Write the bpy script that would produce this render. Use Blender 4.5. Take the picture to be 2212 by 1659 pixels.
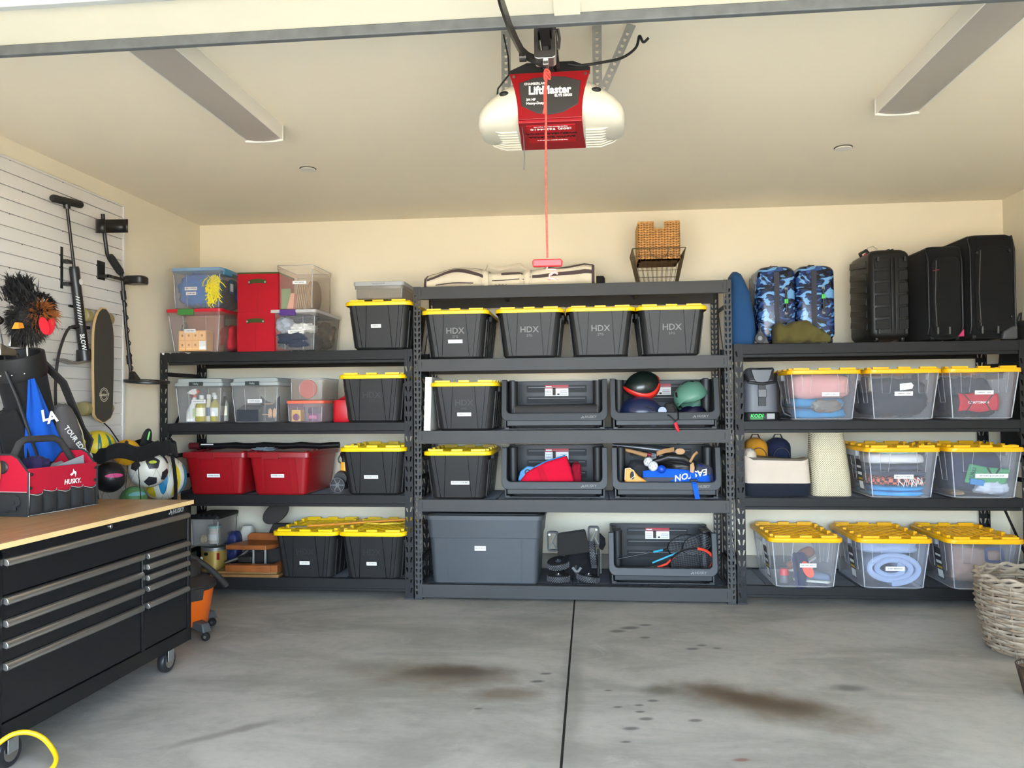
import bpy, bmesh, math, random
from mathutils import Vector, Matrix, noise

for _o in list(bpy.data.objects):
    bpy.data.objects.remove(_o)
S = bpy.context.scene
COL = S.collection
PI = math.pi

# ------------------------------------------------------------------ camera
def _cam():
    yaw, pitch, roll = math.radians(5.684), math.radians(1.384), math.radians(-0.488)
    f = Vector((-math.sin(yaw) * math.cos(pitch), math.cos(yaw) * math.cos(pitch), math.sin(pitch)))
    r = Vector((math.cos(yaw), math.sin(yaw), 0))
    u = r.cross(f)
    r2 = r * math.cos(roll) + u * math.sin(roll)
    u2 = u * math.cos(roll) - r * math.sin(roll)
    cd = bpy.data.cameras.new('camera')
    cd.sensor_fit = 'HORIZONTAL'
    cd.sensor_width = 36.0
    cd.lens = 36.0 * 1703.17 / 2212.0
    cd.clip_start = 0.05
    co = bpy.data.objects.new('camera', cd)
    m = Matrix((r2, u2, -f)).transposed().to_4x4()
    m.translation = Vector((1.2889, -5.6843, 1.4260))
    co.matrix_world = m
    COL.objects.link(co)
    S.camera = co
_cam()

# ------------------------------------------------------------------ light
S.view_settings.view_transform = 'Standard'
S.view_settings.look = 'None'
S.view_settings.gamma = 1.0
S.view_settings.use_curve_mapping = False
S.view_settings.exposure = 1.66
w = bpy.data.worlds.new('sky')
S.world = w
w.use_nodes = True
_nt = w.node_tree
_bg = _nt.nodes['Background']
_bg.inputs['Strength'].default_value = 1.0
_tcw = _nt.nodes.new('ShaderNodeTexCoord')
_sx = _nt.nodes.new('ShaderNodeSeparateXYZ')
_nt.links.new(_tcw.outputs['Generated'], _sx.inputs[0])
_rp = _nt.nodes.new('ShaderNodeValToRGB')      # hazy bright horizon fading to a deeper zenith
_rp.color_ramp.elements[0].position = 0.0
_rp.color_ramp.elements[0].color = (5.2, 6.6, 8.0, 1)
_rp.color_ramp.elements[1].position = 1.0
_rp.color_ramp.elements[1].color = (1.0, 1.7, 2.9, 1)
_e = _rp.color_ramp.elements.new(0.35)
_e.color = (2.2, 3.0, 4.2, 1)
_nt.links.new(_sx.outputs['Z'], _rp.inputs[0])
_nt.links.new(_rp.outputs[0], _bg.inputs['Color'])
_sd = bpy.data.lights.new('sun', 'SUN')
_sd.energy = 16.0
_sd.angle = math.radians(0.6)
_sd.color = (1.0, 0.86, 0.67)
_so = bpy.data.objects.new('sun', _sd)
# the sun stands behind the house, so it lights the driveway but never shines in
_so.rotation_euler = Vector((0.35, -0.45, -1.3)).to_track_quat('-Z', 'Y').to_euler()
COL.objects.link(_so)
try:
    S.cycles.max_bounces = 6
    S.cycles.use_light_tree = False
    S.cycles.adaptive_threshold = 0.03
    S.cycles.diffuse_bounces = 3
    S.cycles.transparent_max_bounces = 16
    S.cycles.glossy_bounces = 2
    S.cycles.transmission_bounces = 4
    S.cycles.caustics_reflective = False
    S.cycles.caustics_refractive = False
    S.cycles.sample_clamp_indirect = 6.0
except Exception:
    pass

# ------------------------------------------------------------------ materials
def lin(c):
    o = []
    for v in c[:3]:
        v = v / 255.0
        o.append(v / 12.92 if v <= 0.04045 else ((v + 0.055) / 1.055) ** 2.4)
    return (o[0], o[1], o[2], 1.0)

MATS = {}
def mat(name, c, rough=0.5, metal=0.0, var=0.0, vs=6.0, bump=0.0, bs=80.0, spec=0.5, sheen=0.0, trans=0.0, coat=0.0):
    if name in MATS:
        return MATS[name]
    m = bpy.data.materials.new(name)
    m.use_nodes = True
    nt = m.node_tree
    p = nt.nodes['Principled BSDF']
    c4 = lin(c)
    p.inputs['Base Color'].default_value = c4
    p.inputs['Roughness'].default_value = rough
    p.inputs['Metallic'].default_value = metal
    p.inputs['Specular IOR Level'].default_value = spec
    if sheen:
        p.inputs['Sheen Weight'].default_value = sheen
    if trans:
        p.inputs['Transmission Weight'].default_value = trans
    if coat:
        p.inputs['Coat Weight'].default_value = coat
    if var or bump:
        tc = nt.nodes.new('ShaderNodeTexCoord')
    if var:
        n = nt.nodes.new('ShaderNodeTexNoise')
        n.inputs['Scale'].default_value = vs
        n.inputs['Detail'].default_value = 5
        nt.links.new(tc.outputs['Object'], n.inputs['Vector'])
        r = nt.nodes.new('ShaderNodeMapRange')
        r.inputs['From Min'].default_value = 0.3
        r.inputs['From Max'].default_value = 0.7
        mx = nt.nodes.new('ShaderNodeMix')
        mx.data_type = 'RGBA'
        mx.inputs[6].default_value = tuple(max(0, v * (1 - var)) for v in c4[:3]) + (1,)
        mx.inputs[7].default_value = tuple(min(1, v * (1 + var)) for v in c4[:3]) + (1,)
        nt.links.new(n.outputs['Fac'], r.inputs['Value'])
        nt.links.new(r.outputs['Result'], mx.inputs[0])
        nt.links.new(mx.outputs[2], p.inputs['Base Color'])
    if bump:
        n2 = nt.nodes.new('ShaderNodeTexNoise')
        n2.inputs['Scale'].default_value = bs
        n2.inputs['Detail'].default_value = 3
        nt.links.new(tc.outputs['Object'], n2.inputs['Vector'])
        b = nt.nodes.new('ShaderNodeBump')
        b.inputs['Strength'].default_value = bump
        b.inputs['Distance'].default_value = 0.004
        nt.links.new(n2.outputs['Fac'], b.inputs['Height'])
        nt.links.new(b.outputs['Normal'], p.inputs['Normal'])
    MATS[name] = m
    return m

def clear(name, c, fac=0.25, rough=0.15):
    """thin see-through plastic: part transparent, part glossy tinted sheet"""
    if name in MATS:
        return MATS[name]
    m = bpy.data.materials.new(name)
    m.use_nodes = True
    nt = m.node_tree
    p = nt.nodes['Principled BSDF']
    p.inputs['Base Color'].default_value = lin(c)
    p.inputs['Roughness'].default_value = rough
    t = nt.nodes.new('ShaderNodeBsdfTransparent')
    t.inputs['Color'].default_value = (0.97, 0.97, 0.97, 1)
    fr = nt.nodes.new('ShaderNodeFresnel')
    fr.inputs['IOR'].default_value = 1.35
    ad = nt.nodes.new('ShaderNodeMath')
    ad.operation = 'ADD'
    ad.use_clamp = True
    ad.inputs[1].default_value = fac
    nt.links.new(fr.outputs['Fac'], ad.inputs[0])
    mx = nt.nodes.new('ShaderNodeMixShader')
    nt.links.new(ad.outputs[0], mx.inputs['Fac'])
    nt.links.new(t.outputs[0], mx.inputs[1])
    nt.links.new(p.outputs[0], mx.inputs[2])
    nt.links.new(mx.outputs[0], nt.nodes['Material Output'].inputs['Surface'])
    MATS[name] = m
    return m

def nodemat(name):
    m = bpy.data.materials.new(name)
    m.use_nodes = True
    MATS[name] = m
    return m, m.node_tree, m.node_tree.nodes['Principled BSDF']

# ------------------------------------------------------------------ mesh builder
def rrect(w, d, r, n=4):
    """rounded rectangle, counter-clockwise, centred"""
    r = max(1e-4, min(r, w / 2 - 1e-4, d / 2 - 1e-4))
    pts = []
    for cx, cy, a0 in ((w/2-r, d/2-r, 0), (-w/2+r, d/2-r, 90), (-w/2+r, -d/2+r, 180), (w/2-r, -d/2+r, 270)):
        for i in range(n + 1):
            a = math.radians(a0 + 90.0 * i / n)
            pts.append((cx + r * math.cos(a), cy + r * math.sin(a)))
    return pts

def ellipse(rx, ry, n=16):
    return [(rx * math.cos(2*PI*i/n), ry * math.sin(2*PI*i/n)) for i in range(n)]

class B:
    def __init__(s):
        s.v = []
        s.f = []
        s.M = None
    def _add(s, vs):
        k = len(s.v)
        if s.M is not None:
            vs = [s.M @ Vector(a) for a in vs]
        s.v.extend([tuple(a) for a in vs])
        return k
    def quad(s, a, b, c, d):
        k = s._add([a, b, c, d])
        s.f.append((k, k+1, k+2, k+3))
    def poly(s, pts):
        k = s._add(pts)
        s.f.append(tuple(range(k, k + len(pts))))
    def box(s, x0, y0, z0, x1, y1, z1):
        x0, x1 = min(x0, x1), max(x0, x1); y0, y1 = min(y0, y1), max(y0, y1); z0, z1 = min(z0, z1), max(z0, z1)
        k = s._add([(x0,y0,z0),(x1,y0,z0),(x1,y1,z0),(x0,y1,z0),(x0,y0,z1),(x1,y0,z1),(x1,y1,z1),(x0,y1,z1)])
        for q in ((0,3,2,1),(4,5,6,7),(0,1,5,4),(1,2,6,5),(2,3,7,6),(3,0,4,7)):
            s.f.append(tuple(k + i for i in q))
        return s
    def hexa(s, p):
        """8 corners: bottom 4 (ccw seen from above), top 4"""
        k = s._add(p)
        for q in ((0,3,2,1),(4,5,6,7),(0,1,5,4),(1,2,6,5),(2,3,7,6),(3,0,4,7)):
            s.f.append(tuple(k + i for i in q))
        return s
    def loft(s, rings, cap0=True, cap1=True, closed=True):
        n = len(rings[0])
        ks = [s._add(r) for r in rings]
        for a, b in zip(ks, ks[1:]):
            for i in range(n if closed else n - 1):
                j = (i + 1) % n
                s.f.append((a+i, a+j, b+j, b+i))
        if cap0:
            s.f.append(tuple(ks[0] + i for i in reversed(range(n))))
        if cap1:
            s.f.append(tuple(ks[-1] + i for i in range(n)))
        return s
    def zloft(s, secs, cx=0, cy=0, n=4, cap0=True, cap1=True):
        """sections (z, w, d, r[, dx, dy]) of rounded rectangles"""
        rings = []
        for q in secs:
            z, w, d, r = q[:4]
            dx, dy = (q[4], q[5]) if len(q) > 4 else (0, 0)
            rings.append([(cx+dx+a, cy+dy+b, z) for a, b in rrect(w, d, r, n)])
        return s.loft(rings, cap0, cap1)
    def tube(s, pts, r, n=6, closed=False, caps=True):
        pts = [Vector(p) for p in pts]
        m = len(pts)
        rr = r if isinstance(r, (list, tuple)) else [r] * m
        rings = []
        up = None
        for i, p in enumerate(pts):
            if closed:
                t = pts[(i+1) % m] - pts[i-1]
            else:
                t = pts[min(i+1, m-1)] - pts[max(i-1, 0)]
            if t.length < 1e-9:
                t = Vector((0, 0, 1))
            t.normalize()
            if up is None:
                up = Vector((0, 0, 1)) if abs(t.z) < 0.9 else Vector((1, 0, 0))
            a = t.cross(up)
            if a.length < 1e-6:
                a = t.orthogonal()
            a.normalize()
            b2 = a.cross(t).normalized()
            up = b2
            rings.append([p + (a * math.cos(2*PI*k/n) + b2 * math.sin(2*PI*k/n)) * rr[i] for k in range(n)])
        if closed:
            rings.append(rings[0])
            return s.loft([[tuple(q) for q in x] for x in rings], False, False)
        return s.loft([[tuple(q) for q in x] for x in rings], caps, caps)
    def ribbon(s, pts, w, t, side):
        """flat strap of width w (along side) and thickness t following pts"""
        side = Vector(side).normalized()
        pts = [Vector(p) for p in pts]
        rings = []
        for i, p in enumerate(pts):
            tg = (pts[min(i+1, len(pts)-1)] - pts[max(i-1, 0)]).normalized()
            nn = tg.cross(side)
            nn = nn.normalized() if nn.length > 1e-6 else Vector((0, 0, 1))
            a, b2 = side * (w/2), nn * (t/2)
            rings.append([tuple(p-a-b2), tuple(p+a-b2), tuple(p+a+b2), tuple(p-a+b2)])
        return s.loft(rings)
    def lathe(s, prof, n=20, c=(0, 0, 0), ax='z', cap0=True, cap1=True, ring=False):
        rings = []
        if ring:
            prof = list(prof) + [prof[0]]
            cap0 = cap1 = False
        for r, z in prof:
            ring = []
            for i in range(n):
                a = 2*PI*i/n
                x, y = r*math.cos(a), r*math.sin(a)
                q = (x, y, z) if ax == 'z' else ((z, x, y) if ax == 'x' else (y, z, x))
                ring.append((c[0]+q[0], c[1]+q[1], c[2]+q[2]))
            rings.append(ring)
        return s.loft(rings, cap0, cap1)
    def prism(s, poly, lo, hi, plane='xz'):
        """extrude a 2-D outline; plane xz extrudes along y, yz along x, xy along z"""
        def P(a, b, t):
            return (a, t, b) if plane == 'xz' else ((t, a, b) if plane == 'yz' else (a, b, t))
        return s.loft([[P(a, b, lo) for a, b in poly], [P(a, b, hi) for a, b in poly]])
    def frame(s, outer, inner, lo, hi, plane='xz'):
        """extruded ring between two outlines of the same count"""
        def P(a, b, t):
            return (a, t, b) if plane == 'xz' else ((t, a, b) if plane == 'yz' else (a, b, t))
        n = len(outer)
        k = s._add([P(a, b, lo) for a, b in outer] + [P(a, b, lo) for a, b in inner] + [P(a, b, hi) for a, b in outer] + [P(a, b, hi) for a, b in inner])
        for i in range(n):
            j = (i + 1) % n
            s.f += [(k+i, k+j, k+n+j, k+n+i), (k+2*n+i, k+3*n+i, k+3*n+j, k+2*n+j),
                    (k+i, k+2*n+i, k+2*n+j, k+j), (k+n+i, k+n+j, k+3*n+j, k+3*n+i)]
        return s
    def ball(s, c, rx, ry=None, rz=None, nu=16, nv=10, fn=None):
        ry = rx if ry is None else ry
        rz = rx if rz is None else rz
        rings = []
        for j in range(1, nv):
            ph = PI * j / nv - PI/2
            ring = []
            for i in range(nu):
                th = 2*PI*i/nu
                d = Vector((math.cos(ph)*math.cos(th), math.cos(ph)*math.sin(th), math.sin(ph)))
                q = fn(d) if fn else 1.0
                ring.append((c[0]+d.x*rx*q, c[1]+d.y*ry*q, c[2]+d.z*rz*q))
            rings.append(ring)
        k0 = len(s.v)
        s.loft(rings, False, False)
        q0 = fn(Vector((0,0,-1))) if fn else 1.0
        q1 = fn(Vector((0,0,1))) if fn else 1.0
        a = s._add([(c[0], c[1], c[2]-rz*q0)])
        b = s._add([(c[0], c[1], c[2]+rz*q1)])
        for i in range(nu):
            j = (i+1) % nu
            s.f.append((a, k0+j, k0+i))
            t = k0 + (nv-2)*nu
            s.f.append((b, t+i, t+j))
        return s
    def lump(s, c, size, seed=0, amp=0.15, freq=2.0, pw=3.0, nu=44, nv=26, fine=0.0):
        """soft cloth-like body: superellipsoid with creases, fills a box of the given size"""
        off = Vector((seed*13.1, seed*7.7, seed*3.3))
        def fn(d):
            k = (abs(d.x)**pw + abs(d.y)**pw + abs(d.z)**pw) ** (-1.0/pw)
            nz = noise.noise(d*freq + off) + 0.5*abs(noise.noise(d*freq*2.3 + off)) * 2 - 0.5
            nz += .55 * (.35 - abs(noise.noise(d*freq*2.9 + off*1.7))) * 1.4
            if fine:
                nz += fine * noise.noise(d*freq*5 + off)
            return k * (1 - amp*0.5 + amp * nz * 0.6)
        return s.ball(c, size[0]/2, size[1]/2, size[2]/2, nu, nv, fn)
    def grid(s, fn, nu, nv):
        k = s._add([fn(i/nu, j/nv) for j in range(nv+1) for i in range(nu+1)])
        for j in range(nv):
            for i in range(nu):
                a = k + j*(nu+1) + i
                s.f.append((a, a+1, a+nu+2, a+nu+1))
        return s
    def mesh(s, name):
        me = bpy.data.meshes.new(name)
        me.from_pydata(s.v, [], s.f)
        me.validate()
        bm = bmesh.new()
        bm.from_mesh(me)
        bmesh.ops.remove_doubles(bm, verts=bm.verts, dist=1e-6)
        bmesh.ops.recalc_face_normals(bm, faces=bm.faces)
        bm.to_mesh(me)
        bm.free()
        return me

def cr(pts, n=6):
    """smooth curve through the points (Catmull-Rom)"""
    P_ = [Vector(p) for p in pts]
    out = []
    for i in range(len(P_)-1):
        a, b, c, d = P_[max(i-1, 0)], P_[i], P_[i+1], P_[min(i+2, len(P_)-1)]
        for k in range(n):
            t = k/n
            out.append(.5*((2*b) + (c-a)*t + (2*a-5*b+4*c-d)*t*t + (3*b-a-3*c+d)*t*t*t))
    out.append(P_[-1])
    return out

def tf(loc=(0,0,0), rot=(0,0,0), sc=(1,1,1)):
    from mathutils import Euler
    return Matrix.Translation(loc) @ Euler([math.radians(a) for a in rot]).to_matrix().to_4x4() @ Matrix.Diagonal((sc[0], sc[1], sc[2], 1))

def link(name, me, parent=None, loc=(0,0,0), rot=(0,0,0)):
    o = bpy.data.objects.new(name, me)
    COL.objects.link(o)
    if parent is not None:
        o.parent = parent
    o.location = loc
    o.rotation_euler = [math.radians(a) for a in rot]
    return o

def obj(name, b, m, parent=None, loc=(0,0,0), rot=(0,0,0), smooth=40, bevel=0, solid=0, seg=2):
    me = b.mesh(name)
    me.materials.append(m)
    if smooth:
        me.shade_smooth()
        me.set_sharp_from_angle(angle=math.radians(smooth))
    o = link(name, me, parent, loc, rot)
    if solid:
        md = o.modifiers.new('solid', 'SOLIDIFY')
        md.thickness = solid
        md.offset = -1
    if bevel:
        md = o.modifiers.new('bevel', 'BEVEL')
        md.width = bevel
        md.segments = seg
        md.limit_method = 'ANGLE'
        md.angle_limit = math.radians(40)
        md.harden_normals = False
    return o

def tag(o, label, cat, group=None, kind=None):
    o['label'] = label
    o['category'] = cat
    if group:
        o['group'] = group
    if kind:
        o['kind'] = kind
    return o

def thing(name, label, cat, loc=(0,0,0), rz=0, group=None, rot=None):
    o = bpy.data.objects.new(name, None)
    o.empty_display_size = 0.05
    COL.objects.link(o)
    o.location = loc
    o.rotation_euler = [math.radians(a) for a in (rot or (0, 0, rz))]
    return tag(o, label, cat, group)

def struct(name, b, m, label=None, **k):
    o = obj(name, b, m, **k)
    o['kind'] = 'structure'
    if label:
        o['label'] = label
    return o

_TX = {}
def text(s, size, m, parent, loc, rot=(90,0,0), bold=0.0, ext=0.0006, name='lettering', sx=1.0, align='CENTER', shear=0.0, label=None):
    key = (s, round(size, 5), m.name, bold, ext, align, shear)
    if key not in _TX:
        c = bpy.data.curves.new('txt', 'FONT')
        c.body = s
        c.size = size
        c.extrude = ext
        c.offset = bold * size
        c.align_x = align
        c.align_y = 'CENTER'
        c.shear = shear
        c.resolution_u = 2
        t = bpy.data.objects.new('txt', c)
        me = bpy.data.meshes.new_from_object(t)
        bpy.data.objects.remove(t)
        me.materials.clear()
        me.materials.append(m)
        me.name = 'lettering'
        _TX[key] = me
    o = link(name, _TX[key], parent, loc, rot)
    o.scale = (sx, 1, 1)
    return o

# ------------------------------------------------------------------ shared materials
wall_m = mat('wall_paint', (236, 225, 200), 0.75, var=0.02, vs=1.2, bump=0.06, bs=60)
ceil_m = mat('ceiling_paint', (250, 238, 214), 0.85, var=0.02, vs=0.8, bump=0.05, bs=50)
stem_m = mat('stem_concrete', (150, 143, 130), 0.85, var=0.12, vs=9, bump=0.2, bs=60)
white_m = mat('white_enamel', (236, 232, 222), 0.35)
rackg_m = mat('rack_grey_paint', (64, 63, 62), 0.48, var=0.05, vs=5, spec=0.25)
rackd_m = mat('rack_black_paint', (32, 31, 31), 0.5, var=0.06, vs=5, spec=0.25)
wire_m = mat('deck_wire', (96, 96, 98), 0.35, metal=0.6)
wired_m = mat('deck_wire_dark', (56, 56, 60), 0.35, metal=0.4)
black_m = mat('black_plastic', (32, 32, 33), 0.5)
blk2_m = mat('deep_black', (14, 14, 15), 0.6)
grey_m = mat('grey_plastic', (120, 122, 124), 0.45)
steel_m = mat('steel', (190, 188, 184), 0.28, metal=1.0)
galv_m = mat('galvanised', (165, 165, 162), 0.45, metal=0.75, var=0.08, vs=30)
paper_m = mat('label_paper', (240, 239, 235), 0.6)
ink_m = mat('label_ink', (70, 70, 74), 0.7)
whitep_m = mat('white_print', (238, 236, 232), 0.5)

# ------------------------------------------------------------------ setting
XL, XR, YB, YF, ZC = -1.985, 4.442, 0.6604, -5.80, 2.9495

def floor_material():
    m, nt, p = nodemat('garage_concrete')
    L = nt.links.new
    N = nt.nodes.new
    tc = N('ShaderNodeTexCoord')
    def noise_n(sc, det=6, rough=0.6, dist=0.0, vec=None):
        n = N('ShaderNodeTexNoise')
        n.inputs['Scale'].default_value = sc
        n.inputs['Detail'].default_value = det
        n.inputs['Roughness'].default_value = rough
        n.inputs['Distortion'].default_value = dist
        L(vec or tc.outputs['Object'], n.inputs['Vector'])
        return n
    def rng(src, a, b, lo=0.0, hi=1.0, smooth=True):
        r = N('ShaderNodeMapRange')
        if smooth:
            r.interpolation_type = 'SMOOTHSTEP'
        r.inputs['From Min'].default_value = a
        r.inputs['From Max'].default_value = b
        r.inputs['To Min'].default_value = lo
        r.inputs['To Max'].default_value = hi
        L(src, r.inputs['Value'])
        return r.outputs['Result']
    def mix(f, a, b):
        x = N('ShaderNodeMix')
        x.data_type = 'RGBA'
        L(f, x.inputs[0])
        for k, v in ((6, a), (7, b)):
            if isinstance(v, tuple):
                x.inputs[k].default_value = v
            else:
                L(v, x.inputs[k])
        return x.outputs[2]
    mp = N('ShaderNodeMapping')
    mp.inputs['Scale'].default_value = (0.7, 1.6, 1.0)
    mp.inputs['Rotation'].default_value = (0, 0, 0.25)
    L(tc.outputs['Object'], mp.inputs['Vector'])
    big = noise_n(1.3, 7, 0.65, 0.6, mp.outputs['Vector'])
    fine = noise_n(14, 6, 0.7)
    col = mix(rng(big.outputs['Fac'], 0.36, 0.64), lin((152, 148, 140)), lin((182, 177, 169)))
    col = mix(rng(fine.outputs['Fac'], 0.42, 0.72, 0, 0.22), col, lin((126, 121, 113)))
    light = noise_n(3.2, 8, 0.7, 1.5)
    col = mix(rng(light.outputs['Fac'], 0.58, 0.74, 0, 0.35), col, lin((206, 202, 195)))
    wob = noise_n(5.0, 5, 0.6)
    def stain(x, y, rx, ry, rot, c, amt, edge=0.55, wobble=0.9, z=0):
        nonlocal col
        q = N('ShaderNodeMapping')
        q.vector_type = 'TEXTURE'
        q.inputs['Location'].default_value = (x, y, 0)
        q.inputs['Rotation'].default_value = (0, 0, math.radians(rot))
        q.inputs['Scale'].default_value = (rx, ry, 1.0)
        L(tc.outputs['Object'], q.inputs['Vector'])
        ln = N('ShaderNodeVectorMath')
        ln.operation = 'LENGTH'
        L(q.outputs['Vector'], ln.inputs[0])
        ma = N('ShaderNodeMath')
        ma.operation = 'MULTIPLY_ADD'
        L(wob.outputs['Fac'], ma.inputs[0])
        ma.inputs[1].default_value = wobble
        L(ln.outputs['Value'], ma.inputs[2])
        f = rng(ma.outputs[0], 1.0 + wobble*0.5, edge + wobble*0.5, 0.0, amt)
        col = mix(f, col, lin(c))
    stain(0.50, -1.56, 0.62, 0.30, -4, (112, 98, 82), 0.75, 0.15)
    stain(0.55, -1.50, 0.36, 0.13, 2, (86, 74, 64), 0.8, 0.1)
    stain(0.86, -1.80, 0.28, 0.13, 8, (112, 96, 80), 0.7, 0.2)
    stain(2.08, -1.83, 0.68, 0.26, -27, (106, 90, 72), 0.85, 0.15)
    stain(2.02, -1.77, 0.45, 0.13, -27, (88, 72, 56), 0.8, 0.1)
    stain(1.62, -1.70, 0.14, 0.10, 0, (92, 90, 78), 0.7, 0.2)
    stain(2.55, -1.60, 0.12, 0.07, 10, (92, 90, 86), 0.7, 0.2)
    stain(1.18, -1.75, 0.09, 1.2, 0, (120, 118, 112), 0.5, 0.2)
    stain(-0.3, -2.35, 0.35, 0.05, 40, (116, 110, 104), 0.6, 0.2, 1.4)
    for x, y, r in ((1.45,-2.17,.035),(1.52,-2.06,.03),(1.50,-1.98,.02),(1.50,-1.90,.02),(1.57,-1.84,.025),(1.40,-1.93,.02),(1.36,-1.72,.018),
                    (1.42,-2.31,.02),(1.52,-.62,.06),(1.62,-.55,.04),(1.44,-.70,.05),(1.86,-1.02,.04),(1.92,-.95,.03),(2.0,-1.0,.025),(1.6,-.82,.03),
                    (1.0,-1.62,.035),(1.04,-1.5,.03),(1.74,-2.06,.03),(0.75,-2.0,.02)):
        stain(x, y, r*1.5, r*0.8, 10, (84, 82, 78), 0.75, 0.3, 0.5)
    for x, y in ((1.95,-2.52),(1.87,-2.44)):
        stain(x, y, .05, .02, 10, (128, 74, 66), 0.7, 0.3, 0.8)
    L(col, p.inputs['Base Color'])
    p.inputs['Roughness'].default_value = 0.55
    p.inputs['Specular IOR Level'].default_value = 0.35
    bp = N('ShaderNodeBump')
    bp.inputs['Strength'].default_value = 0.12
    bp.inputs['Distance'].default_value = 0.003
    L(fine.outputs['Fac'], bp.inputs['Height'])
    L(bp.outputs['Normal'], p.inputs['Normal'])
    return m

XJ = 1.158
fl = struct('floor', B().loft([[(a, y, z) for a, z in ((XL-.1, 0), (XJ-.006, 0), (XJ-.006, -.02), (XJ+.006, -.02), (XJ+.006, 0), (XR+.1, 0), (XR+.1, -.12), (XL-.1, -.12))] for y in (YB+.05, YF)]),
            floor_material(), smooth=0)
obj('joint_filler', B().box(XJ-.0059, YF, -.0199, XJ+.0059, YB, -.008), mat('joint_dirt', (48, 44, 40), 0.9, var=0.4, vs=60), fl)
struct('wall_back', B().box(XL-.15, YB, -.1, XR+.15, YB+.15, ZC+.2), wall_m, smooth=0)
struct('wall_left', B().box(XL-.15, YF, -.1, XL, YB+.001, ZC+.2), wall_m, smooth=0)
struct('wall_right', B().box(XR, YF, -.1, XR+.15, YB+.001, ZC+.2), wall_m, smooth=0)
struct('ceiling', B().box(XL-.15, YF-.2, ZC, XR+.15, YB+.15, ZC+.15), ceil_m, smooth=0)
fw_ = B()
fw_.box(XL-.15, YF-.2, -.1, -1.22, YF, ZC+.1)
fw_.box(3.68, YF-.2, -.1, XR+.15, YF, ZC+.1)
fw_.box(-1.22, YF-.2, 2.46, 3.68, YF, ZC+.1)
struct('wall_front', fw_, wall_m, smooth=0)
struct('roof', B().box(XL-.6, YF-.7, ZC+.16, XR+.6, YB+.6, ZC+.4), stem_m, smooth=0)
struct('baseboard_back', B().box(XL, YB-.018, 0, XR, YB+.002, .222), stem_m, smooth=0, bevel=.004)
struct('baseboard_left', B().box(XL-.002, YF, 0, XL+.016, YB-.018, .222), stem_m, smooth=0, bevel=.004)
struct('baseboard_right', B().box(XR-.016, YF, 0, XR+.002, YB-.018, .222), stem_m, smooth=0, bevel=.004)
drv = struct('ground', B().box(-40, -70, -.2, 40, YF-.2, -.03), mat('driveway_concrete', (206, 196, 178), 0.8, var=0.08, vs=1.5), smooth=0)

# slat wall on the left wall: every slat is a piece of its own
slat_m = mat('slat_white', (226, 222, 216), 0.45)
sw = thing('slat_wall_panel', 'white horizontal slat panel fixed to the wall above the tool chest', 'slat wall', (XL, -2.05, 1.6))
SWY0, SWY1 = -3.70, -0.468
obj('backing', B().box(.0, SWY0+2.05, -1.2, .004, SWY1+2.05, 1.228), mat('slat_groove', (196, 191, 184), 0.6), sw, smooth=0)
_sm = B().box(.004, SWY0+2.05, 0, .017, SWY1+2.045, .066).box(.004, SWY0+2.05, .066, .012, SWY1+2.045, .0725)
_sme = None
for k in range(31):
    z = 2.828 - .0765*(k+1) - 1.6 + .002
    if _sme is None:
        o = obj('slat', _sm, slat_m, sw, (0, 0, z), smooth=0)
        _sme = o.data
    else:
        link('slat', _sme, sw, (0, 0, z))
fr_ = B().box(.004, SWY1+2.045, -1.2, .024, SWY1+2.07, 1.235)
obj('edge_trim', fr_, slat_m, sw, bevel=.003)
obj('edge_trim', B().box(.004, SWY0+2.05, 1.226, .022, SWY1+2.07, 1.24), slat_m, sw, bevel=.003)
_sc = B().lathe([(.0035, 0), (.003, .002)], 8, ax='x').mesh('screw')
_sc.materials.append(mat('screw_head', (110, 104, 98), 0.5, metal=0.5))
for k in (0, 2, 4, 6, 8, 10, 12, 14, 16, 18, 20):
    for y in (-.64, -1.10, -1.55):
        link('screw', _sc, sw, (.013, y + 2.05 + (.1 if k % 4 else 0), 2.828 - .0765*k - 1.6 - .003))

# ceiling lights and sprinkler covers
lite_m = mat('fixture_lens', (176, 168, 158), 0.45)
fixw_m = mat('fixture_white', (236, 230, 218), 0.4)
def ceiling_light(xc, label):
    t = thing('ceiling_light', label, 'light fixture', (xc, -2.17, ZC), group='shop lights on the ceiling')
    w, l = .104, .61
    obj('housing', B().box(-w, -l, -.02, w, l, 0).hexa([(-w, -l+.012, -.078), (-w+.006, -l+.012, -.078), (-w+.006, l-.012, -.078), (-w, l-.012, -.078), (-w, -l+.012, -.02), (-w+.006, -l+.012, -.02), (-w+.006, l-.012, -.02), (-w, l-.012, -.02)])
        .box(w-.006, -l+.012, -.078, w, l-.012, -.02), fixw_m, t, smooth=0)
    ln = B()
    prof = [(-w+.006, -.074), (-w*.5, -.083), (0, -.086), (w*.5, -.083), (w-.006, -.074), (w-.006, -.066), (-w+.006, -.066)]
    ln.loft([[(a, y, z) for a, z in prof] for y in (-l+.012, l-.012)])
    obj('lens', ln, lite_m, t, smooth=60)
    for y0 in (-l, l-.012):
        obj('end_cap', B().prism([(-w-.003, 0), (-w-.003, -.086), (-w*.5, -.091), (w*.5, -.091), (w+.003, -.086), (w+.003, 0)], y0, y0+.012), fixw_m, t, smooth=0, bevel=.002)
ceiling_light(-0.468, 'long unlit ceiling light fixture on the tool chest side of the garage')
ceiling_light(2.842, 'long unlit ceiling light fixture on the suitcase side of the garage')
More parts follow.
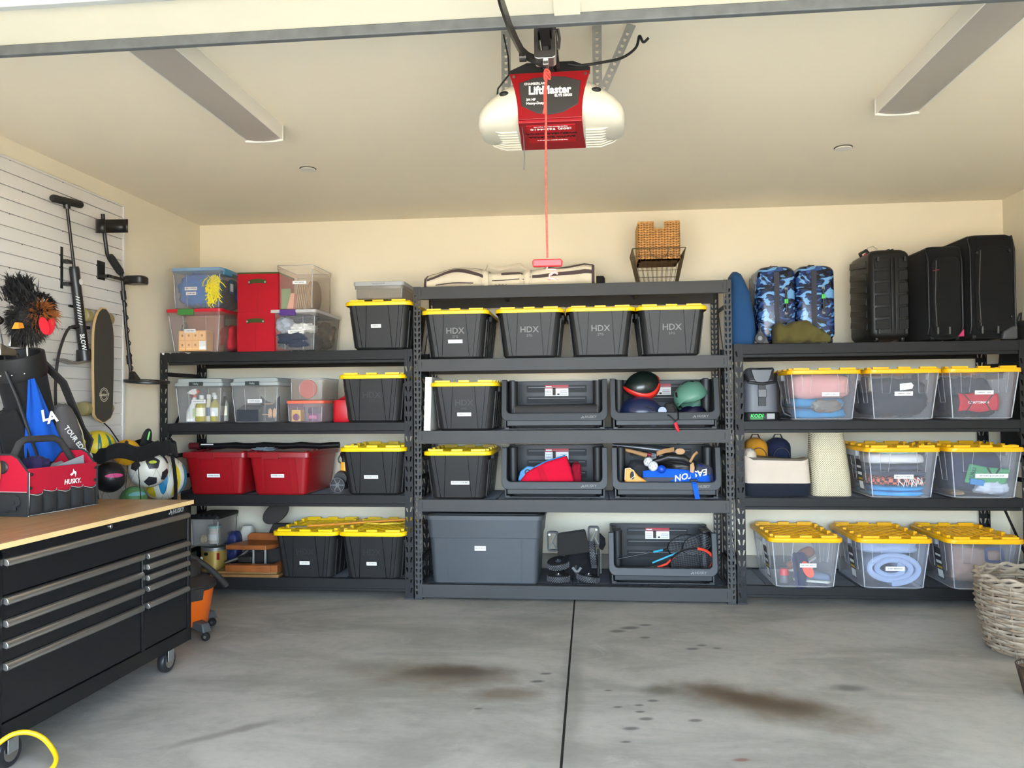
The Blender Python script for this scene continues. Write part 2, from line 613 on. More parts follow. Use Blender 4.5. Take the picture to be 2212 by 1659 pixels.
def sprinkler(x, y, label):
    t = thing('sprinkler_cover', label, 'sprinkler cover', (x, y, ZC), group='round sprinkler covers')
    obj('cover_plate', B().lathe([(.044, -.002), (.050, -.008), (.048, -.011), (0.0001, -.012)], 24), fixw_m, t)
    obj('collar', B().lathe([(.053, 0), (.053, -.0035)], 24), mat('gap_shade', (96, 88, 78), .8), t)  # dark disc: shade of the gap round the cover, put in as colour
sprinkler(-.51, -.787, 'round white sprinkler cover on ceiling nearer the tool chest light')
sprinkler(2.82, -.793, 'round white sprinkler cover on ceiling nearer the suitcases')

# ------------------------------------------------------------------ racks
def perforated(b, o, u, n, w, H, cols, pitch, sw_, sh, lean, z0=.03):
    """plate with real slots: o origin, u width direction; slots lean by +-lean per column"""
    o = Vector(o); u = Vector(u)
    cw = w / cols
    def P(a, z):
        return tuple(o + u*a + Vector((0, 0, z)))
    rows = int((H - 2*z0) / pitch)
    b.quad(P(0, 0), P(w, 0), P(w, z0), P(0, z0))
    for r in range(rows):
        z = z0 + r*pitch
        for c in range(cols):
            a0, a1 = c*cw, (c+1)*cw
            m_ = (a0 + a1)/2
            ln = lean if c % 2 == 0 else -lean
            zc = z + pitch/2
            q = [(m_-sw_*.35+ln, zc-sh/2), (m_+sw_*.35+ln, zc-sh/2), (m_+sw_*.65-ln, zc+sh/2), (m_-sw_*.65-ln, zc+sh/2)]
            e = [(a0, z), (a1, z), (a1, z+pitch), (a0, z+pitch)]
            k = b._add([P(*x) for x in e] + [P(*x) for x in q])
            for i in range(4):
                j = (i+1) % 4
                b.f.append((k+i, k+j, k+4+j, k+4+i))
    zt = z0 + rows*pitch
    b.quad(P(0, zt), P(w, zt), P(w, H), P(0, H))

def rack(name, label, x0, x1, H, levels, heavy):
    W = x1 - x0
    D = .61
    t = thing(name, label, 'storage rack', (x0, 0, 0))
    pm = rackg_m if heavy else rackd_m
    pw = .054 if heavy else .060
    pitch, swd, sh, ln = (.040, .011, .026, .002) if heavy else (.0735, .011, .038, .004)
    for yy, dy in ((0, 1), (D, -1)):
        for xx, dx in ((0, 1), (W, -1)):
            b = B()
            perforated(b, (xx, yy, 0), (dx, 0, 0), None, pw, H, 2, pitch, swd, sh, ln)
            perforated(b, (xx, yy, 0), (0, dy, 0), None, .045, H, 1, pitch, swd, sh, ln)
            o = obj('post', b, pm, t, smooth=0, solid=.002)
            o.modifiers['solid'].offset = 0
            obj('foot', B().box(xx - .003*dx, yy - .003*dy, 0, xx + dx*(pw+.003), yy + dy*.05, .012), black_m, t, smooth=0)
    # side frame braces
    for xx in (.002, W-.002):
        zs = [.25, H*.5-.05, H*.5+.12, H-.16]
        for z in zs:
            obj('brace', B().box(xx-.0015, .03, z-.016, xx+.0015, D-.03, z+.016), pm, t, smooth=0)
        for za, zb in ((.27, H*.5-.07), (H*.5+.14, H-.18)):
            obj('brace', B().hexa([(xx-.0015, .03, za), (xx+.0015, .03, za), (xx+.0015, D-.03, zb), (xx-.0015, D-.03, zb),
                                   (xx-.0015, .03, za+.04), (xx+.0015, .03, za+.04), (xx+.0015, D-.03, zb+.04), (xx-.0015, D-.03, zb+.04)]), pm, t, smooth=0)
    for zt, h in levels:
        zb = zt - h
        for front in (True, False):
            y0, y1 = (-.004, .030) if front else (D-.030, D+.004)
            b = B()
            if heavy:
                e = .030
                b.box(e, y0, zb, W-e, y1, zt)
            else:
                e = pw
                b.box(e-.002, y0+.003, zb, W-e+.002, y1, zt)
                b.box(e, y0+.012, zb-.022, W-e, y1, zb)
            bo = obj('beam', b, pm, t, smooth=0, bevel=.003)
            if heavy and front:
                for sx in (e+.028, W-e-.028):
                    obj('slot', B().box(sx-.003, y0-.0006, zb+h*.28, sx+.003, y0+.001, zt-h*.22), blk2_m, bo, smooth=0)
            elif front:
                for sx in (e-.026, W-e+.002):
                    obj('bracket', B().box(sx, y0+.001, zb-.03, sx+.024, y0+.003, zt-.004), pm, bo, smooth=0)
        # wire deck: many thin rods, joined
        b = B()
        r_ = .0022
        ny = 16 if heavy else 22
        for i in range(ny):
            y = .035 + (D-.07)*i/(ny-1)
            b.box(.03, y-r_, zt-.007-r_, W-.03, y+r_, zt-.007+r_)
        nx = 17 if heavy else 13
        for i in range(nx):
            x = .05 + (W-.10)*i/(nx-1)
            b.box(x-r_, .004, zt-.003-r_, x+r_, D-.004, zt-.003+r_)
        dk = obj('wire_deck', b, wired_m if heavy else wire_m, t, smooth=0)
        dk['kind'] = 'stuff'
        for fx in (.28, .72):
            obj('deck_support', B().box(W*fx-.012, .03, zt-.045, W*fx+.012, D-.03, zt-.011), pm, t, smooth=0)
    return t
CL = [(2.283, .090), (1.752, .090), (1.228, .095), (.729, .090), (.112, .096)]
LL = [(1.828, .072), (1.292, .062), (.759, .066), (.146, .072)]
RL = [(1.827, .072), (1.284, .060), (.748, .062), (.135, .062)]
rack('storage_rack', 'tall grey five tier steel storage rack between two lower black racks', 0, 2.286, 2.286, CL, True)
rack('storage_rack', 'black four tier steel rack beside the slat wall, holding red bins', -1.9586, -.012, 1.829, LL, False)
rack('storage_rack', 'black four tier steel rack holding suitcases and clear yellow lidded totes', 2.3004, 4.2564, 1.829, RL, False)

_lr = [o for o in bpy.data.objects if o.get('label', '').startswith('black four tier steel rack beside')][0]
_chip = mat('chipped_primer', (226, 222, 214), .7)
for xa, xb, za in ((.012, .036, 1.812), (.070, .090, 1.820), (.135, .150, 1.822), (.195, .245, 1.820)):
    obj('paint_chip', B().prism([(xa, 1.8285), (xb, 1.8285), (xb-.004, za+.004), ((xa+xb)/2+.004, za), (xa+.005, za+.006)], -.0022, -.0012), _chip, _lr, smooth=0)

# ------------------------------------------------------------------ lidded totes
tote_m = mat('tote_black', (38, 37, 37), 0.42, var=0.06, vs=4, bump=0.05, bs=150, spec=0.3)
yel_m = mat('lid_yellow', (250, 206, 10), 0.38)
amb_m = mat('lid_amber', (250, 184, 14), 0.38)
emb_m = mat('embossed_grey', (120, 118, 116), 0.5)
embd_m = mat('embossed_dark', (40, 40, 42), 0.4)
clr_m = clear('clear_plastic', (226, 226, 232), 0.10, 0.12)
clre_m = clear('clear_edge', (236, 236, 240), 0.34, 0.15)
clrw_m = clear('clear_warm', (226, 216, 204), 0.12, 0.14)
clrg_m = clear('clear_grey', (196, 194, 190), 0.18, 0.16)

def sticker(parent, x, y, z, w, h, s, tilt=0.0, rz=0.0, name='label_sticker'):
    o = obj(name, B().box(-w/2, -.0006, -h/2, w/2, .0006, h/2), paper_m, parent, (x, y, z), (tilt, 0, rz), smooth=0)
    if s:
        sz = min(h*.62, w*1.35/max(1, len(s)))
        text(s, sz, ink_m, o, (0, -.0009, 0), bold=.008)
    return o

_CACHE = {}
def cached(key, fn):
    """first call builds the mesh object, later ones share its data"""
    if key not in _CACHE:
        _CACHE[key] = fn
    return _CACHE[key]

def share(key, name, build, m, parent, loc=(0,0,0), rot=(0,0,0), **kw):
    if key in _CACHE:
        src = _CACHE[key]
        o = link(name, src.data, parent, loc, rot)
        for md in src.modifiers:
            n = o.modifiers.new(md.name, md.type)
            if md.type == 'BEVEL':
                n.width, n.segments, n.limit_method, n.angle_limit = md.width, md.segments, md.limit_method, md.angle_limit
            elif md.type == 'SOLIDIFY':
                n.thickness, n.offset = md.thickness, md.offset
        return o
    o = obj(name, build(), m, parent, loc, rot, **kw)
    _CACHE[key] = o
    return o

TW, TD, TH = .458, .660, .335          # tote body at the rim
BW, BD = .388, .575                    # at the foot
def tw(z): return BW + (TW-BW)*z/TH
def td(z): return BD + (TD-BD)*z/TH

def front_plate(b, xa0, xb0, xa1, xb1, z0, z1, depth, sgn=-1):
    """proud panel on the front (or back) face between slanting edges, x given at foot and rim"""
    p = []
    for z, xa, xb in ((z0, xa0, xb0), (z1, xa1, xb1)):
        y = sgn*td(z)/2
        q = [(xa, y+sgn*depth, z), (xb, y+sgn*depth, z), (xb, y-sgn*.004, z), (xa, y-sgn*.004, z)]
        if sgn > 0:
            q = [q[3], q[2], q[1], q[0]]
        p += q
    b.hexa(p)

def side_plate(b, ya, yb, z0, z1, depth, sgn):
    p = []
    for z in (z0, z1):
        x = sgn*tw(z)/2
        k = td(z)/TD
        xs = sorted((x-sgn*.004, x+sgn*depth))
        p += [(xs[0], ya*k, z), (xs[1], ya*k, z), (xs[1], yb*k, z), (xs[0], yb*k, z)]
    b.hexa(p)

def tote_body():
    b = B()
    b.zloft([(0, BW-.03, BD-.03, .04), (.010, BW-.008, BD-.008, .045), (.014, BW, BD, .048), (TH-.004, TW, TD, .055), (TH-.004, TW+.016, TD+.016, .058), (TH+.001, TW+.018, TD+.018, .058)])
    for sg in (-1, 1):
        front_plate(b, -.098, .098, -.078, .078, .016, TH-.012, .013, sg)
        front_plate(b, -.150, -.128, -.192, -.165, .016, TH-.012, .013, sg)
        front_plate(b, .128, .150, .165, .192, .016, TH-.012, .013, sg)
        front_plate(b, .1025, .1235, .0825, .1605, .016, TH-.012, .011, sg)
        front_plate(b, -.1235, -.1025, -.1605, -.0825, .016, TH-.012, .011, sg)
        for ya, yb in ((-.27, -.20), (-.16, -.06), (-.03, .03), (.06, .16), (.20, .27)):
            side_plate(b, ya, yb, .016, TH-.05, .007, sg)
    return b

def tote_lid():
    b = B()
    w, d = .500, .702
    b.zloft([(TH-.014, w-.002, d-.002, .062), (TH-.012, w, d, .062), (TH+.010, w-.002, d-.002, .060), (TH+.016, w-.012, d-.012, .056),
             (TH+.016, w-.070, d-.070, .035), (TH+.004, w-.080, d-.080, .032)], cap0=False, n=5)
    # upright tabs round the rim
    for sg in (-1, 1):
        for x, l in ((-.155, .052), (0, .040), (.155, .052)):
            b.box(x-l, sg*(d/2-.036)-.012, TH+.004, x+l, sg*(d/2-.036)+.012, TH+.030)
        for y, l in ((-.235, .030), (-.08, .030), (.08, .030), (.235, .030)):
            b.box(sg*(w/2-.036)-.012, y-l, TH+.004, sg*(w/2-.036)+.012, y+l, TH+.030)
    return b

def tote_lattice():
    b = B()
    r = .0035
    for k in range(-4, 5):
        for sg in (-1, 1):
            x0, y0 = -.18, k*.09 - sg*.17
            x1, y1 = .18, k*.09 + sg*.17
            # clip to the recess
            pts = []
            for t in (0, 1):
                pts.append((x0 + (x1-x0)*t, y0 + (y1-y0)*t))
            (ax, ay), (bx, by) = pts
            lim = .295
            def clip(ax, ay, bx, by):
                if abs(ay) > lim:
                    yy = lim if ay > 0 else -lim
                    f = (yy-ay)/(by-ay) if by != ay else 0
                    if f < 0 or f > 1:
                        return None
                    return (ax + (bx-ax)*f, yy)
                return (ax, ay)
            p0 = clip(ax, ay, bx, by)
            p1 = clip(bx, by, ax, ay)
            if p0 and p1:
                dx, dy = p1[0]-p0[0], p1[1]-p0[1]
                L_ = math.hypot(dx, dy)
                if L_ < .05:
                    continue
                nx, ny = -dy/L_*r, dx/L_*r
                z0, z1 = TH+.003, TH+.009
                b.hexa([(p0[0]-nx, p0[1]-ny, z0), (p1[0]-nx, p1[1]-ny, z0), (p1[0]+nx, p1[1]+ny, z0), (p0[0]+nx, p0[1]+ny, z0),
                        (p0[0]-nx, p0[1]-ny, z1), (p1[0]-nx, p1[1]-ny, z1), (p1[0]+nx, p1[1]+ny, z1), (p0[0]+nx, p0[1]+ny, z1)])
    return b

def handles(parent, m, key):
    for sg in (-1, 1):
        share((key, sg), 'side_handle', lambda: B().box(sg*(TW/2-.01), -.13, TH-.055, sg*(TW/2+.020), .13, TH-.010), m, parent, bevel=.006)

def black_tote(label, x, yf, z, sticker_text=None, logo=None, rz=0, st=(0, .15), lidm=yel_m):
    """yf: front edge of the lid"""
    t = thing('storage_tote', label, 'tote', (x, yf + .351, z), rz, 'black yellow lidded totes')
    share('tote_body', 'body', tote_body, tote_m, t, smooth=30)
    ld = share('tote_lid_y', 'lid', tote_lid, lidm, t, smooth=35)
    share('tote_lat_y', 'lattice', tote_lattice, lidm, ld, smooth=0)
    handles(t, tote_m, 'hb')
    tilt = math.degrees(math.atan((TD-BD)/2/TH))
    if logo:
        m = emb_m if logo == 'light' else embd_m
        zz = .200
        text('HDX', .062, m, t, (0, -td(zz)/2-.0138, zz), (90+tilt, 0, 0), bold=.012, name='logo')
        zz = .158
        text('27G', .026, m, t, (0, -td(zz)/2-.0138, zz), (90+tilt, 0, 0), name='logo')
    if sticker_text is not None:
        zz = st[1]
        sticker(t, st[0], -td(zz)/2-.0142, zz, st[2] if len(st) > 2 else .10, .026, sticker_text, tilt)
    return t

BT = 'black tote with yellow lid '
black_tote(BT + 'under a flat grey lidded box, top of the rack', -.259, -.06, 1.829, 'DISPLAY', None, st=(-.015, .172, .075))
black_tote(BT + 'beside the red jug, with no white sticker', -.310, -.06, 1.293, None, 'dark')
black_tote(BT + 'beside the yellow leaf blower', -.304, -.07, .760, 'WATER TOYS', None, st=(-.01, .135, .105))
black_tote(BT + 'touching the wooden press, on the bottom shelf', -.809, -.08, .147, 'CAR PARTS', 'dark', st=(-.005, .118, .075))
black_tote(BT + 'on the bottom shelf with a yellow cord coiled on it', -.306, -.08, .147, 'CAR PARTS', 'dark', st=(-.005, .118, .075))
black_tote(BT + 'and blank sticker below its logo, first under the striped bag', .314, -.06, 1.753, '', 'light', st=(.0, .125, .106))
black_tote(BT + 'and pale logo, second in the row below the striped bag', .855, -.06, 1.753, None, 'light')
black_tote(BT + 'and pale logo, third along the upper grey shelf', 1.364, -.06, 1.753, None, 'light')
black_tote(BT + 'and pale logo, under the wire basket', 1.866, -.06, 1.753, None, 'light')
black_tote(BT + 'standing against the upright white board', .375, -.06, 1.229, 'TABLE CLOTHS', 'dark', st=(.0, .118, .102))
black_tote(BT + 'and wide sticker, beside the bin with a red bag', .322, -.06, .730, 'PHOTO ALBUMS', None, st=(.02, .122, .135))

def clear_body():
    b = B()
    b.zloft([(0, BW-.02, BD-.02, .05), (.008, BW+.012, BD+.01, .055), (TH, TW+.012, TD+.012, .06)], cap1=False, n=5)
    b.zloft([(TH-.006, TW+.03, TD+.03, .06), (TH, TW+.03, TD+.03, .06)], cap0=False, cap1=False, n=5)
    return b
def clear_ribs():
    b = B()
    r = .0016
    def fp(x, z, s=-1):
        return (x, s*(td(z)/2+.0062), z)
    for xa in (-.155, .085):
        b.tube([fp(xa, TH-.01), fp(xa+.010, .185), fp(xa+.060, .185), fp(xa+.070, TH-.01)], r, 4)
    for sg in (-1, 1):
        for ya in (-.24, -.05, .14):
            b.tube([(sg*(tw(z)/2+.0062), y, z) for y, z in ((ya, TH-.01), (ya+.012, .12), (ya+.085, .12), (ya+.097, TH-.01))], r, 4)
        for k in (-1, 1):
            b.tube([(sg*(tw(z)/2-.006), k*(td(z)/2-.006), z) for z in (.012, TH-.01)], .004, 5)
    b.tube([(a, c, .012) for a, c in rrect(BW+.014, BD+.012, .055, 4)], .0022, 4, closed=True)
    return b
def clear_tote(label, x, yf, z, sticker_text=None, st=(.03, .16), rz=0, barcode=False):
    t = thing('storage_tote', label, 'tote', (x, yf + .351, z), rz, 'clear yellow lidded totes')
    share('clear_body', 'body', clear_body, clr_m, t, smooth=50)
    share('clear_ribs', 'rib', clear_ribs, clre_m, t, smooth=50)
    ld = share('tote_lid_a', 'lid', tote_lid, amb_m, t, smooth=35)
    share('tote_lat_a', 'lattice', tote_lattice, amb_m, ld, smooth=0)
    handles(t, clre_m, 'hc')
    tilt = math.degrees(math.atan((TD-BD)/2/TH))
    if sticker_text is not None:
        zz = st[1]
        sticker(t, st[0], -td(zz)/2-.0085, zz, st[2] if len(st) > 2 else .12, .028, sticker_text, tilt)
    if barcode:
        zz = .15
        lb = obj('barcode_label', B().box(-.0005, -.05, -.11, .0005, .05, .11), mat('barcode_dark', (60, 58, 60), .6), t, (-tw(zz)/2-.0075, -.12, zz), (0, -8, 0), smooth=0)
        for k, (a, c, mm) in enumerate(((-.10, -.045, paper_m), (-.035, -.02, mat('barcode_yellow', (200, 170, 50), .6)), (.0, .02, paper_m), (.05, .065, paper_m))):
            obj('print_block', B().box(-.0006, -.04, a, -.0012, .04, c), mm, lb, smooth=0)
    return t
CT = 'clear tote with yellow lid '
clear_tote(CT + 'holding a pink blanket and blue towel', 2.899, -.08, 1.286, 'SLEEPING BAG', (.04, .182, .115))
clear_tote(CT + 'holding a dark folded tent', 3.427, -.08, 1.286, 'CAMPING - TENT', (-.005, .182, .12))
clear_tote(CT + 'holding a red and black camping bag', 3.944, -.08, 1.286, 'CAMPING - GEAR', (.0, .185, .12))
clear_tote(CT + 'full of folded beach towels', 3.400, -.10, .750, 'BEACH TOWELS', (.005, .152, .126), barcode=True)
clear_tote(CT + 'holding green ocean gear, over the wicker basket', 3.937, -.10, .750, 'WET SUITS & OCEAN GEAR', (.035, .158, .21))
clear_tote(CT + 'holding shoes, with an orange insole showing', 2.743, -.12, .137, 'GROW INTO', (.015, .160, .11), barcode=True)
clear_tote(CT + 'filled with a rolled pale blue quilt', 3.329, -.12, .137, 'GUEST BEDDING', (.0, .145, .125), barcode=True)
clear_tote(CT + 'standing behind the wicker basket, holding tan bags', 3.913, -.12, .137, None, barcode=True)

# ------------------------------------------------------------------ red totes
redt_m = mat('tote_red', (150, 14, 24), 0.35, var=0.05, vs=5)
redl_m = mat('tote_red_lid', (140, 20, 28), 0.35)
def red_tote(label, x, yf, z, w, h, d):
    t = thing('storage_tote', label, 'tote', (x, yf + d/2, z), 0, 'red power tool totes')
    b = B()
    bw, bd, tw_, td_ = w*.80, d*.84, w*.93, d*.95
    b.zloft([(0, bw-.02, bd-.02, .03), (.012, bw, bd, .035), (h-.04, tw_, td_, .04)], n=4)
    yb, yt = -bd/2, -td_/2
    def fp(xa, xb, xc, xd, dep=.006):
        b.hexa([(xa, yb-dep, .014), (xb, yb-dep, .014), (xb, yb+.003, .014), (xa, yb+.003, .014),
                (xc, yt-dep, h-.045), (xd, yt-dep, h-.045), (xd, yt+.003, h-.045), (xc, yt+.003, h-.045)])
    fp(-.135*w/.5, -.115*w/.5, -.135*w/.5, -.115*w/.5)
    fp(.12*w/.5, .145*w/.5, .10*w/.5, .135*w/.5)
    fp(-.10*w/.5, .10*w/.5, -.10*w/.5, .08*w/.5, .003)
    obj('body', b, redt_m, t, smooth=30)
    l = B()
    l.zloft([(h-.048, w-.006, d-.006, .03), (h-.045, w, d, .032), (h-.012, w-.004, d-.004, .03), (h-.006, w-.014, d-.014, .026), (h-.006, w-.06, d-.06, .02), (h-.014, w-.07, d-.07, .02)], n=4)
    for xa, xb in ((-w*.24, w*.02),):
        l.box(xa, -d/2-.006, h-.055, xb, -d/2+.01, h-.012)
    lo = obj('lid', l, redl_m, t, smooth=35)
    for sg in (-1, 1):
        for k in range(4):
            obj('hinge_knuckle', B().lathe([(.007, -.03), (.007, .03)], 8, (sg*(w/2-.05), -d/2+.1+k*.14, h-.006), 'y'), redl_m, lo)
    a = math.degrees(math.atan((td_-bd)/2/(h-.05)))
    sticker(t, -.01, -(bd + (td_-bd)*.44)/2-.0075, h*.44, .10, .026, 'POWER TOOLS', a)
    return t
red_tote('red lidded tote of power tools nearest the slat wall', -1.511, -.06, .760, .50, .325, .66)
red_tote('red lidded tote of power tools next to the leaf blower', -1.008, -.08, .760, .485, .325, .70)

# ------------------------------------------------------------------ large grey tote
def grey_tote():
    t = thing('storage_tote', 'very wide slate grey lidded tote on the floor-level grey shelf', 'tote', (.511, .27, .113))
    gm = mat('tote_slate', (64, 68, 72), 0.45, var=0.05, vs=3)
    b = B()
    h = .50
    b.zloft([(0, .74, .48, .03), (.012, .765, .50, .035), (.335, .805, .535, .04), (.338, .822, .548, .042), (h-.03, .845, .565, .045), (h-.03, .868, .585, .05), (h-.012, .868, .585, .05)], n=5)
    obj('body', b, gm, t, smooth=30)
    for x in (-.27, .27):
        obj('panel_edge', B().hexa([(x-.003, -.254, .02), (x+.003, -.254, .02), (x+.003, -.25, .02), (x-.003, -.25, .02), (x-.003, -.270, .33), (x+.003, -.270, .33), (x+.003, -.262, .33), (x-.003, -.262, .33)]), gm, t, smooth=0)
    obj('lid', B().zloft([(h-.016, .880, .598, .055), (h, .878, .596, .055), (h+.004, .86, .58, .05), (h+.004, .80, .52, .04), (h+.010, .79, .51, .04)], n=5), mat('lid_dark', (60, 62, 64), .5), t, smooth=40)
    sticker(t, -.03, -.2668, .262, .082, .034, 'HOCKEY', 3.3)
grey_tote()

# ------------------------------------------------------------------ open-front stacking bins
bin_m = mat('bin_charcoal', (52, 53, 54), 0.42, var=0.05, vs=4, spec=0.3)
bind_m = mat('bin_dark', (34, 34, 35), 0.5)
red_lab = mat('label_red', (176, 22, 36), 0.5)
_slope = math.radians(9)
def bin_rim():
    """front face plate: U outline with rounded lower corners, leaning back"""
    W_, H_ = .385, .368
    def U(hw, zb, r, n=6):
        pts = [(-hw, H_)]
        for i in range(n+1):
            a = PI + PI/2*i/n
            pts.append((-hw+r + r*math.cos(a), zb+r + r*math.sin(a)))
        for i in range(n+1):
            a = -PI/2 + PI/2*i/n
            pts.append((hw-r + r*math.cos(a), zb+r + r*math.sin(a)))
        pts.append((hw, H_))
        return pts
    o, i_ = U(W_, .066, .05), U(W_-.038, .122, .03)
    b = B()
    n = len(o)
    def P(q, y):
        return (q[0], y + (q[1]-.066)*math.tan(_slope), q[1])
    k = b._add([P(q, 0) for q in o] + [P(q, .0) for q in i_] + [P(q, .03) for q in o] + [P(q, .045) for q in i_])
    for a in range(n-1):
        c = a+1
        b.f += [(k+a, k+c, k+n+c, k+n+a), (k+2*n+a, k+3*n+a, k+3*n+c, k+2*n+c), (k+a, k+2*n+a, k+2*n+c, k+c), (k+n+a, k+n+c, k+3*n+c, k+3*n+a)]
    for e in (0, n-1):
        b.f.append((k+e, k+n+e, k+3*n+e, k+2*n+e))
    return b
def bin_shell():
    b = B()
    D_ = .50
    # floor, sides, back (walls with thickness)
    b.box(-.34, .03, .0, .34, D_, .012)
    for s in (-1, 1):
        x0, x1 = s*.352, s*.366
        b.hexa([(min(x0,x1), .035, .012), (max(x0,x1), .035, .012), (max(x0,x1), D_, .012), (min(x0,x1), D_, .012),
                (min(x0,x1), .075, .362), (max(x0,x1), .075, .362), (max(x0,x1), D_, .362), (min(x0,x1), D_, .362)])
        b.box(s*.33, .03, 0, s*.366, D_, .02)
    b.box(-.36, D_-.014, 0, .36, D_, .366)
    b.box(-.345, .02, .03, .345, .045, .10)
    return b
def stack_bin(label, x, yf, z, logo=True, tag_z=.305):
    t = thing('stacking_bin', label, 'bin', (x, yf, z), 0, 'charcoal open front bins')
    share('bin_shell', 'shell', bin_shell, bin_m, t, smooth=0, bevel=.004)
    share('bin_rim', 'rim', bin_rim, bin_m, t, smooth=35, bevel=.004)
    share('bin_foot', 'foot', lambda: B().zloft([(-.0, .60, .40, .03), (.04, .64, .43, .04)], 0, .27), bind_m, t)
    for s in (-1, 1):
        share(('bin_col', s), 'corner_column', lambda: B().lathe([(.034, .012), (.038, .36)], 16, (s*.318, .20, 0)), bind_m, t)
        share(('bin_col2', s), 'corner_column', lambda: B().lathe([(.030, .012), (.034, .36)], 16, (s*.322, .30, 0)), bind_m, t)
        share(('bin_lug', s), 'stacking_lug', lambda: B().box(s*.345-.02, .40, .362, s*.345+.02, .46, .374), bin_m, t, bevel=.004)
    for k, zz in enumerate((.282, .196, .110)):
        sl = share(('bin_slot_shade', k), 'back_slot_shade', lambda: B().prism([(a, c + zz + .024) for a, c in rrect(.47, .056, .008, 2)], .482, .4865), blk2_m, t, smooth=0)  # flat black plate paints the shade inside the recessed slot
        share(('bin_highlight', k), 'slot_highlight', lambda: B().box(-.222, .476, zz+.033, .222, .482, zz+.037), grey_m, sl, smooth=0)  # grey bar paints the highlight line along the slot
    ls = obj('product_label', B().box(-.092, .4795, tag_z-.055, .092, .481, tag_z+.03), paper_m, t, smooth=0)
    obj('label_band', B().box(-.092, .4785, tag_z+.004, .092, .4795, tag_z+.03), red_lab, ls, smooth=0)
    obj('label_photo', B().box(-.032, .4785, tag_z-.05, -.008, .4795, tag_z+.01), mat('label_photo_dark', (52, 34, 28), .6), ls, smooth=0)
    obj('label_photo', B().box(.004, .4785, tag_z-.048, .022, .4795, tag_z-.036), blk2_m, ls, smooth=0)
    for k in range(3):
        obj('label_print', B().box(-.085, .4785, tag_z-.02-k*.012, -.042, .4795, tag_z-.015-k*.012), mat('print_pale', (170, 170, 172), .6), ls, smooth=0)
        obj('label_print', B().box(.028, .4785, tag_z-.02-k*.012, .082, .4795, tag_z-.015-k*.012), mat('print_pale', (170, 170, 172), .6), ls, smooth=0)
    obj('label_print', B().box(-.084, .4775, tag_z+.014, -.04, .4785, tag_z+.022), whitep_m, ls, smooth=0)
    if logo:
        text('HUSKY', .026, emb_m, t, (.262, .0035, .092), (90-9, 0, 0), bold=.015, name='logo', shear=.2)
        obj('logo_emblem', husky_head(.026), emb_m, t, (.205, .0035, .090), (-9, 0, 0), smooth=0)
    return t
def husky_head(s):
    """simple dog-head outline, standing in the xz plane"""
    pts = [(-.5, -.15), (-.25, .0), (-.05, .1), (.0, .5), (.2, .22), (.45, .15), (.5, -.1), (.35, -.5), (.28, -.1), (.1, -.05), (-.05, -.2), (-.3, -.32)]
    return B().prism([(a*s, c*s) for a, c in pts], -.0006, .0006)
stack_bin('charcoal open bin holding a rolled grey mat', 1.024, .03, 1.229)
stack_bin('charcoal open bin heaped with sports helmets', 1.813, .0, 1.229)
stack_bin('charcoal open bin holding a red bag', 1.019, .05, .730)
stack_bin('charcoal open bin full of baseball gear', 1.821, .03, .730)
stack_bin('charcoal open bin holding tennis rackets', 1.792, .06, .113)

# ------------------------------------------------------------------ left rack: clear bins and what they hold
def cloth(name, c, **k):
    return mat(name, c, k.pop('rough', .85), bump=k.pop('bump', .35), bs=k.pop('bs', 26), var=k.pop('var', .14), vs=k.pop('vs', 7), sheen=.04, spec=.2, **k)

def lump_thing(name, label, cat, c, size, m, seed=0, amp=.16, freq=2.0, pw=3.2, rz=0, group=None, rot=None, **k):
    o = obj(name, B().lump((0, 0, size[2]/2), size, seed, amp, freq, pw, **k), m, None, c, rot or (0, 0, rz), smooth=70)
    return tag(o, label, cat, group)

def clear_bin(label, x, yf, z, w, d, h, m=clrw_m, lid=None, lidm=None, latch=None, taper=.86, edge=clre_m, lid_h=.018, panel=True):
    t = thing('storage_box', label, 'storage box', (x, yf + d/2, z))
    b = B()
    bw, bd = w*taper, d*(taper+.04)
    hb = h - (lid_h if lid else 0)
    b.zloft([(0, bw-.02, bd-.02, .02), (.008, bw, bd, .025), (hb-.03, w*.955, d*.965, .03), (hb-.03, w*.985, d*.985, .03), (hb, w*.99, d*.99, .03)], cap1=False, n=4)
    obj('body', b, m, t, smooth=40)
    e = B()
    def wz(q): return bw + (w*.955-bw)*q/(hb-.03)
    def dz(q): return bd + (d*.965-bd)*q/(hb-.03)
    for sx in (-1, 1):
        for sy in (-1, 1):
            e.tube([(sx*(wz(q)/2-.007), sy*(dz(q)/2-.007), q) for q in (.012, hb-.03)], .0035, 5)
    if panel:
        for fx in (-.2, .22):
            e.tube([(fx*w*(.92 + .08*q/hb), -dz(q)/2-.001, q) for q in (.012, hb-.035)], .0016, 4)
    e.tube([(a, c, hb-.001) for a, c in rrect(w*.99, d*.99, .03, 4)], .0028, 4, closed=True)
    obj('edge', e, edge, t, smooth=50)
    if lid:
        if lid == 'step':
            l = B().zloft([(hb-.012, w, d, .025), (hb+.010, w, d, .025), (hb+.012, w*.96, d*.96, .022), (hb+.014, w*.93, d*.94, .02), (hb+.042, w*.90, d*.92, .02), (hb+.046, w*.86, d*.89, .02)], n=4)
        else:
            l = B().zloft([(hb-.008, w*1.0, d*1.0, .03), (hb-.006, w*1.02, d*1.01, .03), (h-.003, w*1.02, d*1.01, .03), (h, w*.99, d*.985, .03), (h, w*.9, d*.92, .02), (h-.004, w*.88, d*.9, .02)], n=4)
        obj('lid', l, lidm, t, smooth=35)
    if latch:
        lx, lw, lm = latch
        obj('latch', B().box(lx-lw/2, -d/2-.012, hb-.030, lx+lw/2, -d/2+.01, hb+.016), lm, t, bevel=.004)
    return t

